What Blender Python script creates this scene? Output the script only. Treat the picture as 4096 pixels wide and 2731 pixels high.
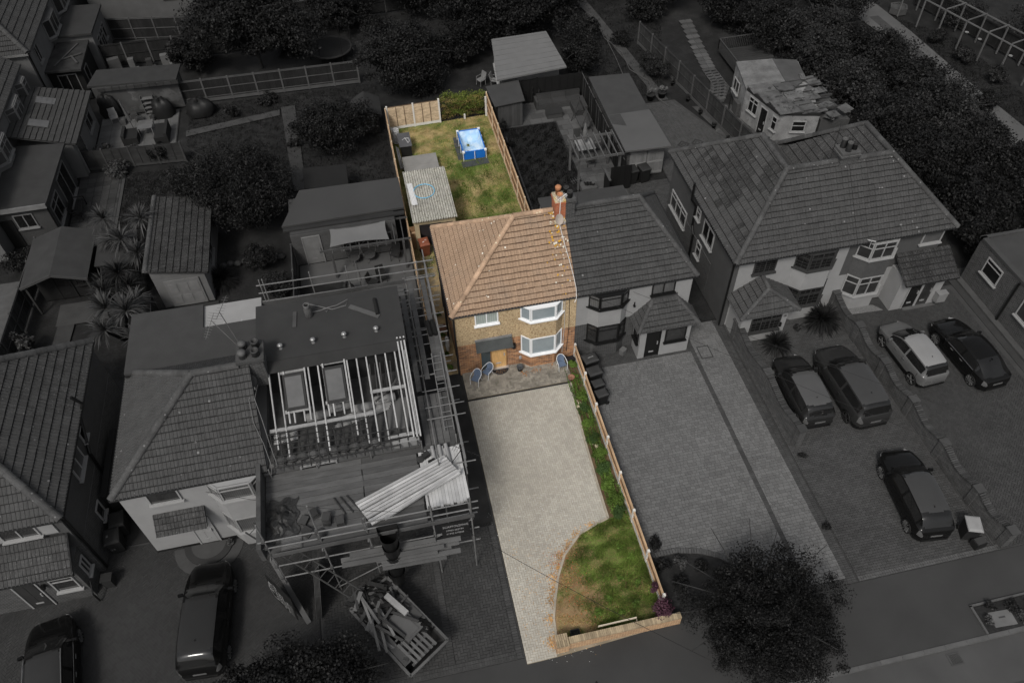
import bpy, math, random
import numpy as np
from mathutils import Vector, Matrix
random.seed(7); rng = np.random.default_rng(7)
SC = bpy.context.scene; COL = SC.collection
for o in list(bpy.data.objects): bpy.data.objects.remove(o)
PI = math.pi; R_ = math.radians

# ---------------------------------------------------------------- camera
CAM_H, FPX = 32.0, 3180.0
_p, _y, _r = R_(48.9), R_(10.9), R_(-1.74)
FW = Vector((math.sin(_y)*math.cos(_p), math.cos(_y)*math.cos(_p), -math.sin(_p)))
_rt = Vector((math.cos(_y), -math.sin(_y), 0)); _up = _rt.cross(FW)
RT = _rt*math.cos(_r) + _up*math.sin(_r); UP = -_rt*math.sin(_r) + _up*math.cos(_r)
cam = bpy.data.cameras.new('camera'); cam.sensor_width = 36; cam.sensor_fit = 'HORIZONTAL'
cam.lens = 36*FPX/4096; cam.clip_end = 2000; cam.clip_start = .1
co = bpy.data.objects.new('camera', cam); COL.objects.link(co); SC.camera = co
co.matrix_world = Matrix(((RT.x, UP.x, -FW.x, 0), (RT.y, UP.y, -FW.y, 0), (RT.z, UP.z, -FW.z, CAM_H), (0, 0, 0, 1)))

# ---------------------------------------------------------------- light: bright overcast day
SUN_EL, SUN_AZ = 50, 212
w = bpy.data.worlds.new('World'); SC.world = w; w.use_nodes = True
nt = w.node_tree; nt.nodes.clear()
sky = nt.nodes.new('ShaderNodeTexSky'); sky.sky_type = 'NISHITA'; sky.sun_disc = False
sky.sun_elevation = R_(SUN_EL); sky.sun_rotation = R_(SUN_AZ); sky.dust_density = 4; sky.ozone_density = 1
hs = nt.nodes.new('ShaderNodeHueSaturation'); hs.inputs['Saturation'].default_value = .18
bg = nt.nodes.new('ShaderNodeBackground'); bg.inputs[1].default_value = .115
wo = nt.nodes.new('ShaderNodeOutputWorld')
nt.links.new(sky.outputs[0], hs.inputs['Color']); nt.links.new(hs.outputs[0], bg.inputs[0]); nt.links.new(bg.outputs[0], wo.inputs[0])
sl = bpy.data.lights.new('sun', 'SUN'); sl.energy = 1.9; sl.angle = R_(12); sl.color = (1, .96, .9)
so = bpy.data.objects.new('sun', sl); COL.objects.link(so)
_az = R_(SUN_AZ); _el = R_(SUN_EL)
_d = Vector((math.sin(_az)*math.cos(_el), math.cos(_az)*math.cos(_el), math.sin(_el)))
so.rotation_euler = (-_d).to_track_quat('-Z', 'Y').to_euler()
SC.view_settings.view_transform = 'Standard'; SC.view_settings.look = 'None'
SC.view_settings.exposure = 0; SC.view_settings.gamma = 1
SC.render.engine = 'CYCLES'
SC.cycles.max_bounces = 4; SC.cycles.diffuse_bounces = 2; SC.cycles.glossy_bounces = 2; SC.cycles.transmission_bounces = 2

def at(px, py, z=0.0):
    """survey helper: a point of the 2352 px wide plan view at height z -> world"""
    x = px*1.7415 - 2048; y = py*1.7415 - 1365.5
    d = FW + RT*(x/FPX) - UP*(y/FPX)
    t = (z-CAM_H)/d.z
    return Vector((d.x*t, d.y*t, z))

# ---------------------------------------------------------------- materials
MATS = {}
def mat(name, col, rough=.85, var=.15, scale=1.5, fine=0., fscale=30, isl=0., bump=0., bscale=40, metal=0., spec=.3,
        col2=None, thr=(.45, .6), cscale=1., spots=0, scol=(.6, .6, .58), sscale=6, stretch=None, brick=None, wave=None, trans=0, alpha=1):
    if name in MATS: return MATS[name]
    if isinstance(col, (int, float)): col = (col, col, col)
    if isinstance(col2, (int, float)): col2 = (col2, col2, col2)
    m = bpy.data.materials.new(name); MATS[name] = m; m.use_nodes = True
    t = m.node_tree; n = t.nodes; L = t.links.new
    b = n['Principled BSDF']; b.inputs['Roughness'].default_value = rough
    b.inputs['Metallic'].default_value = metal; b.inputs['Specular IOR Level'].default_value = spec
    if trans: b.inputs['Transmission Weight'].default_value = trans
    if alpha < 1: b.inputs['Alpha'].default_value = alpha
    g = n.new('ShaderNodeNewGeometry'); P = g.outputs['Position']
    if stretch:
        vm = n.new('ShaderNodeVectorMath'); vm.operation = 'MULTIPLY'; vm.inputs[1].default_value = stretch
        L(P, vm.inputs[0]); P = vm.outputs[0]
    def noise(sc, det=3, rg=.55):
        x = n.new('ShaderNodeTexNoise'); x.inputs['Scale'].default_value = sc; x.inputs['Detail'].default_value = det
        x.inputs['Roughness'].default_value = rg; L(P, x.inputs['Vector']); return x.outputs['Fac']
    def mth(op, a, c):
        x = n.new('ShaderNodeMath'); x.operation = op
        for i, v in enumerate((a, c)):
            if isinstance(v, (int, float)): x.inputs[i].default_value = v
            else: L(v, x.inputs[i])
        return x.outputs[0]
    def mr(v, a, c, d, e):
        x = n.new('ShaderNodeMapRange'); L(v, x.inputs[0])
        for i, q in enumerate((a, c, d, e)): x.inputs[i+1].default_value = q
        return x.outputs[0]
    def mix(f, a, c, bt='MIX'):
        x = n.new('ShaderNodeMix'); x.data_type = 'RGBA'; x.blend_type = bt
        if isinstance(f, (int, float)): x.inputs[0].default_value = f
        else: L(f, x.inputs[0])
        for i, v in ((6, a), (7, c)):
            if isinstance(v, tuple): x.inputs[i].default_value = (*v, 1)
            else: L(v, x.inputs[i])
        return x.outputs[2]
    c = col; height = None
    if brick:   # (width, height, mortar colour, second colour)
        sx = n.new('ShaderNodeSeparateXYZ'); L(g.outputs['Position'], sx.inputs[0])
        cx = n.new('ShaderNodeCombineXYZ'); L(mth('ADD', sx.outputs[0], sx.outputs[1]), cx.inputs[0]); L(sx.outputs[2], cx.inputs[1])
        bt = n.new('ShaderNodeTexBrick'); L(cx.outputs[0], bt.inputs['Vector']); bt.inputs['Scale'].default_value = 1
        bt.inputs['Brick Width'].default_value = brick[0]; bt.inputs['Row Height'].default_value = brick[1]
        bt.inputs['Mortar Size'].default_value = brick[4] if len(brick) > 4 else .011; bt.inputs['Mortar Smooth'].default_value = .2
        bt.inputs['Color1'].default_value = (*col, 1); bt.inputs['Color2'].default_value = (*brick[3], 1); bt.inputs['Mortar'].default_value = (*brick[2], 1)
        c = bt.outputs['Color']; height = mth('SUBTRACT', 1., bt.outputs['Fac'])
    if col2 is not None:
        c = mix(mr(noise(cscale, 5, .65), thr[0], thr[1], 0, 1), c, col2)
    f = mr(noise(scale), .3, .7, 1-var, 1+var)
    if fine: f = mth('MULTIPLY', f, mr(noise(fscale, 4, .7), .3, .7, 1-fine, 1+fine))
    if wave:
        wv = n.new('ShaderNodeTexWave'); wv.bands_direction = wave[0]; wv.inputs['Scale'].default_value = wave[1]; wv.inputs['Distortion'].default_value = wave[3] if len(wave) > 3 else 0
        L(g.outputs['Position'], wv.inputs['Vector']); f = mth('MULTIPLY', f, mr(wv.outputs['Fac'], 0, 1, 1-wave[2], 1+wave[2]))
    if isl:
        oi = n.new('ShaderNodeObjectInfo')
        fr = mth('FRACT', mth('ADD', oi.outputs['Random'], g.outputs['Random Per Island']), 0)
        f = mth('MULTIPLY', f, mr(fr, 0, 1, 1-isl, 1+isl))
    cc = n.new('ShaderNodeCombineColor')
    for i in range(3): L(f, cc.inputs[i])
    c = mix(1., c if not isinstance(c, tuple) else c, cc.outputs[0], 'MULTIPLY')
    if spots:
        v = n.new('ShaderNodeTexVoronoi'); v.inputs['Scale'].default_value = sscale; L(P, v.inputs['Vector'])
        mk = mth('MULTIPLY', mr(v.outputs['Distance'], .10, .16, 1, 0), mr(noise(sscale*.35, 2), .62-spots*.3, .66-spots*.3, 0, 1))
        c = mix(mk, c, scol)
    L(c, b.inputs['Base Color'])
    if bump:
        bm = n.new('ShaderNodeBump'); bm.inputs['Strength'].default_value = bump; bm.inputs['Distance'].default_value = .02
        h = noise(bscale, 4, .6)
        if height is not None: h = mth('ADD', mth('MULTIPLY', h, .3), height)
        L(h, bm.inputs['Height']); L(bm.outputs[0], b.inputs['Normal'])
    return m
def G(v, name=None, **k):
    return mat(name or 'grey_%s_%s' % (('%.3f' % v).replace('.', ''), '_'.join('%s%s' % (a, b) for a, b in sorted(k.items()))), v, **k)
def leafmat(name, col, var=.3):
    if name in MATS: return MATS[name]
    m = mat(name, col, rough=.6, var=.5, scale=.9, isl=var, spec=.2)
    return m

# ---------------------------------------------------------------- mesh helpers
XF = {}
def reg(o, M): XF[o.name] = M; return o
def T(name, label, cat, loc=(0, 0, 0), rz=0., group=None):
    o = bpy.data.objects.new(name, None); COL.objects.link(o); o.empty_display_size = .3; loc = tuple(a+b_ for a, b_ in zip(loc, OFF))
    o.location = loc; o.rotation_euler = (0, 0, rz); o['label'] = label; o['category'] = cat
    if group: o['group'] = group
    return reg(o, Matrix.Translation(Vector(loc)) @ Matrix.Rotation(rz, 4, 'Z'))
def tag(o, label, cat, group=None, kind=None):
    o['label'] = label; o['category'] = cat
    if group: o['group'] = group
    if kind: o['kind'] = kind
    return o
def link(me, name, par=None, kind=None, mw=None):
    o = bpy.data.objects.new(name, me); COL.objects.link(o)
    if kind: o['kind'] = kind
    M = mw or Matrix()
    if par is not None:
        o.parent = par
        if mw is not None: o.matrix_local = XF[par.name].inverted() @ mw
        reg(o, XF[par.name])
    else:
        if mw is not None: o.matrix_world = mw
        reg(o, M)
    return o
def ctree(root, loc, rz, label=None, name=None):
    def cp(o, par):
        c = o.copy(); COL.objects.link(c)
        if par: c.parent = par
        for ch in o.children: cp(ch, c)
        return c
    r = cp(root, None); r.location = loc; r.rotation_euler = (0, 0, rz)
    if label: r['label'] = label
    if name: r.name = name
    return r

OFF = [0, 0, 0]
class MB:
    def __init__(s): s.v = []; s.f = []; s.m = []
    def add(s, vs, fs, mi=0):
        k = len(s.v); s.v += [tuple(v) for v in vs]; s.f += [tuple(i+k for i in f) for f in fs]; s.m += [mi]*len(fs); return s
    def box(s, x0, y0, z0, x1, y1, z1, mi=0):
        return s.add([(x0,y0,z0),(x1,y0,z0),(x1,y1,z0),(x0,y1,z0),(x0,y0,z1),(x1,y0,z1),(x1,y1,z1),(x0,y1,z1)],
                     [(0,3,2,1),(4,5,6,7),(0,1,5,4),(1,2,6,5),(2,3,7,6),(3,0,4,7)], mi)
    def obox(s, c, sx, sy, sz, rz=0., mi=0, rx=0., ry=0.):
        """oriented box, c = centre of its base"""
        M = Matrix.Translation(Vector(c)) @ Matrix.Rotation(rz, 4, 'Z') @ Matrix.Rotation(ry, 4, 'Y') @ Matrix.Rotation(rx, 4, 'X')
        vs = [M @ Vector((x*sx/2, y*sy/2, z*sz)) for z in (0, 1) for x, y in ((-1,-1),(1,-1),(1,1),(-1,1))]
        return s.add(vs, [(0,3,2,1),(4,5,6,7),(0,1,5,4),(1,2,6,5),(2,3,7,6),(3,0,4,7)], mi)
    def beam(s, p, q, w, h, mi=0, up=(0, 0, 1)):
        p = Vector(p); q = Vector(q); d = (q-p).normalized(); u = Vector(up)
        a = d.cross(u)
        if a.length < 1e-4: a = d.cross(Vector((0, 1, 0)))
        a.normalize(); b = a.cross(d).normalized(); a *= w/2; b *= h/2
        vs = [p-a-b, p+a-b, p+a+b, p-a+b, q-a-b, q+a-b, q+a+b, q-a+b]
        return s.add(vs, [(0,1,2,3),(7,6,5,4),(0,4,5,1),(1,5,6,2),(2,6,7,3),(3,7,4,0)], mi)
    def tube(s, pts, r, n=8, mi=0, r2=None):
        pts = [Vector(p) for p in pts]; k = len(pts); vs = []; fs = []
        pa = None
        for i, p in enumerate(pts):
            d = (pts[min(i+1, k-1)]-pts[max(i-1, 0)]).normalized()
            if pa is None:
                a = d.cross(Vector((0, 0, 1)))
                if a.length < .05: a = d.cross(Vector((0, 1, 0)))
            else: a = pa - d*pa.dot(d)
            a.normalize(); pa = a; b = d.cross(a)
            rr = r if r2 is None else r+(r2-r)*i/(k-1)
            vs += [p+(a*math.cos(2*PI*j/n)+b*math.sin(2*PI*j/n))*rr for j in range(n)]
        for i in range(k-1):
            for j in range(n): fs.append((i*n+j, i*n+(j+1) % n, (i+1)*n+(j+1) % n, (i+1)*n+j))
        fs.append(tuple(range(n))[::-1]); fs.append(tuple(range((k-1)*n, k*n)))
        return s.add(vs, fs, mi)
    def prism(s, poly, z0, z1, mi=0):
        n = len(poly); a = sum(poly[i][0]*poly[(i+1) % n][1]-poly[(i+1) % n][0]*poly[i][1] for i in range(n))
        if a < 0: poly = poly[::-1]
        vs = [(p[0], p[1], z0) for p in poly]+[(p[0], p[1], z1) for p in poly]
        return s.add(vs, [tuple(range(n))[::-1], tuple(range(n, 2*n))]+[(i, (i+1) % n, (i+1) % n+n, i+n) for i in range(n)], mi)
    def sheet(s, pts, mi=0): return s.add(pts, [tuple(range(len(pts)))], mi)
    def slab(s, pts, t, mi=0):
        pts = [Vector(p) for p in pts]; nn = (pts[1]-pts[0]).cross(pts[2]-pts[0]).normalized(); n = len(pts)
        if nn.z < 0: pts = pts[::-1]; nn = -nn
        vs = pts+[p-nn*t for p in pts]
        return s.add(vs, [tuple(range(n)), tuple(range(n, 2*n))[::-1]]+[(i, i+n, (i+1) % n+n, (i+1) % n) for i in range(n)], mi)
    def lathe(s, c, prof, n=16, mi=0, sx=1., sy=1.):
        c = Vector(c); vs = []; fs = []; k = len(prof)
        for r, z in prof: vs += [c+Vector((r*sx*math.cos(2*PI*j/n), r*sy*math.sin(2*PI*j/n), z)) for j in range(n)]
        for i in range(k-1):
            for j in range(n): fs.append((i*n+j, i*n+(j+1) % n, (i+1)*n+(j+1) % n, (i+1)*n+j))
        fs.append(tuple(range(n))[::-1]); fs.append(tuple(range((k-1)*n, k*n)))
        return s.add(vs, fs, mi)
    def build(s, name, mats, par=None, smooth=False, local=False, kind=None):
        if not isinstance(mats, (list, tuple)): mats = [mats]
        me = bpy.data.meshes.new(name)
        vs = [(v[0]+OFF[0], v[1]+OFF[1], v[2]+OFF[2]) for v in s.v] if any(OFF) and not local else s.v
        if par is not None and not local:
            I = XF[par.name].inverted(); vs = [tuple(I @ Vector(v)) for v in vs]
        me.from_pydata(vs, [], s.f)
        for m in mats: me.materials.append(m)
        if len(mats) > 1: me.polygons.foreach_set('material_index', s.m)
        if smooth: me.polygons.foreach_set('use_smooth', [True]*len(s.f))
        me.update()
        return link(me, name, par, kind)
def np_mesh(name, V, F, m, par=None, kind=None):
    """V (n,3), F (m,3|4) arrays in world coordinates"""
    if par is not None:
        I = np.array(XF[par.name].inverted()); V = V @ I[:3, :3].T + I[:3, 3]
    me = bpy.data.meshes.new(name); k = F.shape[1]
    me.vertices.add(len(V)); me.vertices.foreach_set('co', V.astype(np.float32).ravel())
    me.loops.add(F.size); me.loops.foreach_set('vertex_index', F.astype(np.int32).ravel())
    me.polygons.add(len(F)); me.polygons.foreach_set('loop_start', np.arange(0, F.size, k, dtype=np.int32))
    me.update(calc_edges=True); me.materials.append(m)
    return link(me, name, par, kind)
def struct(name, mb, m, par=None, smooth=False):
    o = mb.build(name, m, par, smooth)
    if par is None: o['kind'] = 'structure'
    return o
def text(name, body, p, ux, uy, size, m, par=None, ext=.002):
    """raised lettering: p = lower-left corner, ux/uy = unit vectors of the face"""
    cu = bpy.data.curves.new('t', 'FONT'); cu.body = body; cu.size = size; cu.extrude = ext; cu.resolution_u = 2
    to = bpy.data.objects.new('t', cu); ts = bpy.data.scenes.new('lettering'); ts.collection.objects.link(to)
    ts.view_layers[0].update(); dg = ts.view_layers[0].depsgraph; me = bpy.data.meshes.new_from_object(to.evaluated_get(dg))
    bpy.data.scenes.remove(ts); bpy.data.objects.remove(to); bpy.data.curves.remove(cu)
    ux = Vector(ux).normalized(); uy = Vector(uy).normalized(); uz = ux.cross(uy); p = Vector(p)
    M = Matrix(((ux.x, uy.x, uz.x, p.x), (ux.y, uy.y, uz.y, p.y), (ux.z, uy.z, uz.z, p.z), (0, 0, 0, 1)))
    if par is not None: M = XF[par.name].inverted() @ M
    me.transform(M); me.materials.clear(); me.materials.append(m); me.name = name
    return link(me, name, par)
# ---------------------------------------------------------------- builders: roofs, paving, walls, windows
class Fc(list):
    dirt = 0  # set on tile faces coloured as the shadow at a lap
def clip_poly(poly, hps):
    d_ = getattr(poly, 'dirt', 0)
    for a, b, c in hps:
        out = []
        for i in range(len(poly)):
            p = poly[i]; q = poly[(i+1) % len(poly)]
            dp = a*p[0]+b*p[1]+c; dq = a*q[0]+b*q[1]+c
            if dp >= 0: out.append(p)
            if (dp >= 0) != (dq >= 0):
                t = dp/(dp-dq); out.append(tuple(p[k]+(q[k]-p[k])*t for k in range(len(p))))
        poly = out
        if len(poly) < 3: return []
    r_ = Fc(poly); r_.dirt = d_
    return r_
def hplanes(poly):
    n = len(poly); ar = sum(poly[i][0]*poly[(i+1) % n][1]-poly[(i+1) % n][0]*poly[i][1] for i in range(n)); s = 1 if ar > 0 else -1
    r = []
    for i in range(n):
        (x0, y0), (x1, y1) = poly[i], poly[(i+1) % n]; dx, dy = x1-x0, y1-y0; l = math.hypot(dx, dy)
        if l < 1e-6: continue
        r.append((-dy/l*s, dx/l*s, (dy*x0-dx*y0)/l*s))
    return r
def tile_faces(w, g, lift=.05, roll=.02, shade_w=.042):  # nose and strip below the next course get painted lap shadow
    pr = [(0, 0), (.03, roll), (.13, roll), (.18, 0), (.5, 0), (.53, roll), (.63, roll), (.68, 0), (1, 0)]
    t = g+.05; F = []; k = g-shade_w
    def h(v): return lift*(1-v/t)
    for (a, ha), (b, hb) in zip(pr, pr[1:]):
        a, b = a*(w-.006), b*(w-.006)
        F.append([(a, 0, lift+ha), (b, 0, lift+hb), (b, k, h(k)+hb), (a, k, h(k)+ha)])
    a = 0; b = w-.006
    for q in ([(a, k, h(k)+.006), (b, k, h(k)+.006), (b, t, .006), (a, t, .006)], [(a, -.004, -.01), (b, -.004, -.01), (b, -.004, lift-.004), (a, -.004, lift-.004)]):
        f = Fc(q); f.dirt = 1; F.append(f)  # dirt = 1: face takes the painted lap shadow
    return F
def plate_faces(w, g, lift=.025):
    t = g+.04; a = .006; b = w-.006
    return [[(a, 0, lift), (b, 0, lift), (b, t, .002), (a, t, .002)], [(a, 0, -.005), (b, 0, -.005), (b, 0, lift), (a, 0, lift)],
            [(a, 0, 0), (a, 0, lift), (a, t, .002), (a, t, 0)], [(b, 0, 0), (b, t, 0), (b, t, .002), (b, 0, lift)]]
def roof(par, pts, m, budget, tw=.30, gauge=.29, under=None, faces=None, pname='roof_tile', stagger=0., skip=None, pick=None, dirt=None):  # dirt: material of the painted lap shadow
    """cover a convex sloping polygon (first edge = eave) with tiles; the first budget[0] become parts, the rest one piece of stuff"""
    pts = [Vector(p) for p in pts]; u = (pts[1]-pts[0]).normalized(); nn = u.cross(pts[2]-pts[0]).normalized()
    if nn.z < 0: nn = -nn
    v = nn.cross(u)
    if v.z < 0: v = -v
    o = pts[0]; uv = [((p-o).dot(u), (p-o).dot(v)) for p in pts]
    hps = hplanes(uv)
    sl = MB(); sl.slab([p-nn*.02 for p in pts], .06); sl.build('roof_deck', under or m, par)
    umin = min(a for a, _ in uv); umax = max(a for a, _ in uv); vmax = max(b for _, b in uv)
    FS = faces or tile_faces(tw, gauge)
    W = Matrix(((u.x, v.x, nn.x, 0), (u.y, v.y, nn.y, 0), (u.z, v.z, nn.z, 0), (0, 0, 0, 1)))
    if u.cross(v).dot(nn) < 0:   # keep a proper frame
        pass
    shared = None; rest = MB(); rest2 = MB()
    if dirt is None: dirt = M_['tshade'] if m in (M_['tile'],) else M_['g_tshade']
    k = 0; nose = lambda f: 1 if f is not None and getattr(f, 'dirt', 0) else 0
    while k*gauge < vmax:
        v0 = k*gauge-.04 if k else -.05
        u0 = umin - (stagger*tw if k % 2 else 0)
        while u0 < umax:
            if skip and skip(u0+tw/2, v0+gauge/2): u0 += tw; continue
            cs = [(u0, v0+.045), (u0+tw, v0+.045), (u0+tw, v0+gauge), (u0, v0+gauge)]
            full = all(a*x+b*y+c >= -1e-4 for x, y in cs for a, b, c in hps)
            base = o+u*u0+v*(v0+random.uniform(-.01, .01))+u*random.uniform(-.004, .004)
            mm = pick(u0, v0) if pick else 0
            if full and budget[0] > 0 and not mm:
                if shared is None:
                    s = MB()
                    for f in FS: s.sheet(f, nose(f))
                    me = bpy.data.meshes.new(pname); me.from_pydata(s.v, [], s.f); me.materials.append(m); me.materials.append(dirt); me.polygons.foreach_set('material_index', s.m); shared = me
                Mw = Matrix.Translation(base) @ W
                link(shared, pname, par, None, Mw); budget[0] -= 1
            else:
                fs = []
                for f in FS: q_ = Fc((x+u0, y+v0, z) for x, y, z in f); q_.dirt = getattr(f, 'dirt', 0); fs.append(q_)
                if not full: fs = [clip_poly(f, [(a, b, c+.05) if b > .9 else (a, b, c) for a, b, c in hps]) for f in fs]
                fs = [f for f in fs if f]
                if fs:
                    if budget[0] > 0:
                        t = MB()
                        for f in fs: t.sheet([o+u*x+v*y+nn*z for x, y, z in f], nose(f))
                        t.build(pname, [m if not mm else mm, dirt], par); budget[0] -= 1
                    else:
                        for f in fs: (rest2 if mm else rest).sheet([o+u*x+v*y+nn*z for x, y, z in f], nose(f))
                        if mm: lastmm = mm
            u0 += tw
        k += 1
    if rest.f: rest.build('roof_tiles', [m, dirt], par, kind='stuff')
    if rest2.f: rest2.build('roof_tiles', [lastmm, dirt], par, kind='stuff')
def ridge(par, p, q, m, r=.13, seg=.45):
    p = Vector(p); q = Vector(q); d = q-p; L = d.length; n = max(1, round(L/seg)); d.normalize()
    a = d.cross(Vector((0, 0, 1))).normalized(); b = a.cross(d)
    if b.z < 0: b = -b
    l = L/n; s = MB(); K = 8
    for i in range(2):
        for j in range(K+1):
            t = -.15+(PI+.3)*j/K; rr = r*(1.06 if i == 0 else .98)
            s.v.append((l*(1.03 if i else -.02), math.cos(t)*rr, math.sin(t)*rr-.03))
    for j in range(K): s.f.append((j, j+1, K+2+j, K+1+j)); s.m.append(0)
    s.f.append(tuple(range(K+1))); s.m.append(0)
    me = bpy.data.meshes.new('ridge_tile'); me.from_pydata(s.v, [], s.f); me.materials.append(m)
    for i in range(n):
        c = p+d*l*i
        link(me, 'ridge_tile', par, None, Matrix(((d.x, a.x, b.x, c.x), (d.y, a.y, b.y, c.y), (d.z, a.z, b.z, c.z), (0, 0, 0, 1))))
def paving(par, pname, poly, m, w, h, z, pattern='stretcher', rot=0., limit=300, gap=.01, inside=None, th=.03, jit=.003):
    """separate blocks over a convex polygon; the ones nearest the street are parts, the rest one piece of stuff"""
    hps = hplanes(poly); c, s_ = math.cos(rot), math.sin(rot)
    xs = [x*c+y*s_ for x, y in poly]; ys = [-x*s_+y*c for x, y in poly]
    x0, x1, y0, y1 = min(xs)-w, max(xs)+w, min(ys)-w, max(ys)+w
    rects = []
    if pattern == 'herring':
        n = round(w/h)
        ni = int((x1-x0)/h)+2; nj = int((y1-y0)/h)+2
        for j in range(nj):
            for i in range(ni):
                k = (i-j) % (2*n)
                if k == 0: rects.append((x0+i*h, y0+j*h, w, h))
                elif k == 2*n-1: rects.append((x0+i*h, y0+j*h, h, w))
    elif pattern == 'random':
        y = y0; 
        while y < y1:
            hh = h*random.choice((.85, 1, 1, 1.15)); x = x0-random.random()*w
            while x < x1:
                ww = w*random.choice((.7, 1, 1, 1.35)); rects.append((x, y, ww, hh)); x += ww
            y += hh
    elif pattern == 'slab':
        y = y0
        while y < y1:
            hh = h*random.choice((.6, 1, 1)); x = x0-random.random()*w
            while x < x1:
                ww = w*random.choice((.55, .8, 1, 1)); rects.append((x, y, ww, hh)); x += ww
            y += hh
    else:
        j = 0; y = y0
        while y < y1:
            x = x0-(w/2 if j % 2 and pattern == 'stretcher' else 0)
            while x < x1: rects.append((x, y, w, h)); x += w
            y += h; j += 1
    full = []; part = []
    for x, y, a, b in rects:
        cs = [(x+gap/2, y+gap/2), (x+a-gap/2, y+gap/2), (x+a-gap/2, y+b-gap/2), (x+gap/2, y+b-gap/2)]
        cs = [(p*c-q*s_, p*s_+q*c) for p, q in cs]
        mx = sum(p for p, _ in cs)/4; my = sum(q for _, q in cs)/4
        if inside and not inside(mx, my): continue
        if all(A*p+B*q+C >= 0 for p, q in cs for A, B, C in hps): full.append((mx*mx+my*my, mx, my, a-gap, b-gap))
        else:
            pc = clip_poly(cs, hps)
            if len(pc) >= 3: part.append(pc)
    full.sort(key=lambda t: t[0]); meshes = {}
    for i, (_, mx, my, a, b) in enumerate(full[:limit]):
        k = (round(a, 3), round(b, 3))
        if k not in meshes:
            s = MB(); s.v = [(-a/2,-b/2,-th),(a/2,-b/2,-th),(a/2,b/2,-th),(-a/2,b/2,-th),(-a/2,-b/2,0),(a/2,-b/2,0),(a/2,b/2,0),(-a/2,b/2,0)]
            me = bpy.data.meshes.new(pname); me.from_pydata(s.v, [], [(4,5,6,7),(0,1,5,4),(1,2,6,5),(2,3,7,6),(3,0,4,7)]); me.materials.append(m); meshes[k] = me
        link(meshes[k], pname, par, None, Matrix.Translation((mx, my, z+random.uniform(-jit, jit))) @ Matrix.Rotation(rot, 4, 'Z'))
    r = MB()
    for _, mx, my, a, b in full[limit:]:
        zz = z+random.uniform(-jit, jit); cs = [(-a/2, -b/2), (a/2, -b/2), (a/2, b/2), (-a/2, b/2)]
        cs = [(mx+p*c-q*s_, my+p*s_+q*c) for p, q in cs]
        r.add([(*p, zz-th) for p in cs]+[(*p, zz) for p in cs], [(4,5,6,7),(0,1,5,4),(1,2,6,5),(2,3,7,6),(3,0,4,7)])
    for pc in part: r.prism(pc, z-th, z+random.uniform(-jit, jit))
    if r.f: r.build(pname+'s', m, par, kind='stuff')

def window(par, p, u, w, h, fm, gm, cols=2, tr=0., n=None, fw=.06, sill=True, sm=None, dep=.05, name='window', bars=0, tcols=None):
    """framed window on a wall: p lower-left corner, u along the wall; panes and sill are sub-parts"""
    p = Vector(p); u = Vector(u).normalized(); n = Vector(n).normalized() if n else Vector((u.y, -u.x, 0)); z = Vector((0, 0, 1))
    f = MB()
    def bar(a0, a1, b0, b1, d0, d1, mb=None):
        mb = mb or f; vs = [p+u*a+z*b+n*d for d in (d0, d1) for a, b in ((a0, b0), (a1, b0), (a1, b1), (a0, b1))]
        mb.add(vs, [(0,3,2,1),(4,5,6,7),(0,1,5,4),(1,2,6,5),(2,3,7,6),(3,0,4,7)])
    bar(0, w, 0, fw, -.02, dep); bar(0, w, h-fw, h, -.02, dep); bar(0, fw, fw, h-fw, -.02, dep); bar(w-fw, w, fw, h-fw, -.02, dep)
    cw = (w-2*fw)/cols
    for i in range(1, cols): bar(fw+cw*i-fw*.45, fw+cw*i+fw*.45, fw, h-fw, -.02, dep-.004)
    if tr: bar(fw, w-fw, h*tr-fw*.4, h*tr+fw*.4, -.02, dep-.008)
    wo_ = f.build(name, fm, par)
    for i in range(cols):
        a0 = fw+cw*i; a1 = a0+cw
        for b0, b1 in (((fw, h*tr), (h*tr, h-fw)) if tr else ((fw, h-fw),)):
            g = MB(); bar(a0, a1, b0, b1, -.01, .012, g); g.build('pane', gm, wo_)
    if bars:
        g = MB()
        for i in range(1, bars*cols): bar(fw+(w-2*fw)*i/(bars*cols)-.008, fw+(w-2*fw)*i/(bars*cols)+.008, fw, h-fw, .01, .02, g)
        for i in range(1, 5): bar(fw, w-fw, fw+(h-2*fw)*i/5-.008, fw+(h-2*fw)*i/5+.008, .01, .021, g)
        g.build('glazing_bars', fm, wo_)
    if sill:
        g = MB(); bar(-.06, w+.06, -.07, -.004, -.02, dep+.09, g); g.build('sill', sm or fm, wo_)
    return wo_
def bay(par, xl, xr, yw, dep, ch, z0, z1, m, name='bay_wall'):
    """canted bay block in front of a wall at y = yw"""
    b = MB(); b.prism([(xl, yw+.05), (xl, yw), (xl+ch, yw-dep), (xr-ch, yw-dep), (xr, yw), (xr, yw+.05)], z0, z1); return b.build(name, m, par)
def bay_windows(par, xl, xr, yw, dep, ch, z0, h, fm, gm, tr=0., mid=2, bars=0, gm2=None):
    A, B, C, D = (Vector((xl, yw, z0)), Vector((xl+ch, yw-dep, z0)), Vector((xr-ch, yw-dep, z0)), Vector((xr, yw, z0)))
    for P0, P1, c in ((A, B, 1), (B, C, mid), (C, D, 1)):
        window(par, P0, P1-P0, (P1-P0).length, h, fm, gm, c, tr, sill=False, name='window', bars=bars)
    o = .14; s = MB()
    s.prism([(xl-o, yw+.0), (xl-o, yw-.03), (xl+ch-o*.4, yw-dep-o), (xr-ch+o*.4, yw-dep-o), (xr+o, yw-.03), (xr+o, yw)], z0-.075, z0-.006)
    s.build('sill', fm, par)
def gutter(par, p, q, m, r=.06):
    b = MB(); b.tube([p, q], r, 6); b.build('gutter', m, par)
def pipe(par, pts, m, r=.045, name='downpipe'):
    b = MB(); b.tube(pts, r, 8); b.build(name, m, par)
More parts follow.
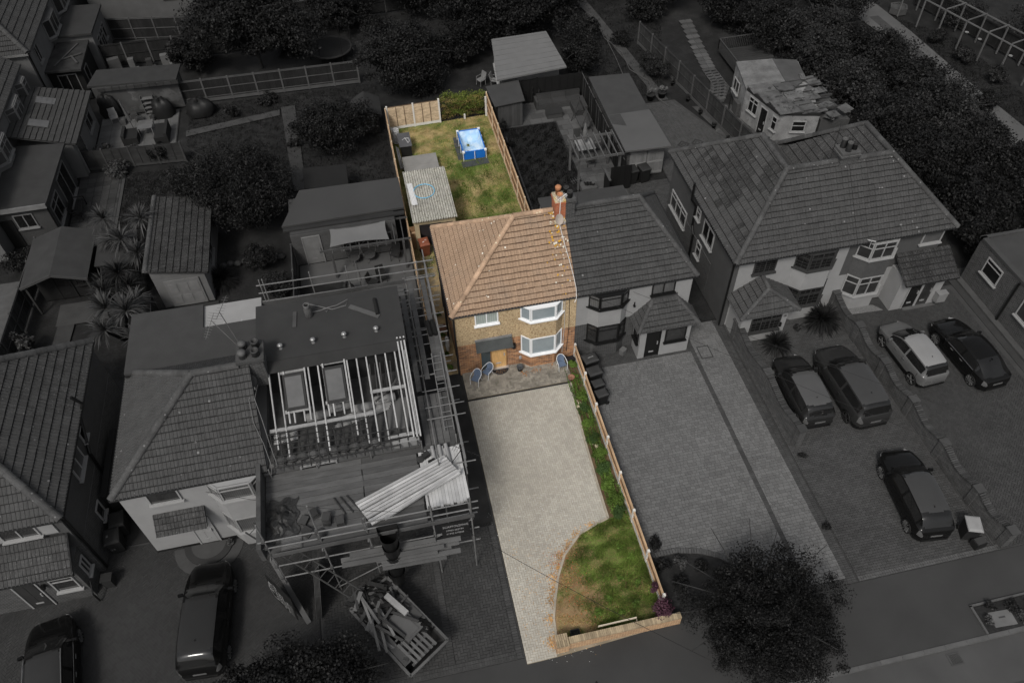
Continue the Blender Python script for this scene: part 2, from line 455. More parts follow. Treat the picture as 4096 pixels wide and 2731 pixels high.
def door(par, p, u, w, h, m, fm, n=None, planks=0, glaz=None, bar_m=None, name='door', panels=0):
    p = Vector(p); u = Vector(u).normalized(); n = Vector(n) if n else Vector((u.y, -u.x, 0)); z = Vector((0, 0, 1))
    def bar(mb, a0, a1, b0, b1, d0, d1):
        vs = [p+u*a+z*b+n*d for d in (d0, d1) for a, b in ((a0, b0), (a1, b0), (a1, b1), (a0, b1))]
        mb.add(vs, [(0,3,2,1),(4,5,6,7),(0,1,5,4),(1,2,6,5),(2,3,7,6),(3,0,4,7)])
    d = MB(); bar(d, .06, w-.06, .02, h-.06, -.02, .02); do = d.build(name, m, par)
    if planks:
        k = (w-.14)/planks
        for i in range(planks):
            q = MB(); bar(q, .07+k*i, .07+k*(i+1)-.012, .04, h-.08, .02, .032); q.build('plank', m, do)
    if panels:
        for i in range(2):
            for j in range(panels):
                q = MB(); a0 = .14+i*(w-.2)/2; bar(q, a0, a0+(w-.36)/2, .12+j*(h-.2)/panels, .12+(j+1)*(h-.2)/panels-.1, .02, .03); q.build('panel', m, do)
    if glaz: q = MB(); bar(q, .18, w-.18, h*.5, h-.18, .02, .03); q.build('pane', glaz, do)
    q = MB(); bar(q, 0, .06, 0, h, -.02, .05); bar(q, w-.06, w, 0, h, -.02, .05); bar(q, .06, w-.06, h-.06, h, -.02, .05); q.build('door_frame', fm, do)
    q = MB(); bar(q, w*.3, w*.62, h*.16, h*.2, .03, .05); q.build('letterbox', bar_m or fm, do)
    q = MB(); bar(q, w-.18, w-.13, h*.45, h*.55, .03, .08); q.build('door_handle', bar_m or fm, do)
    return do

# ---------------------------------------------------------------- fences
def fence(label, p, q, h, n, pm, bm, rm, side=1, grav=.25, style='feather', group=None, pt=.11, name='garden_fence', rails=3, cap=True):
    p = Vector((p[0], p[1], 0)); q = Vector((q[0], q[1], 0)); d = q-p; L = d.length; d.normalize(); nn = Vector((d.y, -d.x, 0))*side
    t = T(name, label, 'fence', p, 0, group); step = L/n
    pme = None
    def B(mb, a0, a1, z0, z1, e0, e1):
        vs = [p+d*a+nn*e+Vector((0, 0, z)) for z in (z0, z1) for a, e in ((a0, e0), (a1, e0), (a1, e1), (a0, e1))]
        mb.add(vs, [(0,3,2,1),(4,5,6,7),(0,1,5,4),(1,2,6,5),(2,3,7,6),(3,0,4,7)])
    for i in range(n+1):
        b = MB(); a = step*i; hh = h+.05+random.uniform(-.02, .03); B(b, a-pt/2, a+pt/2, 0, hh, -pt/2, pt/2)
        b.build('post', pm, t)
    for i in range(n):
        a0 = step*i+pt/2; a1 = step*(i+1)-pt/2
        if grav: b = MB(); B(b, a0, a1, .02, grav, -.025, .025); b.build('gravel_board', pm, t)
        b = MB(); zb = grav+.01
        if style == 'feather':
            k = max(4, int((a1-a0)/.115)); w = (a1-a0)/k
            for j in range(k): B(b, a0+w*j, a0+w*(j+1)-.004, zb, h-.04+random.uniform(-.008, .008), -.02-.006*(j % 2), -.005+.004*(j % 2))
            b.build('boards', bm, t, kind='stuff')
            for r in range(rails):
                zz = zb+.08+(h-.2-zb)*r/(rails-1) if rails > 1 else h-.2
                c = MB(); B(c, a0, a1, zz, zz+.055, .0, .045); c.build('rail', rm, t)
        else:
            k = max(4, int((h-zb)/.115)); w = (h-.05-zb)/k
            for j in range(k):
                z0 = zb+w*j; e = .004+.012*(j % 2)
                for s in range(3):
                    x0 = a0+(a1-a0)*s/3; x1 = a0+(a1-a0)*(s+1)/3
                    vs = [p+d*x+nn*ee+Vector((0, 0, zz)) for zz, ee in ((z0, .03), (z0+w*1.1, .008), (z0+w*1.1, -.004), (z0, .016)) for x in (x0, x1)]
                    b.add(vs, [(0, 1, 3, 2), (2, 3, 5, 4), (4, 5, 7, 6), (6, 7, 1, 0)])
            b.build('boards', bm, t, kind='stuff')
            c = MB()
            for s in (1, 2): B(c, a0+(a1-a0)*s/3-.02, a0+(a1-a0)*s/3+.02, zb, h-.06, .03, .05)
            c.build('batten', rm, t)
        if cap: c = MB(); B(c, a0, a1, h-.04, h-.005, -.025, .02); c.build('capping_rail', rm, t)
    return t
# ---------------------------------------------------------------- vegetation
def leaf_mesh(C, N, size, asp=.55, up=.35, jit=.9):
    """diamond leaves at C (n,3) facing roughly N"""
    n = len(C); A = rng.normal(size=(n, 3)); Nn = N+rng.normal(size=(n, 3))*jit; Nn[:, 2] += up
    Nn /= np.linalg.norm(Nn, axis=1)[:, None]+1e-9
    U = np.cross(Nn, A); U /= np.linalg.norm(U, axis=1)[:, None]+1e-9; V = np.cross(Nn, U)
    s = (size*rng.uniform(.55, 1.3, n))[:, None]
    P = np.stack([C-U*s, C+V*s*asp+Nn*s*.15, C+U*s, C-V*s*asp+Nn*s*.15], 1).reshape(-1, 3)
    return P, np.arange(n*4).reshape(-1, 4)
def crown_points(c, r, n, k, spread=.34, shell=.55, zmin=None, box=False):
    c = np.array(c, float); r = np.array(r, float)
    if box: K = rng.uniform(-1, 1, (k, 3))
    else:
        nl = 4 if k < 40 else 9   # uneven lobes, clumps spread over each
        C0 = rng.normal(size=(nl, 3)); C0 /= np.linalg.norm(C0, axis=1)[:, None]; C0 *= rng.uniform(.3, .72, nl)[:, None]; C0[0] = 0; R0 = rng.uniform(.38, .66, nl); R0[0] = .72
        li = rng.choice(nl, k, p=R0**2/np.sum(R0**2)); K = rng.normal(size=(k, 3)); K /= np.linalg.norm(K, axis=1)[:, None]
        K = C0[li]+K*R0[li][:, None]*(rng.uniform(shell**2, 1, k)**.5)[:, None]*rng.uniform(.85, 1.2, k)[:, None]
    idx = rng.integers(0, k, n); wts = rng.uniform(.5, 1.2, k)
    Q = rng.normal(size=(n, 3)); Q /= np.linalg.norm(Q, axis=1)[:, None]; Q *= (rng.uniform(0, 1, n)**.45)[:, None]
    P = K[idx]*(1-spread*.55)+Q*spread*wts[idx][:, None]
    Nn = Q*.7+P*.5
    W = c+P*r
    if zmin is not None: W[:, 2] = np.maximum(W[:, 2], zmin+rng.uniform(0, .1, n))
    return W, Nn
def crown(name, c, r, n, size, m, par=None, k=60, spread=.34, shell=.55, zmin=.03, box=False, asp=.55, kind=None, jit=.9):
    if not box and n > 2000: n, size, k, spread = int(n*1.7), size*.7, int(k*1.5), spread*.85
    W, N = crown_points(c, r, n, k, spread, shell, zmin, box)
    V, F = leaf_mesh(W, N, size, asp, jit=jit); return np_mesh(name, V, F, m, par, kind)
def tree(label, x, y, h, r, cr_z, rz, n, size, lm, tm, name='garden_tree', k=70, spread=.34, group=None, cat='tree', limbs=7, ry=None, tr=.14, shell=.5, lean=(0, 0), asp=.55):
    t = T(name, label, cat, (x, y, 0), 0, group); ry = ry or r
    b = MB(); top = Vector((x+lean[0], y+lean[1], cr_z)); b.tube([(x, y, 0), (x+lean[0]*.4, y+lean[1]*.4, cr_z*.5), top], tr, 8, r2=tr*.6)
    for i in range(limbs):
        a = 2*PI*i/limbs+random.uniform(-.3, .3); e = Vector((math.cos(a)*r*.75, math.sin(a)*ry*.75, random.uniform(-.2, .7)*rz))
        b.tube([top-Vector((0, 0, cr_z*.3)), top+e*.5+Vector((0, 0, .1*rz)), top+e], tr*.5, 5, r2=.02)
    b.build('trunk', tm, t)
    crown('crown', (top.x, top.y, cr_z), (r, ry, rz), n, size, lm, t, k, spread, shell, asp=asp)
    return t
def shrub(label, x, y, r, h, n, size, lm, name='garden_shrub', group=None, ry=None, k=30, cat='shrub', tm=None, z=0., asp=.55, spread=.4):
    t = T(name, label, cat, (x, y, z), 0, group)
    b = MB()
    for i in range(4):
        a = i*1.6+.3; b.tube([(x, y, z), (x+math.cos(a)*r*.3, y+math.sin(a)*r*.3, z+h*.6)], .025, 5, r2=.01)
    b.build('stems', tm or G(.02), t)
    crown('foliage', (x, y, z+h*.52), (r, ry or r, h*.5), n, size, lm, t, k, spread, .35, z+.02, asp=asp); return t
def spikes(name, heads, m, par, n=70, L=.7, w=.03, droop=.5):
    """cordyline / yucca leaf rosettes: heads = [(x,y,z,scale)]"""
    V = []; F = []; i0 = 0
    for x, y, z, sc in heads:
        for _ in range(n):
            a = random.uniform(0, 2*PI); e = random.uniform(-.35, 1.35); l = L*sc*random.uniform(.75, 1.1)
            d = np.array([math.cos(a)*math.cos(e), math.sin(a)*math.cos(e), math.sin(e)]); s = np.array([-math.sin(a), math.cos(a), 0])*w*sc
            p0 = np.array([x, y, z]); p1 = p0+d*l*.55; p2 = p0+d*l-np.array([0, 0, droop*l*max(0, math.cos(e))*.5])
            V += [p0-s*.5, p0+s*.5, p1-s, p1+s, p2-s*.1, p2+s*.1]; F += [(i0, i0+1, i0+3, i0+2), (i0+2, i0+3, i0+5, i0+4)]; i0 += 6
    return np_mesh(name, np.array(V), np.array(F), m, par)
def grass(name, label, poly, n, h, m, par=None, z=0., cat='grass', inside=None, w=.012):
    """loose turf blades over a polygon"""
    xs = [p[0] for p in poly]; ys = [p[1] for p in poly]; hps = hplanes(poly)
    X = rng.uniform(min(xs), max(xs), n*2); Y = rng.uniform(min(ys), max(ys), n*2)
    ok = np.ones(len(X), bool)
    for a, b, c in hps: ok &= (a*X+b*Y+c) > 0
    if inside: ok &= inside(X, Y)
    X, Y = X[ok], Y[ok]; k = len(X); A = rng.uniform(0, 2*PI, k); H = h*rng.uniform(.4, 1.3, k); Q = sum(np.sin(X*rng.normal()*7+Y*rng.normal()*7+rng.uniform(0, 6)) for _ in range(9)); H = H*(1+.22*Q).clip(.25, 2); l = rng.normal(size=(k, 2))*h*.5
    s = np.stack([np.cos(A), np.sin(A), np.zeros(k)], 1)*w
    P = np.stack([X, Y, np.full(k, z)], 1); tip = P+np.stack([l[:, 0], l[:, 1], H], 1)
    V = np.stack([P-s, P+s, tip], 1).reshape(-1, 3); o = np_mesh(name, V, np.arange(k*3).reshape(-1, 3), m, par, 'stuff')
    if par is None: o['label'] = label; o['category'] = cat
    return o
# ---------------------------------------------------------------- palette
M_ = dict(
 drive=mat('buff_block_paving', (.385, .362, .315), var=.05, scale=.4, isl=.10, fine=.10, fscale=45, rough=.9, col2=(.43, .41, .36), cscale=.2, thr=(.45, .75)),
 patio=mat('grey_brown_block_paving', (.25, .23, .195), var=.25, scale=.8, isl=.25, fine=.12, rough=.9),
 joint=mat('sandy_joint', (.24, .205, .15), var=.2), conc=mat('weathered_concrete', (.34, .30, .24), var=.2, fine=.2, rough=.9),
 concp=mat('pale_concrete_post', (.62, .60, .56), var=.1, fine=.1), soil=mat('dark_soil', (.10, .065, .035), var=.3, fine=.3, fscale=20),
 pebble=mat('ochre_pebbledash', (.47, .36, .22), var=.1, fine=.36, fscale=20, rough=.95, bump=.5, bscale=30, col2=(.26, .17, .09), cscale=11, thr=(.5, .62)),
 brick=mat('mixed_stock_brick', (.46, .215, .095), var=.2, scale=4, brick=(.25, .083, (.40, .29, .19), (.13, .055, .035), .011), rough=.9, bump=.3),
 wallbrick=mat('buff_garden_brick', (.42, .24, .13), var=.15, scale=4, brick=(.225, .075, (.58, .44, .27), (.28, .15, .09), .012), rough=.9, bump=.3),
 cope=mat('coping_brick', (.33, .26, .17), var=.2, isl=.22, fine=.15, rough=.95),
 tile=mat('tan_concrete_tile', (.315, .218, .148), col2=(.225, .165, .12), cscale=.7, thr=(.5, .72), var=.12, scale=.7, isl=.07, fine=.14, fscale=18, rough=.9, spots=.15, scol=(.75, .72, .64), sscale=3.2, stretch=(1, 1, 1)),
 ridge=mat('tan_ridge_tile', (.36, .245, .165), var=.2, isl=.2, fine=.2, fscale=14, spots=.9, scol=(.62, .58, .42), sscale=4),
 tshade=mat('painted_tile_lap_shade', (.075, .042, .026), var=.3, fine=.3), g_tshade=G(.012, 'grey_painted_lap_shade', var=.3),  # dark colours standing in for the shadow line under each tile course
 white=mat('white_upvc', (.80, .81, .82), var=.02, rough=.35, spec=.5),
 blind=mat('pane_with_blind', (.25, .29, .31), var=.1, rough=.06, spec=.6, wave=('Z', 9, .12)),
 net=mat('pane_with_net_curtain', (.30, .34, .32), var=.15, rough=.06, spec=.6, wave=('X', 3, .1, 2)),
 glass=mat('dark_pane', (.05, .065, .07), var=.2, rough=.04, spec=.6),
 black=mat('black_plastic', (.018, .018, .02), var=.1, rough=.45), felt=mat('charcoal_felt', (.055, .06, .06), var=.2, fine=.15),
 oak=mat('honey_oak_boards', (.62, .38, .16), var=.2, scale=3, stretch=(14, 14, 1), rough=.5), oakf=mat('oak_frame', (.30, .16, .07), var=.2),
 alu=mat('aluminium', (.75, .76, .78), metal=.7, rough=.35, var=.03),
 blue=mat('slate_blue_mesh_fabric', (.105, .14, .205), var=.15, fine=.25, fscale=120, rough=.8), pipe=mat('pale_tube', (.72, .74, .76), rough=.3, var=.03),
 pot=mat('charcoal_pot', (.07, .075, .08), var=.15), terra=mat('terracotta', (.42, .19, .095), var=.25),
 lap=mat('weathered_lap_boards', (.47, .36, .24), var=.3, scale=2, fine=.3, fscale=9, stretch=(1, 1, 3)), batten=mat('dark_batten', (.12, .08, .05)),
 cedar=mat('brown_featheredge', (.25, .145, .075), var=.25, fine=.25, isl=.2, fscale=8), cedrail=mat('pale_timber_rail', (.45, .31, .19), var=.2),
 grass1=leafmat('turf_blade_green', (.105, .155, .03), .5), grass2=leafmat('turf_blade_straw', (.36, .27, .11)),
 lawn=mat('patchy_lawn', (.085, .125, .024), var=.3, scale=1.2, col2=(.33, .25, .12), cscale=.5, thr=(.44, .6), fine=.3, fscale=25),
 lawnf=mat('front_lawn_soil', (.23, .155, .08), var=.3, scale=1.2, col2=(.11, .125, .035), cscale=1.1, thr=(.5, .66), fine=.35, fscale=25),
 leafg=leafmat('shrub_leaf_green', (.085, .14, .025)), leafd=leafmat('shrub_leaf_dark_green', (.05, .09, .025)), leafp=leafmat('purple_leaf', (.07, .03, .045)),
 leaffall=leafmat('fallen_leaf', (.48, .27, .10)), hedge=leafmat('hedge_leaf', (.095, .12, .022)), hedgeb=leafmat('hedge_twig', (.15, .115, .04)),
 # everything beyond the plot is photographed in greys
 g_render=G(.24, 'grey_white_render', var=.06, fine=.05), g_pebble=G(.062, 'grey_pebbledash', var=.1, fine=.3, fscale=26),
 g_brick=mat('grey_brick', (.055, .055, .055), var=.12, scale=4, brick=(.225, .075, (.10, .10, .10), (.022, .022, .022), .013)),
 g_tile=G(.050, 'grey_roof_tile', var=.14, isl=.10, fine=.16, fscale=16, spots=.2, scol=(.16, .16, .16), sscale=2.6),
 g_tile2=G(.046, 'grey_roof_tile_mossy', var=.2, isl=.2, fine=.35, fscale=13, spots=.7, scol=(.13, .13, .13), sscale=7), g_tile3=G(.030, 'dark_mossy_tile', var=.3, isl=.25, fine=.5, fscale=16, spots=.8, scol=(.11, .11, .11), sscale=8),
 g_ridge=G(.055, 'grey_ridge_tile', var=.2, isl=.2, fine=.25, fscale=10, spots=.8, scol=(.15, .15, .15), sscale=3.5),
 g_flat=G(.040, 'grey_felt_roof', var=.1, fine=.12), g_flat2=G(.065, 'pale_grey_felt_roof', var=.1, scale=.7, fine=.06),
 g_white=G(.26, 'grey_white_frame', rough=.4, var=.04), g_blackf=G(.008, 'black_frame', rough=.4), g_darkf=G(.035, 'dark_wood_frame', rough=.5),
 g_glass=G(.030, 'grey_pane', rough=.05, spec=.55, var=.3), g_glassl=G(.085, 'pale_pane_with_curtain', rough=.08, spec=.5, var=.2, wave=('X', 4, .2, 1)), g_glassd=G(.010, 'dark_grey_pane', rough=.04, spec=.5),
 g_pipe=G(.007, 'black_pipe', rough=.4), g_pav=G(.115, 'grey_tegula_paving', var=.1, scale=.5, isl=.14, fine=.1), g_pavd=G(.045, 'dark_paving_band', isl=.15), g_pj=G(.045, 'paving_joint'),
 g_pav2=G(.048, 'grey_brick_paving', var=.16, scale=.5, isl=.16, fine=.15), g_pav3=G(.038, 'grey_herringbone_paving', var=.15, scale=.4, isl=.16, fine=.15), g_pav4=G(.030, 'dark_herringbone_paving', var=.18, scale=.4, isl=.14, fine=.15),
 g_tar=G(.036, 'tarmac_footway', var=.12, scale=.5, fine=.2, fscale=70), g_road=G(.056, 'road_surface', var=.12, scale=.6, fine=.22, fscale=60), g_kerb=G(.085, 'kerbstone', isl=.12, fine=.1),
 g_soil=G(.016, 'grey_soil', var=.4, fine=.4, fscale=12), g_lawn=G(.0115, 'grey_lawn', var=.35, scale=1.3, col2=.026, cscale=.35, thr=(.52, .75), fine=.5, fscale=9), g_lawnd=G(.009, 'dark_grey_lawn', var=.3, scale=1., col2=.016, cscale=.8, fine=.3, fscale=22),
 g_leaf=leafmat('grey_leaf', (.019, .019, .019)), g_leafd=leafmat('dark_grey_leaf', (.0098, .0098, .0098)), g_leafl=leafmat('pale_grey_leaf', (.045, .045, .045)), g_leafb=leafmat('near_black_leaf', (.0062, .0062, .0062)), g_bark=G(.014, 'grey_bark', fine=.3),
 g_wood=G(.030, 'grey_fence_board', var=.3, isl=.25, fine=.25, fscale=8), g_woodd=G(.012, 'dark_fence_board', var=.3, isl=.25), g_woodb=G(.004, 'black_stained_board', var=.2, isl=.3), g_rail=G(.058, 'grey_rail', var=.15), g_post=G(.070, 'grey_concrete_post', var=.15),
 g_timber=G(.30, 'fresh_pale_timber', var=.15, scale=4, isl=.18, fine=.12), g_oldtim=G(.022, 'old_dark_timber', var=.3, isl=.3), g_board=G(.075, 'scaffold_board', var=.2, scale=1.2, isl=.25, fine=.2, stretch=(1, 4, 1)), g_steel=G(.17, 'galvanised_tube', rough=.4, metal=.2, var=.15, scale=3),
 g_slab=G(.070, 'grey_stone_slab', var=.12, isl=.22, fine=.12), g_conc=G(.085, 'grey_concrete', var=.18, scale=.8, fine=.15), g_plastic=G(.009, 'dark_bin_plastic', rough=.5), g_pl2=G(.18, 'pale_plastic', rough=.4), g_cover=G(.010, 'black_cover_sheet', rough=.55, var=.3), g_sail=G(.135, 'shade_sail_cloth', var=.05),
)
# ---------------------------------------------------------------- ground, road, footway
def rect(x0, y0, x1, y1): return [(x0, y0), (x1, y0), (x1, y1), (x0, y1)]
def flat(name, poly, z, m, par=None, th=.02): b = MB(); b.prism(poly, z-th, z); return struct(name, b, m, par)
b = MB(); b.sheet([(-260, -160, -.14), (300, -160, -.14), (300, 380, -.14), (-260, 380, -.14)]); struct('ground', b, M_['g_soil'])
road = flat('road', rect(-120, -40, 150, 7.74), -.118, M_['g_road'], th=.01)
flat('road_patch', [(15.2, 3.2), (60, 3.2), (60, 6.05), (17.2, 6.05)], -.112, G(.038, 'road_patch_tarmac', fine=.2), th=.004)
pave = flat('footway', rect(-120, 7.9, 150, 11.04), -.018, M_['g_tar'], th=.1)
kb = MB(); kb.box(-120, 7.72, -.13, 150, 7.76, -.02); kerb = struct('kerb', kb, M_['g_kerb'])
for i in range(-8, 40):
    b = MB(); x = i*.93; b.box(x+.006, 7.745, -.13, x+.924, 7.9, .006); b.build('kerbstone', M_['g_kerb'], kerb)
p0, p1 = at(1802, 1362), at(1912, 1400)
flat('tarmac_patch', [tuple(at(*q)[:2]) for q in ((1795, 1372), (1900, 1352), (1915, 1412), (1838, 1440))], .005, G(.030, 'dark_tarmac_patch', fine=.2), th=.004)
# drain grate in the road, planted verge with its cover slab
t = T('drain_grate', 'iron drain grate set in the road against the kerb', 'drain', (18.75, 7.35, -.115))
b = MB(); b.box(18.5, 7.12, -.13, 19.05, 7.17, -.1); b.box(18.5, 7.53, -.13, 19.05, 7.58, -.1); b.box(18.5, 7.17, -.13, 18.55, 7.53, -.1); b.box(19, 7.17, -.13, 19.05, 7.53, -.1); b.build('grate_frame', G(.05), t)
for i in range(7): b = MB(); x = 18.6+i*.058; b.box(x, 7.18, -.125, x+.022, 7.52, -.101); b.build('grate_bar', G(.03), t)
flat('verge_bed', [(20.55, 7.92), (27, 7.92), (27, 9.05), (20.6, 9.0)], .02, M_['g_soil'], th=.02)
b = MB(); b.box(20.46, 7.92, 0, 20.55, 9.1, .06); b.box(20.46, 9.05, 0, 27, 9.13, .06); struct('verge_edging', b, M_['g_kerb'])
t = T('cover_slab', 'pale square concrete inspection cover in the planted verge', 'cover', (21.45, 8.35, 0)); b = MB(); b.obox((21.45, 8.35, .022), .95, .62, .03, -.05); b.build('slab', G(.11), t); b = MB(); b.obox((21.45, 8.4, .053), .28, .06, .004, -.05); b.build('label_plate', G(.04), t)
for i, (x, y, r) in enumerate(((20.85, 8.35, .3), (21.2, 8.85, .35), (22.2, 8.3, .35), (22.1, 8.8, .4), (22.8, 8.5, .45), (23.4, 8.6, .4))):
    shrub('low leafy clump in the kerbside verge bed, number %s from the left end' % ('one two three four five six'.split()[i]), x, y, r, .35, 260, .05, M_['g_leafl'] if i % 2 == 0 else M_['g_leaf'], 'verge_plant', 'plants in the kerbside verge', k=9)
# gardens under everything
def garden(name, poly, m, z=-.06): return flat(name, poly, z, m, th=.03)
garden('rear_gardens', rect(-60, 26, 90, 150), M_['g_lawn'], -.10)
garden('front_garden_ground', rect(-60, 11.04, 90, 26), M_['g_pj'], -.10)

# ---------------------------------------------------------------- driveways of the street
FX = 8.24   # boundary fence line
d4 = flat('driveway_of_grey_half', rect(FX, 11.06, 16.62, 25.75), -.03, M_['g_pj'])
paving(d4, 'paver', rect(FX+.06, 11.32, 14.28, 24.6), M_['g_pav'], .21, .15, 0, 'random', R_(.6), 300, .012)
paving(d4, 'paver', rect(14.5, 11.32, 16.15, 26.4), M_['g_pav'], .21, .15, 0, 'random', R_(.6), 60, .012)
paving(d4, 'band_brick', rect(14.28, 11.32, 14.5, 24.9), M_['g_pavd'], .21, .1, .0, 'stack', 0, 60)
paving(d4, 'band_brick', rect(16.15, 11.1, 16.6, 26.4), M_['g_pavd'], .21, .1, .0, 'stack', 0, 60)
paving(d4, 'band_brick', rect(FX+.3, 11.08, 16.14, 11.3), M_['g_pavd'], .1, .21, .0, 'stack', 0, 60)
paving(d4, 'band_brick', rect(FX+.06, 24.62, 14.25, 25.6), M_['g_pavd'], .21, .1, .0, 'stretcher', 0, 40)
d5 = flat('driveway_with_parked_hatchback', rect(16.64, 11.06, 23.0, 26), -.035, M_['g_pj'])
paving(d5, 'brick_paver', rect(16.66, 11.3, 22.98, 25.9), M_['g_pav2'], .22, .115, 0, 'stretcher', R_(-1), 300, .012)
paving(d5, 'edge_brick', rect(16.66, 11.08, 23.2, 11.29), G(.075, 'pale_edge_brick', isl=.15), .11, .2, 0, 'stack', 0, 70)
d6 = flat('driveway_beyond_brick_wall', rect(23.02, 11.06, 30.2, 25.9), -.03, M_['g_pj'])
paving(d6, 'herringbone_block', rect(23.1, 11.1, 29.9, 25.6), M_['g_pav3'], .21, .105, 0, 'herring', R_(45), 300, .012)
flat('side_drive_tarmac', rect(30.22, 11.06, 45, 27), -.015, G(.036, 'old_tarmac', var=.2, scale=.5, fine=.2), th=.03)
d3 = flat('driveway_under_scaffold', rect(-5.6, 11.06, 2.28, 19), -.03, M_['g_pj'])
paving(d3, 'herringbone_block', rect(-5.5, 11.4, -.75, 19), M_['g_pav3'], .25, .125, 0, 'herring', 0, 200, .014)
paving(d3, 'herringbone_block', rect(-.45, 11.4, 1.95, 17.0), M_['g_pav3'], .25, .125, 0, 'herring', 0, 100, .014)
paving(d3, 'band_brick', rect(-.74, 11.4, -.46, 19), M_['g_pavd'], .27, .11, 0, 'stack', 0, 60)
paving(d3, 'band_brick', rect(1.96, 11.1, 2.22, 17.2), M_['g_pavd'], .24, .11, 0, 'stack', 0, 60)
paving(d3, 'band_brick', rect(-5.5, 11.1, 1.95, 11.38), M_['g_pavd'], .11, .26, 0, 'stack', 0, 60)
flat('side_passage_tarmac', rect(-.1, 17.2, 2.2, 27.5), .0, G(.020, 'dark_tarmac', var=.3, fine=.35, fscale=40), th=.03)
for x0, y0, x1, y1, nm in ((1.25, 17.6, 1.4, 22.4, 'channel drain along the dark side passage'), (.9, 17.05, 2.1, 17.2, 'channel drain across the herringbone drive')):
    t = T('channel_drain', 'long black slotted '+nm, 'drain', (x0, y0, 0)); b = MB(); b.box(x0, y0, 0, x1, y1, .008); b.build('channel', G(.006), t)
    b = MB(); n = int(max(x1-x0, y1-y0)/.07)
    for i in range(n):
        f = (i+.5)/n
        if x1-x0 > y1-y0: b.box(x0+(x1-x0)*f-.012, y0+.01, .008, x0+(x1-x0)*f+.012, y1-.01, .014)
        else: b.box(x0+.01, y0+(y1-y0)*f-.012, .008, x1-.01, y0+(y1-y0)*f+.012, .014)
    b.build('slots', G(.03), t, kind='stuff')
d1 = flat('left_herringbone_driveway', rect(-24, 11.06, -5.62, 19.6), -.03, M_['g_pj'])
paving(d1, 'herringbone_block', rect(-23.9, 11.1, -5.64, 19.5), M_['g_pav4'], .21, .105, 0, 'herring', R_(40), 300, .012)
flat('passage_between_left_houses', rect(-14.4, 19.62, -12.4, 26), -.01, G(.020, 'passage_concrete', var=.2, fine=.2), th=.03)
# the plot in colour
dr = flat('block_paved_driveway', [(2.3, 10.78), (3.5, 10.8), (8.2, 11.06), (8.2, 24.05), (2.28, 24.05)], -.012, M_['joint'])
ARC = [tuple(at(*q)[:2]) for q in ((1397, 1190), (1365, 1207), (1330, 1228), (1297, 1275), (1282, 1325), (1275, 1380), (1272, 1420), (1278, 1462))]
def in_arc(x, y):   # inside the front lawn
    if y > ARC[0][1]: return x > 7.25+(y-16.2)*.04
    for (xa, ya), (xb, yb) in zip(ARC, ARC[1:]):
        if yb <= y <= ya: return x > xa+(xb-xa)*(ya-y)/(ya-yb+1e-9)
    return x > 3.55
paving(dr, 'block_paver', [(2.3, 10.8), (3.5, 10.82), (8.0, 11.06), (8.0, 24.0), (2.3, 24.0)], M_['drive'], .205, .102, 0, 'herring', 0, 300, .011, inside=lambda x, y: not in_arc(x-.06, y))
pt_ = flat('front_patio', rect(2.3, 24.06, 7.72, 25.8), .10, M_['joint'], th=.14)
paving(pt_, 'block_paver', rect(2.3, 24.2, 7.72, 25.75), M_['patio'], .205, .102, .13, 'herring', 0, 180, .012)
paving(pt_, 'edge_paver', rect(2.3, 24.06, 7.72, 24.19), M_['patio'], .1, .13, .132, 'stack', 0, 60)
b = MB(); b.box(2.28, 24.0, -.02, 7.62, 24.055, .06); b.build('step_riser', M_['black'], pt_)
# lawn at the front with its kerb edging, flower bed beside the fence
fl = [(x+.05, y) for x, y in ARC]+[(3.72, 11.3), (8.2, 11.3), (8.2, 16.2)]
b = MB(); b.prism(fl, -.03, .035); lawnf = struct('front_lawn', b, M_['lawnf'])
def lawn_in(X, Y): return np.array([in_arc(x-.14, y) and y < 16.15 for x, y in zip(X, Y)])
gx = lambda X, Y, s: (np.sin(X*2.1+s)+np.sin(Y*1.7+s*2)+np.sin((X+Y)*3.3))*.3
grass('turf', 'patchy turf of the front lawn', rect(3.7, 11.35, 8.15, 16.2), 60000, .085, M_['grass1'], lawnf, .03, inside=lambda X, Y: lawn_in(X, Y) & (gx(X, Y, 1)+(X-6.0)*.45+rng.normal(size=len(X))*.5 > 0))
grass('straw', 'dry straw of the front lawn', rect(3.7, 11.35, 8.15, 16.2), 26000, .035, M_['grass2'], lawnf, .03, inside=lambda X, Y: lawn_in(X, Y) & (gx(X, Y, 1)+(X-6.0)*.45+rng.normal(size=len(X))*.5 < .15))
ek = T('lawn_edging', 'curved concrete kerb edging round the front lawn and bed', 'edging', (*ARC[0], 0))
pts = [Vector((7.62, 24.0, 0)), Vector((7.36, 20.73, 0)), Vector((7.27, 18.03, 0)), Vector((*ARC[0], 0))]+[Vector((*p, 0)) for p in ARC[1:]]+[Vector((3.62, 11.3, 0))]
fine = []
for a, c in zip(pts, pts[1:]):
    n = max(1, round((c-a).length/.6)); fine += [a+(c-a)*i/n for i in range(n)]
fine.append(pts[-1])
for a, c in zip(fine, fine[1:]): b = MB(); d = (c-a)*.01; b.beam(a+d+Vector((0, 0, .03)), c-d+Vector((0, 0, .03)), .09, .09); b.build('edging_stone', M_['conc'], ek)
bd = flat('flower_bed', [(7.66, 24.05), (7.4, 20.73), (7.31, 18.03), (7.3, 16.1), (8.2, 16.1), (8.2, 25.6), (7.75, 25.6)], .03, M_['soil'], th=.04)
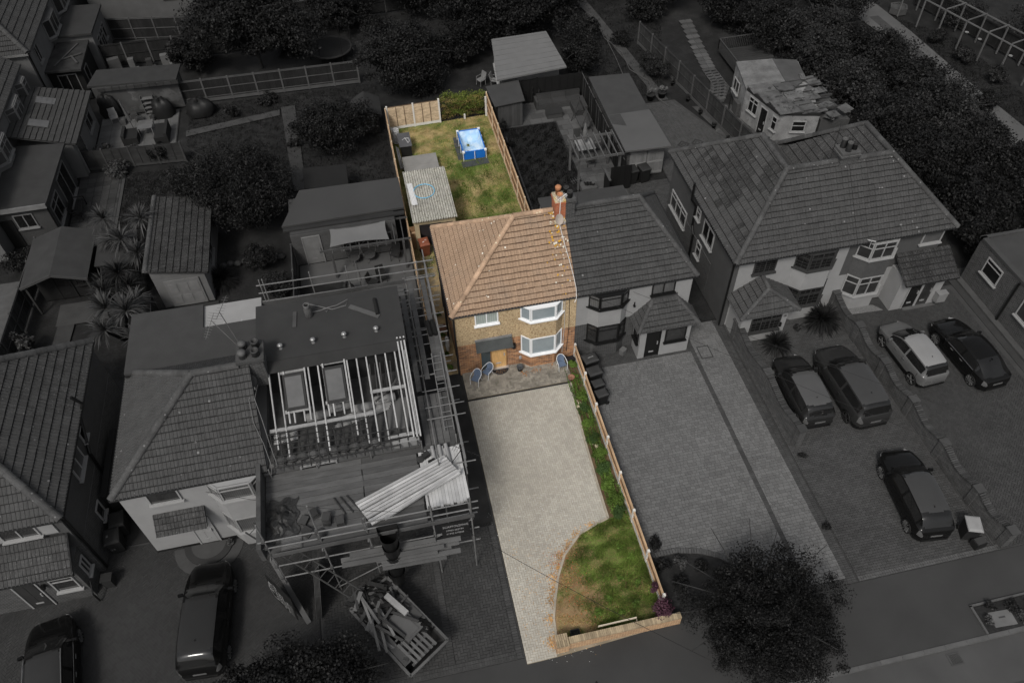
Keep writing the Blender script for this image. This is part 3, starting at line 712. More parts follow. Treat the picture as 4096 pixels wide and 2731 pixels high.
# rear garden of the plot
rl = [(1.05, 33.2), (8.15, 33.2), (8.1, 48.75), (1.15, 48.55)]
lawnr = flat('rear_lawn', rl, .0, M_['lawn'], th=.06)
def dry(X, Y, s): return np.sin(X*1.3+s)*.4+np.sin(Y*.9+1.3*s)*.5+np.sin((X-Y)*1.9)*.35
grass('turf', '', rl, 60000, .06, M_['grass1'], lawnr, 0, inside=lambda X, Y: (dry(X, Y, .4)-(Y-41.5)*.2+(X-4.5)*.12+rng.normal(size=len(X))*.45 > 0), w=.014)
grass('straw', '', rl, 30000, .04, M_['grass2'], lawnr, 0, inside=lambda X, Y: (dry(X, Y, .4)-(Y-41.5)*.2+(X-4.5)*.12+rng.normal(size=len(X))*.45 < .15), w=.014)
flat('side_passage_gravel', [(.95, 25.9), (2.2, 25.9), (2.2, 33.2), (3.0, 33.2), (3.0, 36), (.95, 36)], .012, mat('ochre_gravel', (.34, .25, .13), var=.25, fine=.4, fscale=22, col2=(.2, .17, .12), cscale=1.2, rough=.95), th=.06)
# ---------------------------------------------------------------- the semi-detached pair in the middle
EZ, RZ = 4.5, 7.5           # eaves and ridge heights
A_L, A_R = Vector((5.76, 28.65, RZ)), Vector((12.0, 28.65, RZ))
YF, YB, XP = 25.66, 32.3, 8.22
def seamed_wall(par, x0, x1, y0, y1, m_low, m_up, zs, z0=0):
    b = MB(); b.box(x0, y0, z0, x1, y1, zs); b.build('lower_wall', m_low, par)
    b = MB(); b.box(x0-.02, y0-.02, zs, x1+.02, y1+.02, EZ-.02); b.build('upper_wall', m_up, par)
H = T('semi_detached_house', 'tan-roofed ochre pebbledash and brick house half, the only one in colour', 'house', (2.2, 25.75, 0))
b = MB(); b.box(2.22, 25.75, 0, XP-.004, 31.9, 2.3); b.build('brick_wall', M_['brick'], H)
b = MB(); b.box(2.19, 25.72, 2.3, XP-.004, 31.93, EZ-.05); b.build('pebbledash_wall', M_['pebble'], H)
bud = [300]
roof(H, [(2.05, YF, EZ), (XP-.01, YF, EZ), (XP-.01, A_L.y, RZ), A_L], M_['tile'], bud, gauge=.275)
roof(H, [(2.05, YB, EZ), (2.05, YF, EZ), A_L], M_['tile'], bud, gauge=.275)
b = MB(); b.slab([(XP-.01, YB, EZ), (2.05, YB, EZ), A_L, (XP-.01, A_L.y, RZ)], .08); b.build('rear_roof_slope', M_['tile'], H)
ridge(H, (2.02, YF-.02, EZ+.04), A_L+Vector((0, 0, .05)), M_['ridge']); ridge(H, A_L+Vector((0, 0, .07)), (7.68, A_L.y, RZ+.07), M_['ridge']); ridge(H, (2.1, YB, EZ+.04), A_L+Vector((0, 0, .05)), M_['ridge'])
gutter(H, (2.0, YF-.04, EZ-.02), (XP-.01, YF-.04, EZ-.02), M_['black']); gutter(H, (2.0, YF-.04, EZ-.02), (2.0, YB, EZ-.02), M_['black'])
pipe(H, [(2.12, 25.6, EZ-.05), (2.14, 25.68, EZ-.35), (2.14, 25.68, .2)], M_['black']); pipe(H, [(1.98, 30.6, EZ-.1), (2.1, 30.6, EZ-.5), (2.1, 30.6, .2)], M_['black']); pipe(H, [(2.0, 28.2, 4.2), (2.0, 28.2, .2)], M_['black'], .06)
b = MB(); b.box(2.06, YF-.005, EZ-.14, 2.5, 25.715, EZ-.05); b.build('soffit', M_['white'], H)
bay(H, 5.43, 7.5, 25.75, .36, .42, .12, 1.08, M_['brick'], 'bay_brick'); bay(H, 5.40, 7.53, 25.74, .40, .42, 2.36, 3.62, M_['pebble'], 'bay_pebbledash'); bay(H, 5.43, 7.5, 25.75, .34, .42, 1.08, 2.36, M_['white'], 'bay_core')
bay(H, 5.43, 7.5, 25.75, .34, .42, 3.6, 4.46, M_['white'], 'bay_core')
bay_windows(H, 5.43, 7.5, 25.73, .36, .42, 1.14, 1.2, M_['white'], M_['blind'], mid=1); bay_windows(H, 5.43, 7.5, 25.73, .36, .42, 3.62, .86, M_['white'], M_['blind'], mid=1)
window(H, (3.16, 25.71, 3.62), (1, 0, 0), 1.15, .82, M_['white'], M_['net'], 2)
dd = door(H, (3.82, 25.74, .16), (1, 0, 0), .86, 2.0, M_['oak'], M_['oakf'], planks=7, bar_m=M_['alu'])
b = MB(); b.box(3.34, 25.7, .2, 3.82, 25.745, 2.05); b.build('side_light', M_['glass'], H); b = MB(); b.box(3.28, 25.68, .16, 3.34, 25.745, 2.1); b.build('side_light_frame', M_['oakf'], H)
b = MB(); b.box(3.84, 25.58, .13, 4.72, 25.74, .2); b.build('threshold', M_['alu'], H)
b = MB(); b.slab([(3.08, 25.28, 2.02), (4.95, 25.28, 2.02), (4.93, 25.72, 2.5), (3.1, 25.72, 2.5)], .07); cn = b.build('door_canopy', M_['felt'], H)
b = MB(); b.box(3.08, 25.66, 2.44, 4.95, 25.72, 2.56); b.build('lead_flashing', G(.2, 'lead_flashing', fine=.3), cn)
b = MB(); b.box(4.95, 25.6, 1.5, 5.12, 25.74, 1.82); b.build('post_box', M_['black'], H)
b = MB(); b.box(5.3, 25.68, .55, 5.42, 25.74, .72); b.build('meter_cover', G(.35, 'light_grey_cover'), H)
for x in (7.62, 7.85): pipe(H, [(x, 25.7, 4.4), (x+.02, 25.7, 2.3), (x-.05, 25.7, .5)], G(.5, 'pale_cable') if x < 7.7 else M_['black'], .012, 'cable')
# chimney, shared: each half house owns its side
def chimney(par, x0, x1, m, cap_m, pots, pm, name='chimney'):
    b = MB(); b.box(x0, 28.3, 7.0, x1, 28.98, 8.12); c = b.build(name, m, par)
    b = MB(); b.box(x0-(.05 if x0 < 8 else 0), 28.25, 8.12, x1+(.05 if x1 > 8.5 else 0), 29.03, 8.2); b.build('corbel', m, c)
    b = MB(); b.box(x0-(.02 if x0 < 8 else 0), 28.28, 8.2, x1+(.02 if x1 > 8.5 else 0), 29.0, 8.3); b.build('flaunching', cap_m, c)
    b = MB(); b.box(x0-(.06 if x0 < 8 else 0), 28.14, 7.02, x1, 28.3, 7.16); b.build('lead_apron', cap_m, c)
    for x, y, h, cap in pots:
        b = MB(); b.lathe((x, y, 8.3), [(.13, 0), (.12, h*.8), (.14, h*.82), (.14, h), (.10, h), (.10, h-.05)], 14); po = b.build('chimney_pot', pm, c, True)
        if cap: b = MB(); b.lathe((x, y, 8.3+h), [(.15, 0), (.16, .05), (.1, .12), (.01, .15)], 14); b.build('pot_cap', pm, po, True)
chimney(H, 7.72, XP, mat('red_brick_stack', (.42, .11, .045), brick=(.225, .075, (.35, .2, .12), (.26, .07, .04)), var=.2), mat('lichen_mortar', (.48, .42, .30), var=.3, fine=.4, fscale=10, col2=(.5, .32, .06), cscale=3, thr=(.55, .6)), [(7.97, 28.82, .36, 1), (7.97, 28.47, .28, 0)], M_['terra'])
nr = Vector((0, -(RZ-EZ), A_L.y-YF)).normalized(); bo, bp = MB(), MB()
for i in range(95):
    x = 7.72+random.gauss(0, .24); f = min(.98, max(.05, 1-abs(random.gauss(0, .36)))); c_ = Vector((min(x, 8.16), YF+(A_L.y-YF)*f, EZ+(RZ-EZ)*f))+nr*.085; r = random.uniform(.02, .06); (bo if i % 3 else bp).add([c_+Vector((math.cos(a_)*r, math.sin(a_)*r*.72, math.sin(a_)*r*.7))*random.uniform(.7, 1.2) for a_ in (0, 1, 2, 3, 4, 5)], [(0, 1, 2, 3, 4, 5)])
bo.build('orange_lichen', mat('orange_lichen', (.50, .27, .03)), H, kind='stuff'); bp.build('pale_lichen', mat('pale_lichen', (.60, .56, .47)), H, kind='stuff')
dish = T('satellite_dish', 'pale grey satellite dish on the coloured half of the chimney', 'satellite dish', (7.8, 28.15, 7.3))
def mk_dish(t, c, r, az, el, m, arm):
    c = Vector(c); n = Vector((math.sin(az)*math.cos(el), math.cos(az)*math.cos(el), math.sin(el))); u = n.cross(Vector((0, 0, 1))).normalized(); v = u.cross(n)
    b = MB(); K = 20; vs = [c-n*.06]; fs = []
    for i, rr in enumerate((.5, 1)):
        vs += [c+(u*math.cos(2*PI*j/K)*r*.92+v*math.sin(2*PI*j/K)*r)*rr-n*(.06 if rr < 1 else 0)*.6 for j in range(K)]
    fs += [(0, 1+j, 1+(j+1) % K) for j in range(K)]+[(1+j, 1+K+j, 1+K+(j+1) % K, 1+(j+1) % K) for j in range(K)]
    b.add(vs, fs); b.build('reflector', m, t, True)
    b = MB(); b.tube([c-v*r*.8, c-v*r*.75+n*r*1.1], .012, 5); b.obox(c-v*r*.72+n*r*1.1, .06, .06, .1); b.build('feed_arm', arm, t)
    b = MB(); b.tube([c-n*.05, c-n*.22-v*.1], .02, 6); b.build('bracket', arm, t)
mk_dish(dish, (7.86, 28.02, 7.42), .27, R_(150), R_(28), mat('warm_grey_dish', (.42, .36, .31), rough=.5), M_['alu'])
def yagi(label, base, top, adir, m, els=9, L=.8):
    base = Vector(base); top = Vector(top); t = T('television_aerial', label, 'aerial', base)
    b = MB(); b.tube([base, top], .018, 6); b.build('mast', m, t); a = Vector(adir).normalized(); s = a.cross(Vector((0, 0, 1))).normalized()
    b = MB(); b.tube([top-a*L*.3, top+a*L*.7], .012, 5); b.build('boom', m, t)
    for i in range(els): b = MB(); c = top-a*L*.28+a*L*i/els; w = .22-.012*i; b.tube([c-s*w, c+s*w], .008, 4); b.build('element', m, t)
    return t
yagi('white television aerial on a mast in front of the coloured chimney', (7.92, 28.26, 7.2), (7.95, 28.25, 8.5), (.35, .2, .05), G(.75, 'white_aerial_rod', rough=.3), 8, .55)
t = T('roof_cable', 'pale loose cable sagging down the tan roof from the dish', 'cable', (7.85, 28.0, 7.2))
b = MB(); b.tube([(7.86, 28.1, 7.2), (7.95, 27.4, 6.5), (8.05, 26.8, 5.95), (8.15, 26.2, 5.3), (8.18, 25.8, 4.9), (8.12, 25.5, 4.55), (8.02, 25.42, 4.35)], .014, 6); b.build('wire', G(.6, 'pale_cable_sheath'), t)

# ---- right half in grey
K4 = T('semi_detached_house', 'grey roofed white rendered house half with black bay windows and hipped porch', 'house', (XP, 25.75, 0))
b = MB(); b.box(XP+.004, 25.75, 0, 14.12, 31.9, 2.3); b.build('brick_wall', M_['g_brick'], K4)
b = MB(); b.box(XP+.004, 25.72, 2.3, 14.14, 31.93, EZ-.05); b.build('rendered_wall', M_['g_render'], K4)
bud = [300]; EX = 14.32
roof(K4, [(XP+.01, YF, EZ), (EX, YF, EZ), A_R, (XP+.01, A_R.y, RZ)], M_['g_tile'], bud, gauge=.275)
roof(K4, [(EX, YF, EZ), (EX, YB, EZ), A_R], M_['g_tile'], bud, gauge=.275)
b = MB(); b.slab([(EX, YB, EZ), (XP+.01, YB, EZ), (XP+.01, A_R.y, RZ), A_R], .08); b.build('rear_roof_slope', M_['g_tile'], K4)
ridge(K4, (EX+.02, YF-.02, EZ+.04), A_R+Vector((0, 0, .05)), M_['g_ridge']); ridge(K4, (8.72, A_R.y, RZ+.07), A_R+Vector((0, 0, .07)), M_['g_ridge']); ridge(K4, (EX-.02, YB, EZ+.04), A_R+Vector((0, 0, .05)), M_['g_ridge'])
gutter(K4, (XP+.01, YF-.04, EZ-.02), (EX+.05, YF-.04, EZ-.02), M_['g_pipe']); gutter(K4, (EX+.05, YF-.04, EZ-.02), (EX+.05, YB, EZ-.02), M_['g_pipe'])
pipe(K4, [(EX, 26.0, EZ-.1), (14.2, 25.9, EZ-.5), (14.2, 25.9, .1)], M_['g_pipe'])
bay(K4, 8.85, 10.85, 25.75, .36, .45, 0, 1.08, M_['g_brick'], 'bay_brick'); bay(K4, 8.82, 10.88, 25.74, .40, .45, 2.36, 3.62, M_['g_render'], 'bay_render'); bay(K4, 8.85, 10.85, 25.75, .33, .45, 1.08, 2.36, M_['g_blackf'], 'bay_core'); bay(K4, 8.85, 10.85, 25.75, .33, .45, 3.62, 4.44, M_['g_blackf'], 'bay_core')
bay_windows(K4, 8.85, 10.85, 25.73, .36, .45, 1.14, 1.2, M_['g_blackf'], M_['g_glass'], .72, 1); bay_windows(K4, 8.85, 10.85, 25.73, .36, .45, 3.62, .86, M_['g_blackf'], M_['g_glassl'], .7, 1)
window(K4, (12.05, 25.71, 3.64), (1, 0, 0), 1.2, .82, M_['g_blackf'], M_['g_glassl'], 2)
b = MB(); b.obox((11.22, 25.66, 3.05), .1, .1, .1); b.tube([(11.22, 25.66, 3.06), (11.22, 25.66, 3.35)], .03, 6); b.build('wall_lamp', M_['g_pipe'], K4)
# porch
b = MB(); b.box(11.38, 24.75, 0, 11.72, 25.72, 2.3); b.box(12.52, 24.75, 0, 14.08, 25.72, 2.3); b.box(11.72, 24.8, 2.05, 12.52, 25.72, 2.3); po = b.build('porch_wall', M_['g_render'], K4)
door(K4, (11.72, 24.8, .03), (1, 0, 0), .8, 2.02, M_['g_blackf'], M_['g_blackf'], bar_m=G(.25), glaz=None)
window(K4, (12.72, 24.74, 1.0), (1, 0, 0), 1.12, .98, M_['g_blackf'], M_['g_glass'], 1); window(K4, (11.375, 25.55, 1.0), (0, -1, 0), .65, .95, M_['g_blackf'], M_['g_glassd'], 1)
pa, pb = Vector((12.2, 25.74, 3.35)), Vector((13.35, 25.74, 3.35)); e0, e1, e2, e3 = Vector((11.15, 24.5, 2.3)), Vector((14.35, 24.5, 2.3)), Vector((14.35, 25.74, 2.3)), Vector((11.15, 25.74, 2.3))
bud = [80]
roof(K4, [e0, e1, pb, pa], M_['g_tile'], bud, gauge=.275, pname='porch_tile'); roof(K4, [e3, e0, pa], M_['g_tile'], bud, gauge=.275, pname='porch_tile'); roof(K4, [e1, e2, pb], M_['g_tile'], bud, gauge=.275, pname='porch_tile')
ridge(K4, e0, pa, M_['g_ridge'], .11); ridge(K4, e1, pb, M_['g_ridge'], .11); b = MB(); b.box(12.1, 25.66, 3.3, 13.45, 25.73, 3.5); b.build('lead_flashing', G(.05), K4)
gutter(K4, e0, e1, M_['g_pipe'], .05); gutter(K4, e0, e3, M_['g_pipe'], .05); gutter(K4, e1, e2, M_['g_pipe'], .05)
chimney(K4, XP+.004, 8.68, M_['g_brick'], G(.07, 'grey_mortar', fine=.3), [(8.36, 28.82, .34, 0), (8.45, 28.47, .34, 0)], G(.03, 'dark_chimney_pot'))
yagi('thin grey television aerial behind the shared chimney', (9.0, 29.0, 7.2), (9.05, 29.1, 8.75), (1, .15, .1), G(.07), 12, 1.3)
# rear extension of the grey half
b = MB(); b.box(8.6, 31.95, 0, 13.45, 34.9, 2.95); ex = b.build('rear_extension', M_['g_render'], K4); b = MB(); b.box(8.5, 31.95, 2.96, 13.6, 35.1, 3.05); b.build('flat_roof', M_['g_flat'], ex)
# ---------------------------------------------------------------- things in the coloured plot
fence('low boarded fence with pale concrete posts beside the front drive', (FX, 25.62), (FX-.02, 11.9), 1.0, 7, M_['concp'], M_['cedar'], M_['cedrail'], side=1, grav=.3, rails=2)
fence('tall boarded rear garden fence with pale rails, right of the blue pool', (8.1, 48.75), (8.18, 33.0), 1.75, 8, mat('timber_post', (.55, .45, .33)), M_['cedar'], M_['cedrail'], side=1, grav=.12, pt=.08)
fence('brown boarded fence down the left side of the coloured rear garden', (1.0, 48.4), (.98, 27.0), 1.75, 11, mat('timber_post', (.55, .45, .33)), M_['cedar'], M_['cedrail'], side=-1, grav=.12, pt=.09)
fence('two weathered lapped panels closing the far left of the coloured garden', (1.1, 48.5), (4.7, 48.6), 1.78, 2, M_['concp'], M_['lap'], M_['batten'], side=1, grav=.22, style='lap')
hd = T('garden_hedge', 'clipped brown green hedge across the far right of the coloured garden', 'hedge', (6.4, 49.0, 0))
b = MB()
for i in range(9): b.tube([(4.9+i*.38, 49.05, 0), (4.95+i*.38, 49.05, 1.2)], .03, 5, r2=.012)
b.build('stems', M_['soil'], hd)
W, N = crown_points((6.4, 49.05, .95), (1.75, .33, .98), 9000, 160, .22, box=True, zmin=.02); V, F = leaf_mesh(W, N, .045); np_mesh('leaves', V, F, M_['hedge'], hd)
W, N = crown_points((6.4, 48.95, .8), (1.72, .34, .85), 3800, 120, .22, box=True, zmin=.02); V, F = leaf_mesh(W, N, .04); np_mesh('dry_leaves', V, F, M_['hedgeb'], hd)
for x, h in ((8.0, 1.5), (6.45, .35)):
    t = T('concrete_post', 'tall pale post at the right end of the hedge' if h > 1 else 'short pale stub post at the foot of the hedge', 'post', (x, 48.62, 0)); b = MB(); b.box(x-.06, 48.55, 0, x+.06, 48.67, h); b.box(x-.05, 48.56, h, x+.05, 48.66, h+.02); b.build('shaft', M_['concp'], t)
# paddling pool
PB, PBd = mat('pool_blue_vinyl', (.015, .16, .58), rough=.45, var=.1), mat('pool_light_lining', (.36, .56, .78), rough=.5, var=.12, scale=3, col2=(.55, .68, .80), cscale=2)
pl = T('paddling_pool', 'blue rectangular frame paddling pool half drained on dark mats', 'pool', (6.26, 44.9, 0))
x0, x1, y0, y1, hz = 5.55, 7.02, 43.75, 46.2, .68
b = MB(); b.add([(x0+.04, y0+.04, .03), (x1-.04, y0+.04, .03), (x1-.04, y1-.04, .03), (x0+.04, y1-.04, .03), (x0, y0, hz), (x1, y0, hz), (x1, y1, hz), (x0, y1, hz)], [(0,1,5,4),(1,2,6,5),(2,3,7,6),(3,0,4,7)]); b.build('outer_wall', PB, pl)
n = 14; vs = []; fs = []
for j in range(n+1):
    for i in range(n+1):
        u, v = i/n, j/n; e = min(u, v, 1-u, 1-v); z = .1+.06*math.sin(u*7+v*3)+.05*math.sin(v*9-u*4) if e > .12 else .1+(hz-.03-.1)*(1-e/.12)
        vs.append((x0+.02+(x1-x0-.04)*u, y0+.02+(y1-y0-.04)*v, z))
for j in range(n):
    for i in range(n): k = j*(n+1)+i; fs.append((k, k+1, k+n+2, k+n+1))
b = MB(); b.add(vs, fs); b.build('liner', PBd, pl, True)
for P0, P1 in (((x0, y0), (x1, y0)), ((x1, y0), (x1, y1)), ((x1, y1), (x0, y1)), ((x0, y1), (x0, y0))):
    b = MB(); b.tube([(*P0, hz), (*P1, hz)], .035, 8); b.build('top_rail', PB if P0[0] != P1[0] or True else M_['white'], pl)
for x, y in ((x0, y0), (x1, y0), (x1, y1), (x0, y1)): b = MB(); b.obox((x, y, hz-.06), .16, .16, .11); b.build('corner_cap', M_['white'], pl)
for x, y in ((x0-.03, y0-.05), (x1+.03, y0-.05), (x0-.05, y1), (x1+.05, y1), ((x0+x1)/2, y0-.06), (x0-.06, 44.6), (x0-.06, 45.4), (x1+.06, 44.6), (x1+.06, 45.4)):
    b = MB(); b.tube([(x, y, .01), (x, y, hz)], .022, 6); b.build('leg', M_['white'], pl)
b = MB(); b.lathe((5.8, 44.1, .2), [(.1, 0), (.1, .03), (.02, .04)], 12); tag(b.build('green_toy', mat('green_toy_plastic', (.1, .5, .12))), 'small round green toy lying inside the blue pool', 'toy')
b = MB(); b.lathe((5.95, 44.35, .2), [(.13, 0), (.14, .05), (.05, .06)], 4); tag(b.build('brown_toy', mat('brown_toy_plastic', (.16, .07, .05))), 'small brown square toy lying inside the blue pool', 'toy')
mats = T('rubber_mat', 'dark grey rubber mats under and in front of the blue pool', 'mat', (6.2, 44.6, 0))
for i in range(2):
    for j in range(4):
        pass
for (x, y, rz, s) in ((5.66, 43.3, .05, .62), (6.3, 43.33, .04, .62), (6.88, 43.4, .03, .5), (5.5, 44.2, .02, .62), (5.5, 44.9, .02, .62), (5.5, 45.6, .02, .62), (5.5, 46.2, .02, .55), (6.3, 44.2, .02, .9)):
    b = MB(); b.obox((x, y, .012), s, s if s > .5 else .62, .025, rz); b.build('mat_tile', M_['felt'], mats)
# storage box, low roof, odds and ends along the left fence
t = T('storage_box', 'tall charcoal storage box with a pale hanger on its lid', 'storage box', (1.9, 45.8, 0))
b = MB(); b.box(1.56, 45.1, .02, 2.26, 46.5, .84); b.build('box_body', G(.014, 'box_black', rough=.6), t); b = MB(); b.box(1.48, 45.02, .845, 2.32, 46.6, .9); b.build('lid', mat('charcoal_lid', (.085, .085, .09), var=.15), t)
t = T('clothes_hanger', 'pale wire clothes hanger lying on the charcoal box lid', 'hanger', (1.9, 45.6, .9)); b = MB(); b.tube([(1.75, 45.75, .92), (1.95, 45.95, .92), (2.1, 45.35, .92), (2.2, 45.5, .93), (2.2, 45.85, .93), (1.9, 45.9, .93)], .02, 5); b.build('wire', G(.55, 'pale_hanger'), t)
t = T('low_shed', 'low grey felt-topped store between the charcoal box and garage', 'shed', (2.6, 43.4, 0))
b = MB(); b.box(1.62, 42.3, .0, 3.66, 44.2, .56); b.build('shed_wall', mat('shed_dark_side', (.06, .055, .05)), t)
for i in range(2): b = MB(); b.box(1.5, 42.2+i*1.05, .565, 3.76, 42.2+(i+1)*1.05-.012, .6); b.build('roof_sheet', mat('grey_mineral_felt', (.22, .215, .205), var=.1, fine=.1), t)
t = T('mesh_coil', 'pale wire mesh coil standing in the corner behind the box', 'coil', (1.4, 46.9, 0)); b = MB()
for i in range(9): z = .08+i*.115; K = 18; b.tube([(1.4+.24*math.cos(2*PI*j/K), 46.9+.24*math.sin(2*PI*j/K), z) for j in range(K+1)], .018, 4)
b.build('rings', G(.6, 'pale_coil'), t); b = MB(); b.lathe((1.4, 46.9, .02), [(.2, 0), (.2, 1.0), (.15, 1.02)], 14); b.build('sleeve', G(.3, 'grey_sleeve'), t)
t = T('old_plank_stack', 'weathered white boards leaning between the box and left fence', 'planks', (1.35, 44.6, 0))
for i in range(4): b = MB(); b.beam((1.24+i*.05, 45.3, .75-.05*i), (1.3+i*.06, 43.7, .1), .03, .2); b.build('plank', G((.3, .45, .22, .4)[i], var=.4, fine=.4), t)
# corrugated garage
GR = T('garage', 'small concrete garage with lichen-speckled corrugated roof, behind the tan house', 'garage', (2.55, 37.9, 0))
cw = mat('garage_concrete', (.38, .31, .20), var=.2, fine=.2)
b = MB(); b.box(1.35, 35.75, 0, 1.5, 40.2, 2.15); b.box(3.6, 35.75, 0, 3.75, 40.2, 2.15); b.box(1.5, 40.05, 0, 3.6, 40.2, 2.15); b.box(1.5, 35.75, 1.8, 3.6, 35.9, 2.15); b.box(1.5, 35.75, 0, 1.62, 35.9, 1.8); b.build('garage_wall', cw, GR)
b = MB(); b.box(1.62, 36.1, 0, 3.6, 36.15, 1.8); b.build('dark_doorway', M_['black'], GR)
lich = mat('lichened_cement_sheet', (.42, .41, .37), var=.15, fine=.5, fscale=22, col2=(.2, .19, .15), cscale=9, thr=(.52, .62), spots=.9, scol=(.70, .68, .58), sscale=5)
nc = 26
for row in range(3):   # three overlapping rows of sheets
    ya, yb = 35.55+row*1.62, 35.55+(row+1)*1.62+.06; zt = 2.22+row*.02
    for sh in range(3):
        s = MB(); K = 24; vs = []; fs = []
        xa, xb = 1.28+sh*.86, 1.28+(sh+1)*.86
        for i in range(K+1):
            x = xa+(xb-xa)*i/K; z = zt+.045*math.sin(x*2*PI/.143)+.02
            vs += [(x, ya, z+.02), (x, min(yb, 40.4), z), (x, ya, z+.005)]
        for i in range(K): fs += [(3*i, 3*i+3, 3*i+4, 3*i+1), (3*i+2, 3*i+5, 3*i+3, 3*i)]
        s.add(vs, fs); s.build('corrugated_sheet', lich, GR)
t = T('loose_corrugated_panel', 'white corrugated panel lying on the left edge of the garage roof', 'panel', (1.6, 38, 2.32))
s = MB(); vs = []; fs = []
for i in range(17): x = 1.36+.34*i/16; z = 2.36+.018*math.sin(i*PI/2); dx = -.05; vs += [(x, 39.1, z), (x+.25*0+.08, 37.0, z)]
fs = [(2*i, 2*i+1, 2*i+3, 2*i+2) for i in range(16)]; s.add(vs, fs); s.build('sheet', G(.62, 'white_sheet', var=.05), t)
t = T('hoop', 'pale blue plastic hoop lying on the corrugated garage roof', 'hoop', (2.33, 38.2, 2.32)); b = MB(); K = 40
b.tube([(2.3+.62*math.cos(2*PI*j/K), 38.2+.66*math.sin(2*PI*j/K), 2.335) for j in range(K+1)], .022, 6); b.build('ring', mat('sky_blue_plastic', (.13, .46, .70), rough=.4), t)
t = T('torn_tarpaulin', 'torn black tarpaulin hanging over the open garage doorway', 'tarpaulin', (2.2, 35.5, 1.9)); b = MB()
b.add([(1.62, 35.72, 1.9), (2.3, 35.5, 2.05), (2.85, 35.2, 2.3), (2.9, 35.25, 1.2), (2.3, 35.55, .9), (1.7, 35.7, 1.2)], [(0, 1, 4, 5), (1, 2, 3, 4)]); b.build('sheet', M_['black'], t)
t = T('side_gate', 'narrow brown timber gate between the left fence and garage', 'gate', (1.15, 35.8, 0))
for i in range(3): b = MB(); b.box(1.02+i*.105, 35.78, .03, 1.12+i*.105, 35.82, 1.78); b.build('board', M_['cedar'], t)
b = MB(); b.box(1.02, 35.74, 1.3, 1.34, 35.78, 1.4); b.build('ledge', M_['cedrail'], t)
def wheelie(label, x, y, rz, m, lm, sc=1., group=None, name='wheelie_bin', num=None, nm=None):
    t = T(name, label, 'bin', (x, y, 0), rz, group)
    b = MB(); w0, d0, w1, d1, h = .22*sc, .25*sc, .28*sc, .33*sc, .95*sc
    b.add([(-w0, -d0, .06), (w0, -d0, .06), (w0, d0, .02), (-w0, d0, .02), (-w1, -d1, h), (w1, -d1, h), (w1, d1, h), (-w1, d1, h)], [(0,3,2,1),(0,1,5,4),(1,2,6,5),(2,3,7,6),(3,0,4,7),(4,5,6,7)]); b.box(-w1-.015, -d1-.015, h-.07, w1+.015, d1+.015, h-.001); b.build('bin_body', m, t, local=True)
    b = MB(); l = [(-w1-.02, -d1-.05), (w1+.02, -d1-.05), (w1+.02, d1+.02), (-w1-.02, d1+.02)]
    b.add([(x_, y_, h) for x_, y_ in l]+[(x_*.96, y_*.96, h+.045) for x_, y_ in l]+[(x_*.7, y_*.75, h+.085) for x_, y_ in l], [(0,3,2,1)]+[(i, (i+1) % 4, (i+1) % 4+4, i+4) for i in range(4)]+[(i+4, (i+1) % 4+4, (i+1) % 4+8, i+8) for i in range(4)]+[(8,9,10,11)]); lo = b.build('lid', lm, t, local=True)
    b = MB(); b.tube([(-w1*.8, d1+.06, h-.03), (w1*.8, d1+.06, h-.03)], .018, 6); b.build('handle', m, t, local=True)
    for s in (-1, 1): b = MB(); b.tube([(s*w0*.95, d0+.05, .1), (s*(w0*.95+.06), d0+.05, .1)], .1, 12); b.build('wheel', G(.006, 'tyre_black', rough=.7), t, local=True)
    return t
t = wheelie('reddish brown wheelie bin outside the garage doorway', 1.74, 35.3, .1, mat('bin_brown', (.16, .05, .025), rough=.5), mat('bin_brown_lid', (.24, .08, .045), rough=.5))
b = MB(); b.obox((1.7, 35.2, 1.04), .12, .05, .01, .6); b.obox((1.85, 35.35, 1.04), .1, .03, .01, 0); tag(b.build('lid_litter', G(.6, 'paper_white')), 'white scraps lying on the brown bin lid', 'litter')
# patio chairs, pots and mat
def bistro(label, x, y, rz):
    t = T('garden_chair', label, 'chair', (x, y, .132), rz, 'blue patio chairs'); t.scale = (.88, .88, .88); bl, tu = M_['blue'], M_['pipe']
    b = MB(); b.add([(-.22, -.24, .43), (.22, -.24, .43), (.2, .2, .4), (-.2, .2, .4), (-.22, -.24, .41), (.22, -.24, .41), (.2, .2, .38), (-.2, .2, .38)], [(0,1,2,3),(7,6,5,4),(0,4,5,1),(1,5,6,2),(2,6,7,3),(3,7,4,0)]); b.build('seat', bl, t, local=True)
    b = MB(); vs = []; K = 6
    for i in range(K+1):
        f = i/K; z = .4+.42*f; y_ = .2+.14*f; w_ = .2+.03*math.sin(f*PI)-.08*max(0, f-.75)*2
        vs += [(-w_, y_-.02*math.cos(f*2), z), (0, y_+.03, z+.01*f), (w_, y_-.02*math.cos(f*2), z)]
    b.add(vs, [(3*i+j, 3*i+j+1, 3*i+j+4, 3*i+j+3) for i in range(K) for j in (0, 1)]); b.build('backrest', bl, t, local=True)
    for s in (-1, 1):
        b = MB(); b.tube([(s*.24, -.24, .0), (s*.26, -.25, .3), (s*.27, -.2, .58), (s*.28, 0, .64), (s*.26, .2, .66), (s*.2, .3, .76), (s*.1, .36, .83), (0, .37, .85)], .017, 6); b.build('arm_tube', tu, t, local=True)
        b = MB(); b.tube([(s*.22, .3, 0), (s*.21, .16, .4)], .014, 6); b.build('leg', tu, t, local=True)
    return t
bistro('blue mesh patio chair at the left corner of the brick house front', 2.9, 25.0, R_(-35)); bistro('blue mesh patio chair beside the oak front door', 3.55, 25.3, R_(-50)); bistro('blue mesh patio chair at the right of the bay window', 7.37, 24.95, R_(5))
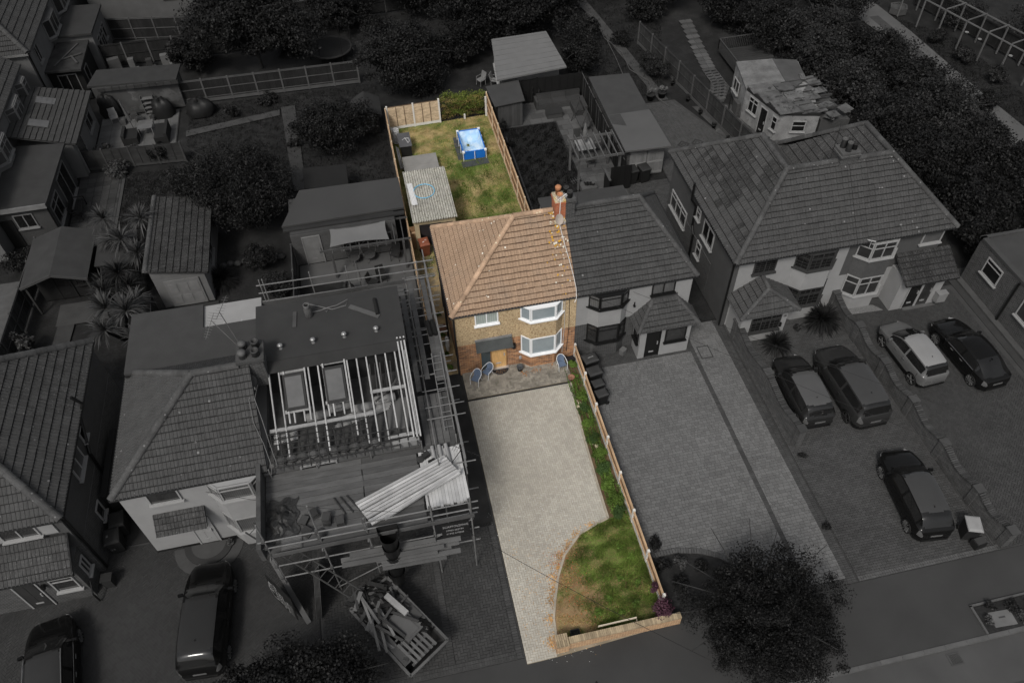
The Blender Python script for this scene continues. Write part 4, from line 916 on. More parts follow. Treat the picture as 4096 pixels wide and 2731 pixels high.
def potted(label, x, y, r, h, m, z=0., plant=None, name='plant_pot', pn=120, ph=.3, ps=.06):
    t = T(name, label, 'pot', (x, y, z)); b = MB(); b.lathe((x, y, z), [(r*.7, 0), (r*.95, h*.85), (r*1.06, h*.86), (r*1.06, h), (r*.9, h), (r*.85, h-.05)], 16); b.build('pot_body', m, t, True)
    b = MB(); b.lathe((x, y, z+h-.06), [(r*.88, 0), (.02, .01)], 12); b.build('soil', M_['soil'] if z > .1 else M_['g_soil'], t)
    if plant: crown('foliage', (x, y, z+h+ph*.4), (r*1.3, r*1.3, ph*.6), pn, ps, plant, t, 10)
    return t
potted('dark grey empty pot left of the lower bay window', 5.25, 25.3, .17, .3, M_['pot'], .132); potted('dark grey pot tucked right of the bay behind the chair', 7.4, 25.5, .15, .28, M_['pot'], .132); potted('terracotta pot on the right front corner of the raised patio', 7.66, 24.12, .17, .2, mat('brown_clay', (.24, .125, .08)), .132)
t = T('black_crate', 'black plastic tub against the wall at the right fence end', 'tub', (7.95, 25.3, .03)); b = MB(); b.obox((7.95, 25.35, .03), .4, .3, .25, .3); b.obox((7.95, 25.35, .28), .34, .24, .006, .3); b.build('tub', M_['black'], t)
t = T('door_mat', 'black half-round patterned door mat before the oak door', 'mat', (4.3, 25.5, .133)); b = MB(); K = 16; b.prism([(4.28+.42*math.cos(PI+PI*i/K), 25.6+.36*math.sin(PI+PI*i/K)) for i in range(K+1)], .134, .15); b.build('rubber', M_['black'], t)
b = MB()
for i in range(40):
    a = PI+random.random()*PI; r = math.sqrt(random.random())*.85; b.obox((4.28+.42*r*math.cos(a), 25.6+.36*r*math.sin(a), .1505), .035, .02, .003, random.random()*3)
b.build('pattern', mat('mat_brown', (.22, .13, .07)), t, kind='stuff')
# dead leaves: swept lines on patio and along the lawn edge, purple shrub litter
def litter(label, pts, n, sp, m, z, size=.035, name='fallen_leaves'):
    C = []
    for _ in range(n):
        p = random.choice(pts); C.append((p[0]+random.gauss(0, sp), p[1]+random.gauss(0, sp), z+random.random()*.02))
    C = np.array(C); V, F = leaf_mesh(C, np.tile([0, 0, 1.], (n, 1)), size, jit=.5); o = np_mesh(name, V, F, m, None, 'stuff'); o['label'] = label; o['category'] = 'leaves'
litter('brown leaf scatter on the raised patio by the bay', [(5.3, 25.05), (5.5, 25.0), (6.0, 25.15), (6.15, 25.12), (6.9, 25.2)], 160, .1, mat('rust_leaf', (.34, .15, .05), isl=.4), .14, .028)
ar = [(p.x-.12, p.y) for p in fine if p.y < 16.3 and p.x < 7.2]
litter('fallen tan leaves drifted along the curved lawn edging', ar, 1500, .13, M_['leaffall'], .012, .03); litter('fallen leaves scattered over the lower driveway', [(2.6+random.random()*2.6, 10.9+random.random()*5) for _ in range(200)], 700, .2, M_['leaffall'], .01, .022)
litter('pale leaf flecks scattered over the lower driveway', [(2.5+random.random()*3.4, 11+random.random()*7) for _ in range(200)], 700, .3, G(.75, 'pale_fleck'), .01, .016)
litter('red and tan leaves scattered on the left of the front lawn', [(4.2+random.random()*1.2, 11.6+random.random()*3.6) for _ in range(200)], 500, .2, mat('red_leaf', (.42, .12, .05), isl=.5), .05, .022)
# bed planting: individual shrubs
BED = [(7.95, 25.0, .22, .4, 'leafg'), (7.9, 24.3, .2, .3, 'leafg'), (7.82, 23.0, .24, .35, 'leafg'), (7.8, 22.2, .28, .45, 'leafd'), (7.78, 21.3, .3, .4, 'leafg'), (7.78, 20.3, .33, .45, 'leafd'), (7.75, 19.4, .38, .5, 'leafg'), (7.75, 18.6, .36, .5, 'leafd'), (7.75, 17.8, .38, .55, 'leafg'), (7.75, 17.0, .4, .6, 'leafg'), (7.8, 16.3, .36, .45, 'leafd')]
crown('ground_cover', (7.78, 20.2, .12), (.40, 4.4, .16), 9000, .034, M_['leafg'], bd, 150, .12, box=True, zmin=.03, kind='stuff'); crown('ground_cover', (7.8, 20.6, .1), (.38, 4.6, .13), 3500, .03, M_['leafd'], bd, 90, .12, box=True, zmin=.03, kind='stuff')
ORD = 'first second third fourth fifth sixth seventh eighth ninth tenth eleventh'.split()
for i, (x, y, r, h, k) in enumerate(BED): shrub('%s green bush in the fence bed counting from the house' % ORD[i], x, y, r*1.25, h, int(2600*r/.3), .034, M_[k], 'bed_shrub', 'bushes in the fence bed', k=16)
for x, y, c in ((7.65, 22.6, 'pale_flower'), (7.72, 20.0, 'pale_stone')):
    t = T('garden_stone', 'pale stone in the bed near the patio end' if y > 21 else 'pale stones midway down the fence bed', 'stone', (x, y, .03)); b = MB()
    for i in range(3): b.lathe((x+random.uniform(-.12, .12), y+i*.16-.16, .03), [(.09, 0), (.1, .05), (.05, .09), (.01, .1)], 7)
    b.build('stones', mat(c, (.58, .50, .36)), t)
shrub('purple-leaved bush over the right end of the front brick wall', 8.05, 11.5, .55, 1.25, 1500, .05, M_['leafp'], 'purple_shrub', k=26); 
shrub('small purple bush against the lower end of the pale fence', 8.15, 12.5, .3, 1.0, 600, .045, M_['leafp'], 'purple_shrub', k=14)
for i, (x, y) in enumerate(((7.6, 13.0), (7.2, 12.2), (6.6, 12.0), (7.7, 14.2), (6.9, 13.4), (6.2, 12.6), (5.6, 12.2), (7.3, 14.8))):
    shrub('%s of the low weeds dotted over the front lawn' % ORD[i], x, y, .25, .16, 260, .04, M_['leafg'], 'lawn_weed', 'weeds on the front lawn', k=8, cat='weed')
# front wall with its brick coping and pier
FWL = T('front_garden_wall', 'low buff brick wall with brick-on-edge coping along the pavement', 'wall', (3.6, 11.1, 0))
b = MB(); b.box(4.05, 11.0, 0, 8.7, 11.22, .56); b.build('brickwork', M_['wallbrick'], FWL)
cm = bpy.data.meshes.new('coping_brick'); q = MB(); q.box(-.036, -.125, 0, .036, .125, .1); cm.from_pydata(q.v, [], q.f); cm.materials.append(M_['cope'])
for i in range(58): link(cm, 'coping_brick', FWL, None, Matrix.Translation((4.1+i*.08, 11.11, .563+random.uniform(-.004, .004))) @ Matrix.Rotation(random.uniform(-.03, .03), 4, 'Z'))
b = MB(); b.box(3.52, 10.92, 0, 4.04, 11.36, .62); pr = b.build('pier', M_['wallbrick'], FWL)
for i in range(6): link(cm, 'coping_brick', pr, None, Matrix.Translation((3.57+i*.085, 11.02, .622))); link(cm, 'coping_brick', pr, None, Matrix.Translation((3.57+i*.085, 11.27, .622)))
t = T('long_plank', 'pale thin plank leaning along the back of the front wall', 'plank', (5.8, 11.35, .5)); b = MB(); b.beam((5.35, 11.42, .55), (6.95, 11.42, .58), .04, .09); b.beam((6.93, 11.36, .55), (6.93, 11.3, .5), .03, .05); b.build('board', mat('pale_plank', (.55, .48, .38)), t)
t = T('black_box', 'open black box in the grass behind the front wall pier', 'box', (4.4, 11.45, .03)); b = MB(); b.box(4.25, 11.36, .03, 4.62, 11.62, .08); b.box(4.25, 11.36, .08, 4.27, 11.62, .3); b.box(4.6, 11.36, .08, 4.62, 11.62, .3); b.box(4.27, 11.36, .08, 4.6, 11.38, .3); b.box(4.27, 11.6, .08, 4.6, 11.62, .3); b.build('shell', M_['black'], t)
# side passage bits
t = T('wrapped_roll', 'long white wrapped roll standing in the side passage', 'roll', (2.0, 29.3, 0)); b = MB(); b.lathe((1.85, 27.6, .02), [(.09, 0), (.11, .4), (.1, .9), (.08, 1.0)], 10); b.build('wrap', G(.55, 'white_wrap', var=.2), t)
for i, (x, y) in enumerate(((1.75, 26.3), (1.8, 27.2), (1.7, 28.6), (1.7, 30.2))): shrub('%s of the weeds along the side passage wall' % ORD[i], x, y, .22, .3, 260, .045, M_['leafg'], 'passage_weed', 'weeds in the side passage', k=8, cat='weed')
t = T('manhole_cover', 'rusty brown manhole cover in the side passage', 'cover', (1.7, 29.2, .012)); b = MB(); b.box(1.3, 28.9, .014, 2.0, 29.5, .03); b.build('plate', mat('rust_plate', (.17, .09, .06)), t); b = MB(); b.box(1.4, 29.0, .031, 1.9, 29.4, .035); b.build('panel', mat('rust_plate', (.17, .09, .06)), t)
# ---------------------------------------------------------------- cars
def curve(pts):
    xs = np.array([p[0] for p in pts]); ys = np.array([p[1] for p in pts]); n = len(xs); m = np.zeros(n); d = np.diff(ys)/np.diff(xs)
    for i in range(1, n-1): m[i] = 0 if d[i-1]*d[i] <= 0 else 2*d[i-1]*d[i]/(d[i-1]+d[i])
    m[0], m[-1] = d[0], d[-1]
    def f(x):
        i = int(np.clip(np.searchsorted(xs, x)-1, 0, n-2)); h = xs[i+1]-xs[i]; t = (x-xs[i])/h
        return (2*t**3-3*t*t+1)*ys[i]+(t**3-2*t*t+t)*h*m[i]+(-2*t**3+3*t*t)*ys[i+1]+(t**3-t*t)*h*m[i+1]
    return f
def car(label, x, y, rz, L, W, H, paint, zc, gl=None, wb=2.6, rails=False, rim=None, pano=False, plate='', chrome=False, roofm=None, screen=(.60, .745), back=(.035, .15), cab=(.13, .70), spokes=5):
    """saloon body lofted from sections; +x is the front"""
    t = T('parked_car', label, 'car', (x, y, 0), rz, 'parked cars')
    gl = gl or M_['g_glassd']; trim = G(.006, 'car_black_trim', rough=.5); rim = rim or G(.16, 'alloy_rim', rough=.3, metal=.5); wr = .33
    fz = curve(zc); fb = curve([(0, .56*H), (.03, .63*H), (.2, .645*H), (.5, .63*H), (.72, .60*H), (.9, .50*H), (.97, .44*H), (1, .38*H)])
    fw_ = curve([(0, .70), (.015, .80), (.05, .90), (.14, .97), (.3, 1), (.55, 1), (.78, .975), (.9, .89), (.96, .77), (1, .55)])
    ax = (L/2-wb/2-.03*L, L/2+wb/2-.01*L); N = 72; rows = []
    for i in range(N+1):
        s = i/N; s = s if 0 < i < N else s; X = s*L; w = fw_(s)*W/2; zt = fz(s); zb = min(fb(s), zt-.02)
        k = max(0, min(1, (zt-zb)/(.33*H))); wr_ = w*(.86-.14*k); zr = zb+(zt-zb)*(.62+.26*k)
        sill = .2+.12*max(0, 1-s/.05)+.1*max(0, 1-(1-s)/.05)
        for a in ax:
            d = abs(X-a)
            if d < wr+.06: sill = max(sill, math.sqrt((wr+.06)**2-d*d)+.31)
        P = [(w*.93, sill), (w, max(sill+.02, .36*H*.8)), (w*1.0, max(sill+.04, .42*H)), (w*.985, max(sill+.06, zb-.04)), (w*.965, max(sill+.07, zb))]
        for f in (.1, .88): P.append((w*.95+(wr_-w*.95)*f, zb+(zr-zb)*f))
        P += [(wr_, zr), (wr_*.86, zr+(zt-zr)*.55), (wr_*.5, zr+(zt-zr)*.88), (0, zt)]
        P += [(-a, b) for a, b in P[-2::-1]]
        rows.append([(X-L/2, a, b) for a, b in P])
    M = len(rows[0]); half = M//2; groups = {}
    def put(g, f): groups.setdefault(g, []).append(f)
    for i in range(N):
        s = (i+.5)/N
        for j in range(M-1):
            jj = j if j < half else M-2-j; f = (i*M+j, i*M+j+1, (i+1)*M+j+1, (i+1)*M+j); side = 'l' if j < half else 'r'
            zt = fz(s); zb = fb(s); kk = (zt-zb)/(.33*H); yy = max(0, 1-(jj-7)/3.5) if jj >= 7 else 1; sf = s+.04*yy*yy; sb = s-.022*yy*yy
            if jj >= 7 and screen[0] < sf < screen[1]: g = 'windscreen'
            elif jj >= 7 and screen[1] <= sf < screen[1]+.022: g = 'cowl_panel'
            elif jj >= 7 and back[0] < sb < back[1]: g = 'rear_window'
            elif jj == 5 and cab[0] < s < cab[1] and kk > .3:
                mid = (cab[0]+cab[1])/2; g = 'side_window_'+side+('f' if s > mid else 'b')
                if abs(s-mid) < .013: g = 'body'
            elif jj >= 8 and pano and .25 < s < .56: g = 'sunroof'
            elif jj == 0: g = 'lower_trim'
            elif jj in (2, 3) and s > .925: g = 'headlight_'+side
            elif jj in (2, 3) and s < .035: g = 'tail_light_'+side
            elif roofm and jj >= 7 and sb >= back[1] and sf <= screen[0]: g = 'roof_panel'
            else: g = 'body'
            put(g, f)
    put('body', tuple(range(M))[::-1]); put('body', tuple(range(N*M, N*M+M)))
    mm = dict(body=paint, windscreen=gl, rear_window=gl, lower_trim=trim, cowl_panel=trim, sunroof=gl, roof_panel=roofm)
    V = [v for r in rows for v in r]
    for g, fs in groups.items():
        used = sorted({i for f in fs for i in f}); ix = {v: k for k, v in enumerate(used)}
        b = MB(); b.add([V[i] for i in used], [tuple(ix[i] for i in f) for f in fs])
        m = mm.get(g) or (gl if g.startswith('side') else G(.20, 'lamp_lens', rough=.1, spec=.6) if g.startswith('head') else G(.09, 'tail_lens', rough=.15))
        nm = g.rsplit('_', 1)[0] if g[-2:] in ('_l', '_r', 'lf', 'lb', 'rf', 'rb') and g != 'rear_window' else g
        b.build(nm, m, t, True, True)
    b = MB(); b.box(-L/2+.5, -W/2+.12, .22, L/2-.55, W/2-.12, .5); b.build('underbody', trim, t, local=True)
    for a in ax:
        for s in (-1, 1):
            yy = s*(W/2-.11); b = MB(); K = 22
            prof = [(wr-.06, -.1), (wr-.01, -.1), (wr, -.07), (wr, .07), (wr-.01, .1), (wr-.06, .1), (wr-.08, .04)]
            vs = [(a-L/2+r*math.cos(2*PI*q/K), yy+s*h, wr+r*math.sin(2*PI*q/K)) for r, h in prof for q in range(K)]
            b.add(vs, [(p*K+q, p*K+(q+1) % K, (p+1)*K+(q+1) % K, (p+1)*K+q) for p in range(len(prof)-1) for q in range(K)]); wo_ = b.build('tyre', G(.007, 'tyre_rubber', rough=.8), t, True, True)
            b = MB()
            for q in range(spokes): an = 2*PI*q/spokes; b.beam((a-L/2, yy+s*.085, wr), (a-L/2+(wr-.08)*math.cos(an), yy+s*.095, wr+(wr-.08)*math.sin(an)), .03, .07, up=(0, 1, 0))
            b.tube([(a-L/2, yy+s*.06, wr), (a-L/2, yy+s*.1, wr)], .06, 10); vs = [(a-L/2+r*math.cos(2*PI*q/K), yy+s*.09, wr+r*math.sin(2*PI*q/K)) for r in (wr-.085, wr-.05) for q in range(K)]
            b.add(vs, [(q, (q+1) % K, K+(q+1) % K, K+q) for q in range(K)]); b.build('rim', rim, wo_, local=True)
    for s in (-1, 1):
        b = MB(); X = (screen[0]+.075)*L-L/2; b.obox((X, s*(W/2+.05), .62*H), .1, .2, .13, s*.15); b.tube([(X, s*(W/2-.08), .63*H), (X, s*(W/2+.05), .65*H)], .03, 5); b.build('door_mirror', paint, t, local=True)
        for q in (.36, .52): b = MB(); b.beam((q*L-L/2, s*(W/2+.012), .55*H), (q*L-L/2+.2, s*(W/2+.012), .555*H), .03, .03); b.build('door_handle', paint if not chrome else rim, t, local=True)
        for q in (cab[0]+.03, (cab[0]+cab[1])/2, cab[1]-.02): b = MB(); w_ = fw_(q)*W/2+.004; b.tube([(q*L-L/2, s*w_*.97, .3), (q*L-L/2, s*w_, .45*H), (q*L-L/2, s*w_*.985, fb(q)-.03)], .008, 4); b.build('door_seam', trim, t, local=True)
        if rails: b = MB(); zz = H-.01; b.tube([(.2*L-L/2, s*W*.36, zz-.05), (.26*L-L/2, s*W*.365, zz), (.5*L-L/2, s*W*.365, zz+.01), (.58*L-L/2, s*W*.355, zz-.05)], .022, 6); b.build('roof_rail', rim, t, local=True)
        if chrome: b = MB(); b.tube([((cab[0]+.04)*L-L/2, s*(W/2*.985), .66*H), (.4*L-L/2, s*(W/2*.985), .655*H), (cab[1]*L-L/2, s*W/2*.97, .63*H)], .012, 5); b.build('chrome_strip', G(.3, 'chrome', rough=.2, metal=.8), t, local=True)
    b = MB(); b.box(-L/2-.012, -.26, .40*H, -L/2+.03, .26, .40*H+.11); po = b.build('number_plate', G(.09, 'number_plate'), t, local=True)
    b = MB(); b.box(L/2-.03, -.26, .26*H, L/2+.012, .26, .26*H+.1); b.build('number_plate', G(.09, 'number_plate'), t, local=True)
    b = MB(); b.box(L/2-.05, -.5, .3*H, L/2+.004, .5, .25*H); b.build('grille', trim, t, local=True)
    b = MB(); b.add([(.2*L-L/2, -.015, H-.06), (.2*L-L/2, .015, H-.06), (.235*L-L/2, 0, H-.06), (.2*L-L/2, 0, H+.05)], [(0, 1, 3), (1, 2, 3), (2, 0, 3)]); b.build('aerial_fin', trim, t, local=True)
    b = MB(); b.beam((-L/2-.005, -.66*W/2, .24*H), (-L/2-.005, .66*W/2, .24*H), .06, .12); b.build('rear_bumper', trim if not rails else rim, t, local=True)
    return t
def zprof(H, tail=.6, hood=.60, rear=.12, rf=.60, cowl=.755):
    return [(0, .50*H), (.012, .60*H), (.03, (tail+.05)*H), (rear, .93*H), (rear+.12, .985*H), (.42, H), (rf-.06, .985*H), (rf, .945*H), (cowl, (hood+.05)*H), (.80, (hood+.02)*H), (.92, (hood-.07)*H), (.975, (hood-.16)*H), (1, .36*H)]
cp = lambda v, n: G(v, n, rough=.12, spec=.2 if v < .03 else .4, var=.05)
UPY = PI/2
def wl(fl, rl): d = Vector(fl)-Vector(rl); return math.atan2(d.y, d.x)
def place(fl, rl, W, off=0): # centre of a car from its left wheel contacts
    d = (Vector(fl)-Vector(rl)).normalized(); r = Vector((d.y, -d.x)); m = (Vector(fl)+Vector(rl))/2+r*(W/2-.06)+d*off; return m.x, m.y, math.atan2(d.y, d.x)
x, y, a = place((20.02, 15.55), (19.72, 12.94), 1.8); car('glossy black crossover parked alone near the pavement, grey panel roof', x, y, a, 4.4, 1.82, 1.58, cp(.006, 'car_paint_black'), zprof(1.58), wb=2.63, roofm=cp(.042, 'car_roof_dark_grey'), spokes=10)
x, y, a = place((19.93, 21.79), (19.95, 18.85), 1.98); car('large dark grey estate SUV between the black hatchback and brick wall', x, y, a, 4.85, 2.0, 1.75, cp(.022, 'car_paint_graphite'), zprof(1.75, .62, .64, .07, .62, .75), wb=2.92, roofm=cp(.042, 'car_roof_graphite'), rim=G(.012, 'black_rim'), back=(.022, .09), cab=(.08, .70))
x, y, a = place((17.7, 22.03), (17.58, 19.3), 1.78); car('dark hatchback with pale grey roof squeezed beside the curved brick wall', x, y, a, 4.25, 1.8, 1.5, cp(.016, 'car_paint_charcoal'), zprof(1.5, .6, .6, .09), wb=2.65, roofm=cp(.07, 'car_roof_pale_grey'), back=(.03, .11))
x, y, a = place((24.06, 22.76), (24.18, 20.25), 1.72); car('silver compact MPV with bright roof beyond the brick wall', x, y, a, 4.05, 1.72, 1.6, cp(.095, 'car_paint_silver'), zprof(1.6, .6, .62, .07, .60, .78), wb=2.5, roofm=cp(.20, 'car_roof_silver'), back=(.022, .09), cab=(.09, .72), screen=(.6, .765))
x, y, a = place((26.83, 22.26), (27.0, 19.56), 1.8); car('shiny black fastback hatch with chrome window line, farthest right on the drive', x, y, a, 4.55, 1.82, 1.46, cp(.006, 'car_paint_black'), zprof(1.46, .58, .58, .22, .57, .74), wb=2.75, chrome=True, back=(.04, .24), cab=(.16, .68), screen=(.57, .73), spokes=9)
def place_r(fr, rr, W): d = (Vector(fr)-Vector(rr)).normalized(); r = Vector((-d.y, d.x)); m = (Vector(fr)+Vector(rr))/2+r*(W/2-.06); return m.x, m.y, math.atan2(d.y, d.x)
x, y, a = place_r((-9.02, 16.5), (-9.2, 13.9), 1.9); car('long black SUV with grey roof on the left drive beside the maple', x, y, a, 4.7, 1.9, 1.68, cp(.005, 'car_paint_deep_black'), zprof(1.68, .62, .62, .1, .61, .75), wb=2.7, roofm=cp(.022, 'car_roof_grey'), spokes=10, back=(.03, .12))
x, y, a = place_r((-15.15, 15.75), (-14.72, 13.1), 1.88); car('black SUV with silver roof rails at the lower left corner', x, y, a, 4.6, 1.88, 1.62, cp(.005, 'car_paint_deep_black'), zprof(1.62, .62, .62, .1, .61, .75), wb=2.7, rails=True, roofm=cp(.028, 'car_roof_mid_grey'), chrome=True, spokes=10)

# ---------------------------------------------------------------- right-hand semi-detached pair
E5, R5 = 4.9, 8.0; X0, X1, PX = 16.2, 28.2, 22.65; Y0 = 25.6
aL, aR, wL, wR = Vector((19.4, 28.4, R5)), Vector((25.0, 28.4, R5)), Vector((19.4, 31.3, R5)), Vector((25.0, 31.0, R5))
def patchy(seed, m2, th):
    def f(u, v):
        if u is None: return m2
        return m2 if (math.sin(u*.8+seed)*math.sin(v*1.1+seed*2)+.35*math.sin(u*2.3+v*1.7)+random.uniform(-.3, .3)) > th and v > .6 else 0
    return f
HL = T('semi_detached_house', 'white-fronted house half with dark leaded bays and patchwork tiled side roof', 'house', (16.4, 26, 0))
b = MB(); b.box(16.42, 26, 0, PX-.004, 34.8, E5-.06); b.build('side_wall', M_['g_pebble'], HL); b = MB(); b.box(16.7, 25.97, 0, PX-.004, 26.05, E5-.07); b.build('front_render', M_['g_render'], HL); b = MB(); b.box(16.40, 28.3, 0, 16.5, 34.6, 2.4); b.build('side_brick', M_['g_brick'], HL)
bud = [300]
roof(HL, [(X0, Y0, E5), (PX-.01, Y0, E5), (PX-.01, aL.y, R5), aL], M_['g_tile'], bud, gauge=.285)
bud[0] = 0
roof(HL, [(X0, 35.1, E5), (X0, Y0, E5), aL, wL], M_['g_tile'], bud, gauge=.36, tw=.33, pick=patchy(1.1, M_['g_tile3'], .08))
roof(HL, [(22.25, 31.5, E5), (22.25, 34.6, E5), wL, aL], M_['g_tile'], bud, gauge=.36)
b = MB(); b.slab([(PX-.01, 31.4, E5), (X0+3, 31.4, E5), aL, (PX-.01, aL.y, R5)], .08); b.build('rear_roof_slope', M_['g_tile'], HL); b = MB(); b.slab([(22.25, 35.1, E5), (X0, 35.1, E5), wL], .08); b.build('rear_hip_slope', M_['g_tile'], HL)
up = Vector((0, 0, .06))
ridge(HL, (X0, Y0, E5+.04), aL+up, M_['g_ridge'], .14); ridge(HL, aL+up, (22.0, aL.y, R5+.06), M_['g_ridge'], .14); ridge(HL, aL+up, wL+up, M_['g_ridge'], .14); ridge(HL, (X0, 35.1, E5+.04), wL+up, M_['g_ridge'], .14)
gutter(HL, (X0-.04, Y0-.04, E5-.03), (PX, Y0-.04, E5-.03), M_['g_pipe']); gutter(HL, (X0-.04, Y0-.04, E5-.03), (X0-.04, 35.1, E5-.03), M_['g_pipe'])
pipe(HL, [(16.3, 25.8, E5-.1), (16.36, 25.95, E5-.4), (16.36, 25.95, .1)], M_['g_pipe'], .055); pipe(HL, [(16.0, 31.0, 5.8), (16.0, 31.0, 4.7), (16.32, 31.0, 4.2), (16.32, 31.0, 2.9), (16.32, 30.7, 2.5), (16.32, 30.7, .1)], M_['g_pipe'], .07, 'soil_pipe')
window(HL, (16.40, 34.3, 1.7), (0, -1, 0), 2.3, 1.15, M_['g_white'], M_['g_glass'], 3, .72); window(HL, (16.40, 29.85, 3.15), (0, -1, 0), 1.35, 1.15, M_['g_white'], M_['g_glassd'], 2); window(HL, (16.40, 30.9, 3.6), (0, -1, 0), .5, .7, M_['g_white'], M_['g_glass'], 1, .6); window(HL, (16.40, 30.2, 1.5), (0, -1, 0), .6, 1.0, M_['g_white'], M_['g_glass'], 1, .6)
window(HL, (17.5, 25.96, 3.6), (1, 0, 0), 1.2, .85, M_['g_darkf'], M_['g_glassd'], 2, bars=2)
bay(HL, 19.75, 22.0, 26, .5, .5, 0, 1.0, M_['g_render']); bay(HL, 19.72, 22.03, 25.99, .54, .5, 2.3, 3.6, M_['g_render']); bay(HL, 19.75, 22.0, 26, .46, .5, 1.0, 2.3, M_['g_darkf'], 'bay_core'); bay(HL, 19.75, 22.0, 26, .46, .5, 3.6, 4.8, M_['g_darkf'], 'bay_core')
bay_windows(HL, 19.75, 22.0, 25.98, .5, .5, 1.06, 1.22, M_['g_darkf'], M_['g_glassd'], .68, 2, bars=2); bay_windows(HL, 19.75, 22.0, 25.98, .5, .5, 3.68, 1.1, M_['g_darkf'], M_['g_glassd'], .68, 2, bars=2)
b = MB(); b.box(16.75, 24.55, 0, 19.3, 26, 2.3); b.build('porch_wall', M_['g_render'], HL); window(HL, (17.3, 24.54, .75), (1, 0, 0), 1.65, 1.1, M_['g_darkf'], M_['g_glassd'], 3, .7, bars=2); b = MB(); b.obox((19.15, 24.53, 1.55), .14, .02, .1); hp = b.build('number_plaque', G(.03), HL); text('house_number', '31', (19.09, 24.515, 1.58), (1, 0, 0), (0, 0, 1), .08, G(.3), hp)
pa = Vector((18.1, 25.98, 3.4)); q0, q1, q2, q3 = Vector((16.42, 24.2, 2.3)), Vector((19.65, 24.2, 2.3)), Vector((19.65, 25.98, 2.3)), Vector((16.42, 25.98, 2.3)); bud = [90]; pm_ = Vector((18.05, 25.0, 3.35))
roof(HL, [q0, q1, pm_], M_['g_tile'], bud, gauge=.33, pname='porch_tile'); roof(HL, [q3, q0, pm_, pa-Vector((.05, 0, .05))], M_['g_tile'], bud, gauge=.33, pname='porch_tile'); roof(HL, [q1, q2, pa-Vector((.05, 0, .05)), pm_], M_['g_tile'], bud, gauge=.33, pname='porch_tile')
ridge(HL, q0, pm_+up, M_['g_ridge'], .11); ridge(HL, q1, pm_+up, M_['g_ridge'], .11); ridge(HL, pm_+up, pa+up, M_['g_ridge'], .11); gutter(HL, q0, q1, M_['g_pipe'], .05); gutter(HL, q0, q3, M_['g_pipe'], .05)
b = MB(); b.obox((19.0, 24.5, .9), .1, .1, .25); b.build('porch_lamp', M_['g_pipe'], HL)

HR = T('semi_detached_house', 'grey pebbledash house half with white bays and a dark lean-to porch', 'house', (PX, 26, 0))
b = MB(); b.box(PX+.004, 26, 2.3, 28.0, 34.4, E5-.06); b.build('pebbledash_wall', M_['g_pebble'], HR); b = MB(); b.box(PX+.004, 25.98, 0, 28.02, 34.4, 2.3); b.build('rendered_wall', M_['g_render'], HR)
bud = [300]
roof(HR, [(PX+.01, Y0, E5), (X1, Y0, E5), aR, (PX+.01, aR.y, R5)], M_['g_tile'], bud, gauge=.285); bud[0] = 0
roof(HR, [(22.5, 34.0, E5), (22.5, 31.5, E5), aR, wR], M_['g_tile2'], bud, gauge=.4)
b = MB(); b.slab([(X1, Y0, E5), (X1, 34.4, E5), wR, aR], .08); b.build('side_roof_slope', M_['g_tile'], HR); b = MB(); b.slab([(X1, 34.4, E5), (22.5, 34.4, E5), wR], .08); b.build('rear_hip_slope', M_['g_tile'], HR); b = MB(); b.slab([(PX+3, 31.4, E5), (PX+.01, 31.4, E5), (PX+.01, aR.y, R5), aR], .08); b.build('rear_roof_slope', M_['g_tile'], HR)
ridge(HR, (X1, Y0, E5+.04), aR+up, M_['g_ridge'], .14); ridge(HR, (23.1, aR.y, R5+.06), aR+up, M_['g_ridge'], .14); ridge(HR, aR+up, wR+up, M_['g_ridge'], .14); ridge(HR, (22.5, 34.4, E5+.04), wR+up, M_['g_ridge'], .14)
gutter(HR, (PX+.01, Y0-.04, E5-.03), (X1, Y0-.04, E5-.03), M_['g_pipe'])
bay(HR, 23.15, 25.4, 26, .5, .5, 0, 1.0, M_['g_render']); bay(HR, 23.12, 25.43, 25.99, .54, .5, 2.4, 3.62, M_['g_pebble']); bay(HR, 23.15, 25.4, 26, .46, .5, 1.0, 2.4, M_['g_white'], 'bay_core'); bay(HR, 23.15, 25.4, 26, .46, .5, 3.62, 4.8, M_['g_white'], 'bay_core')
bay_windows(HR, 23.15, 25.4, 25.98, .5, .5, 1.06, 1.3, M_['g_white'], M_['g_glass'], .66, 2); bay_windows(HR, 23.15, 25.4, 25.98, .5, .5, 3.7, 1.08, M_['g_white'], M_['g_glass'], .66, 2); window(HR, (26.75, 25.95, 3.7), (1, 0, 0), 1.15, .85, M_['g_white'], M_['g_glassl'], 1)
b = MB(); b.box(25.75, 24.9, 0, 26.4, 26, 2.4); b.build('porch_wall', M_['g_render'], HR); b = MB(); b.box(28.0, 24.9, 0, 28.45, 26, 2.35); b.build('porch_wall', M_['g_render'], HR)
door(HR, (26.42, 24.92, 0), (1, 0, 0), .78, 2.3, M_['g_glassd'], M_['g_white']); door(HR, (27.2, 24.92, 0), (1, 0, 0), .78, 2.3, M_['g_glass'], M_['g_white']); bud = [60]
roof(HR, [(25.6, 24.4, 2.4), (28.65, 24.4, 2.4), (28.65, 25.95, 3.25), (25.6, 25.95, 3.25)], M_['g_tile3'], bud, gauge=.32, pname='porch_tile'); gutter(HR, (25.6, 24.36, 2.36), (28.65, 24.36, 2.36), M_['g_pipe'], .05)
b = MB(); b.box(26.5, 24.7, 0, 28.4, 24.9, .06); b.build('door_step', M_['g_conc'], HR)
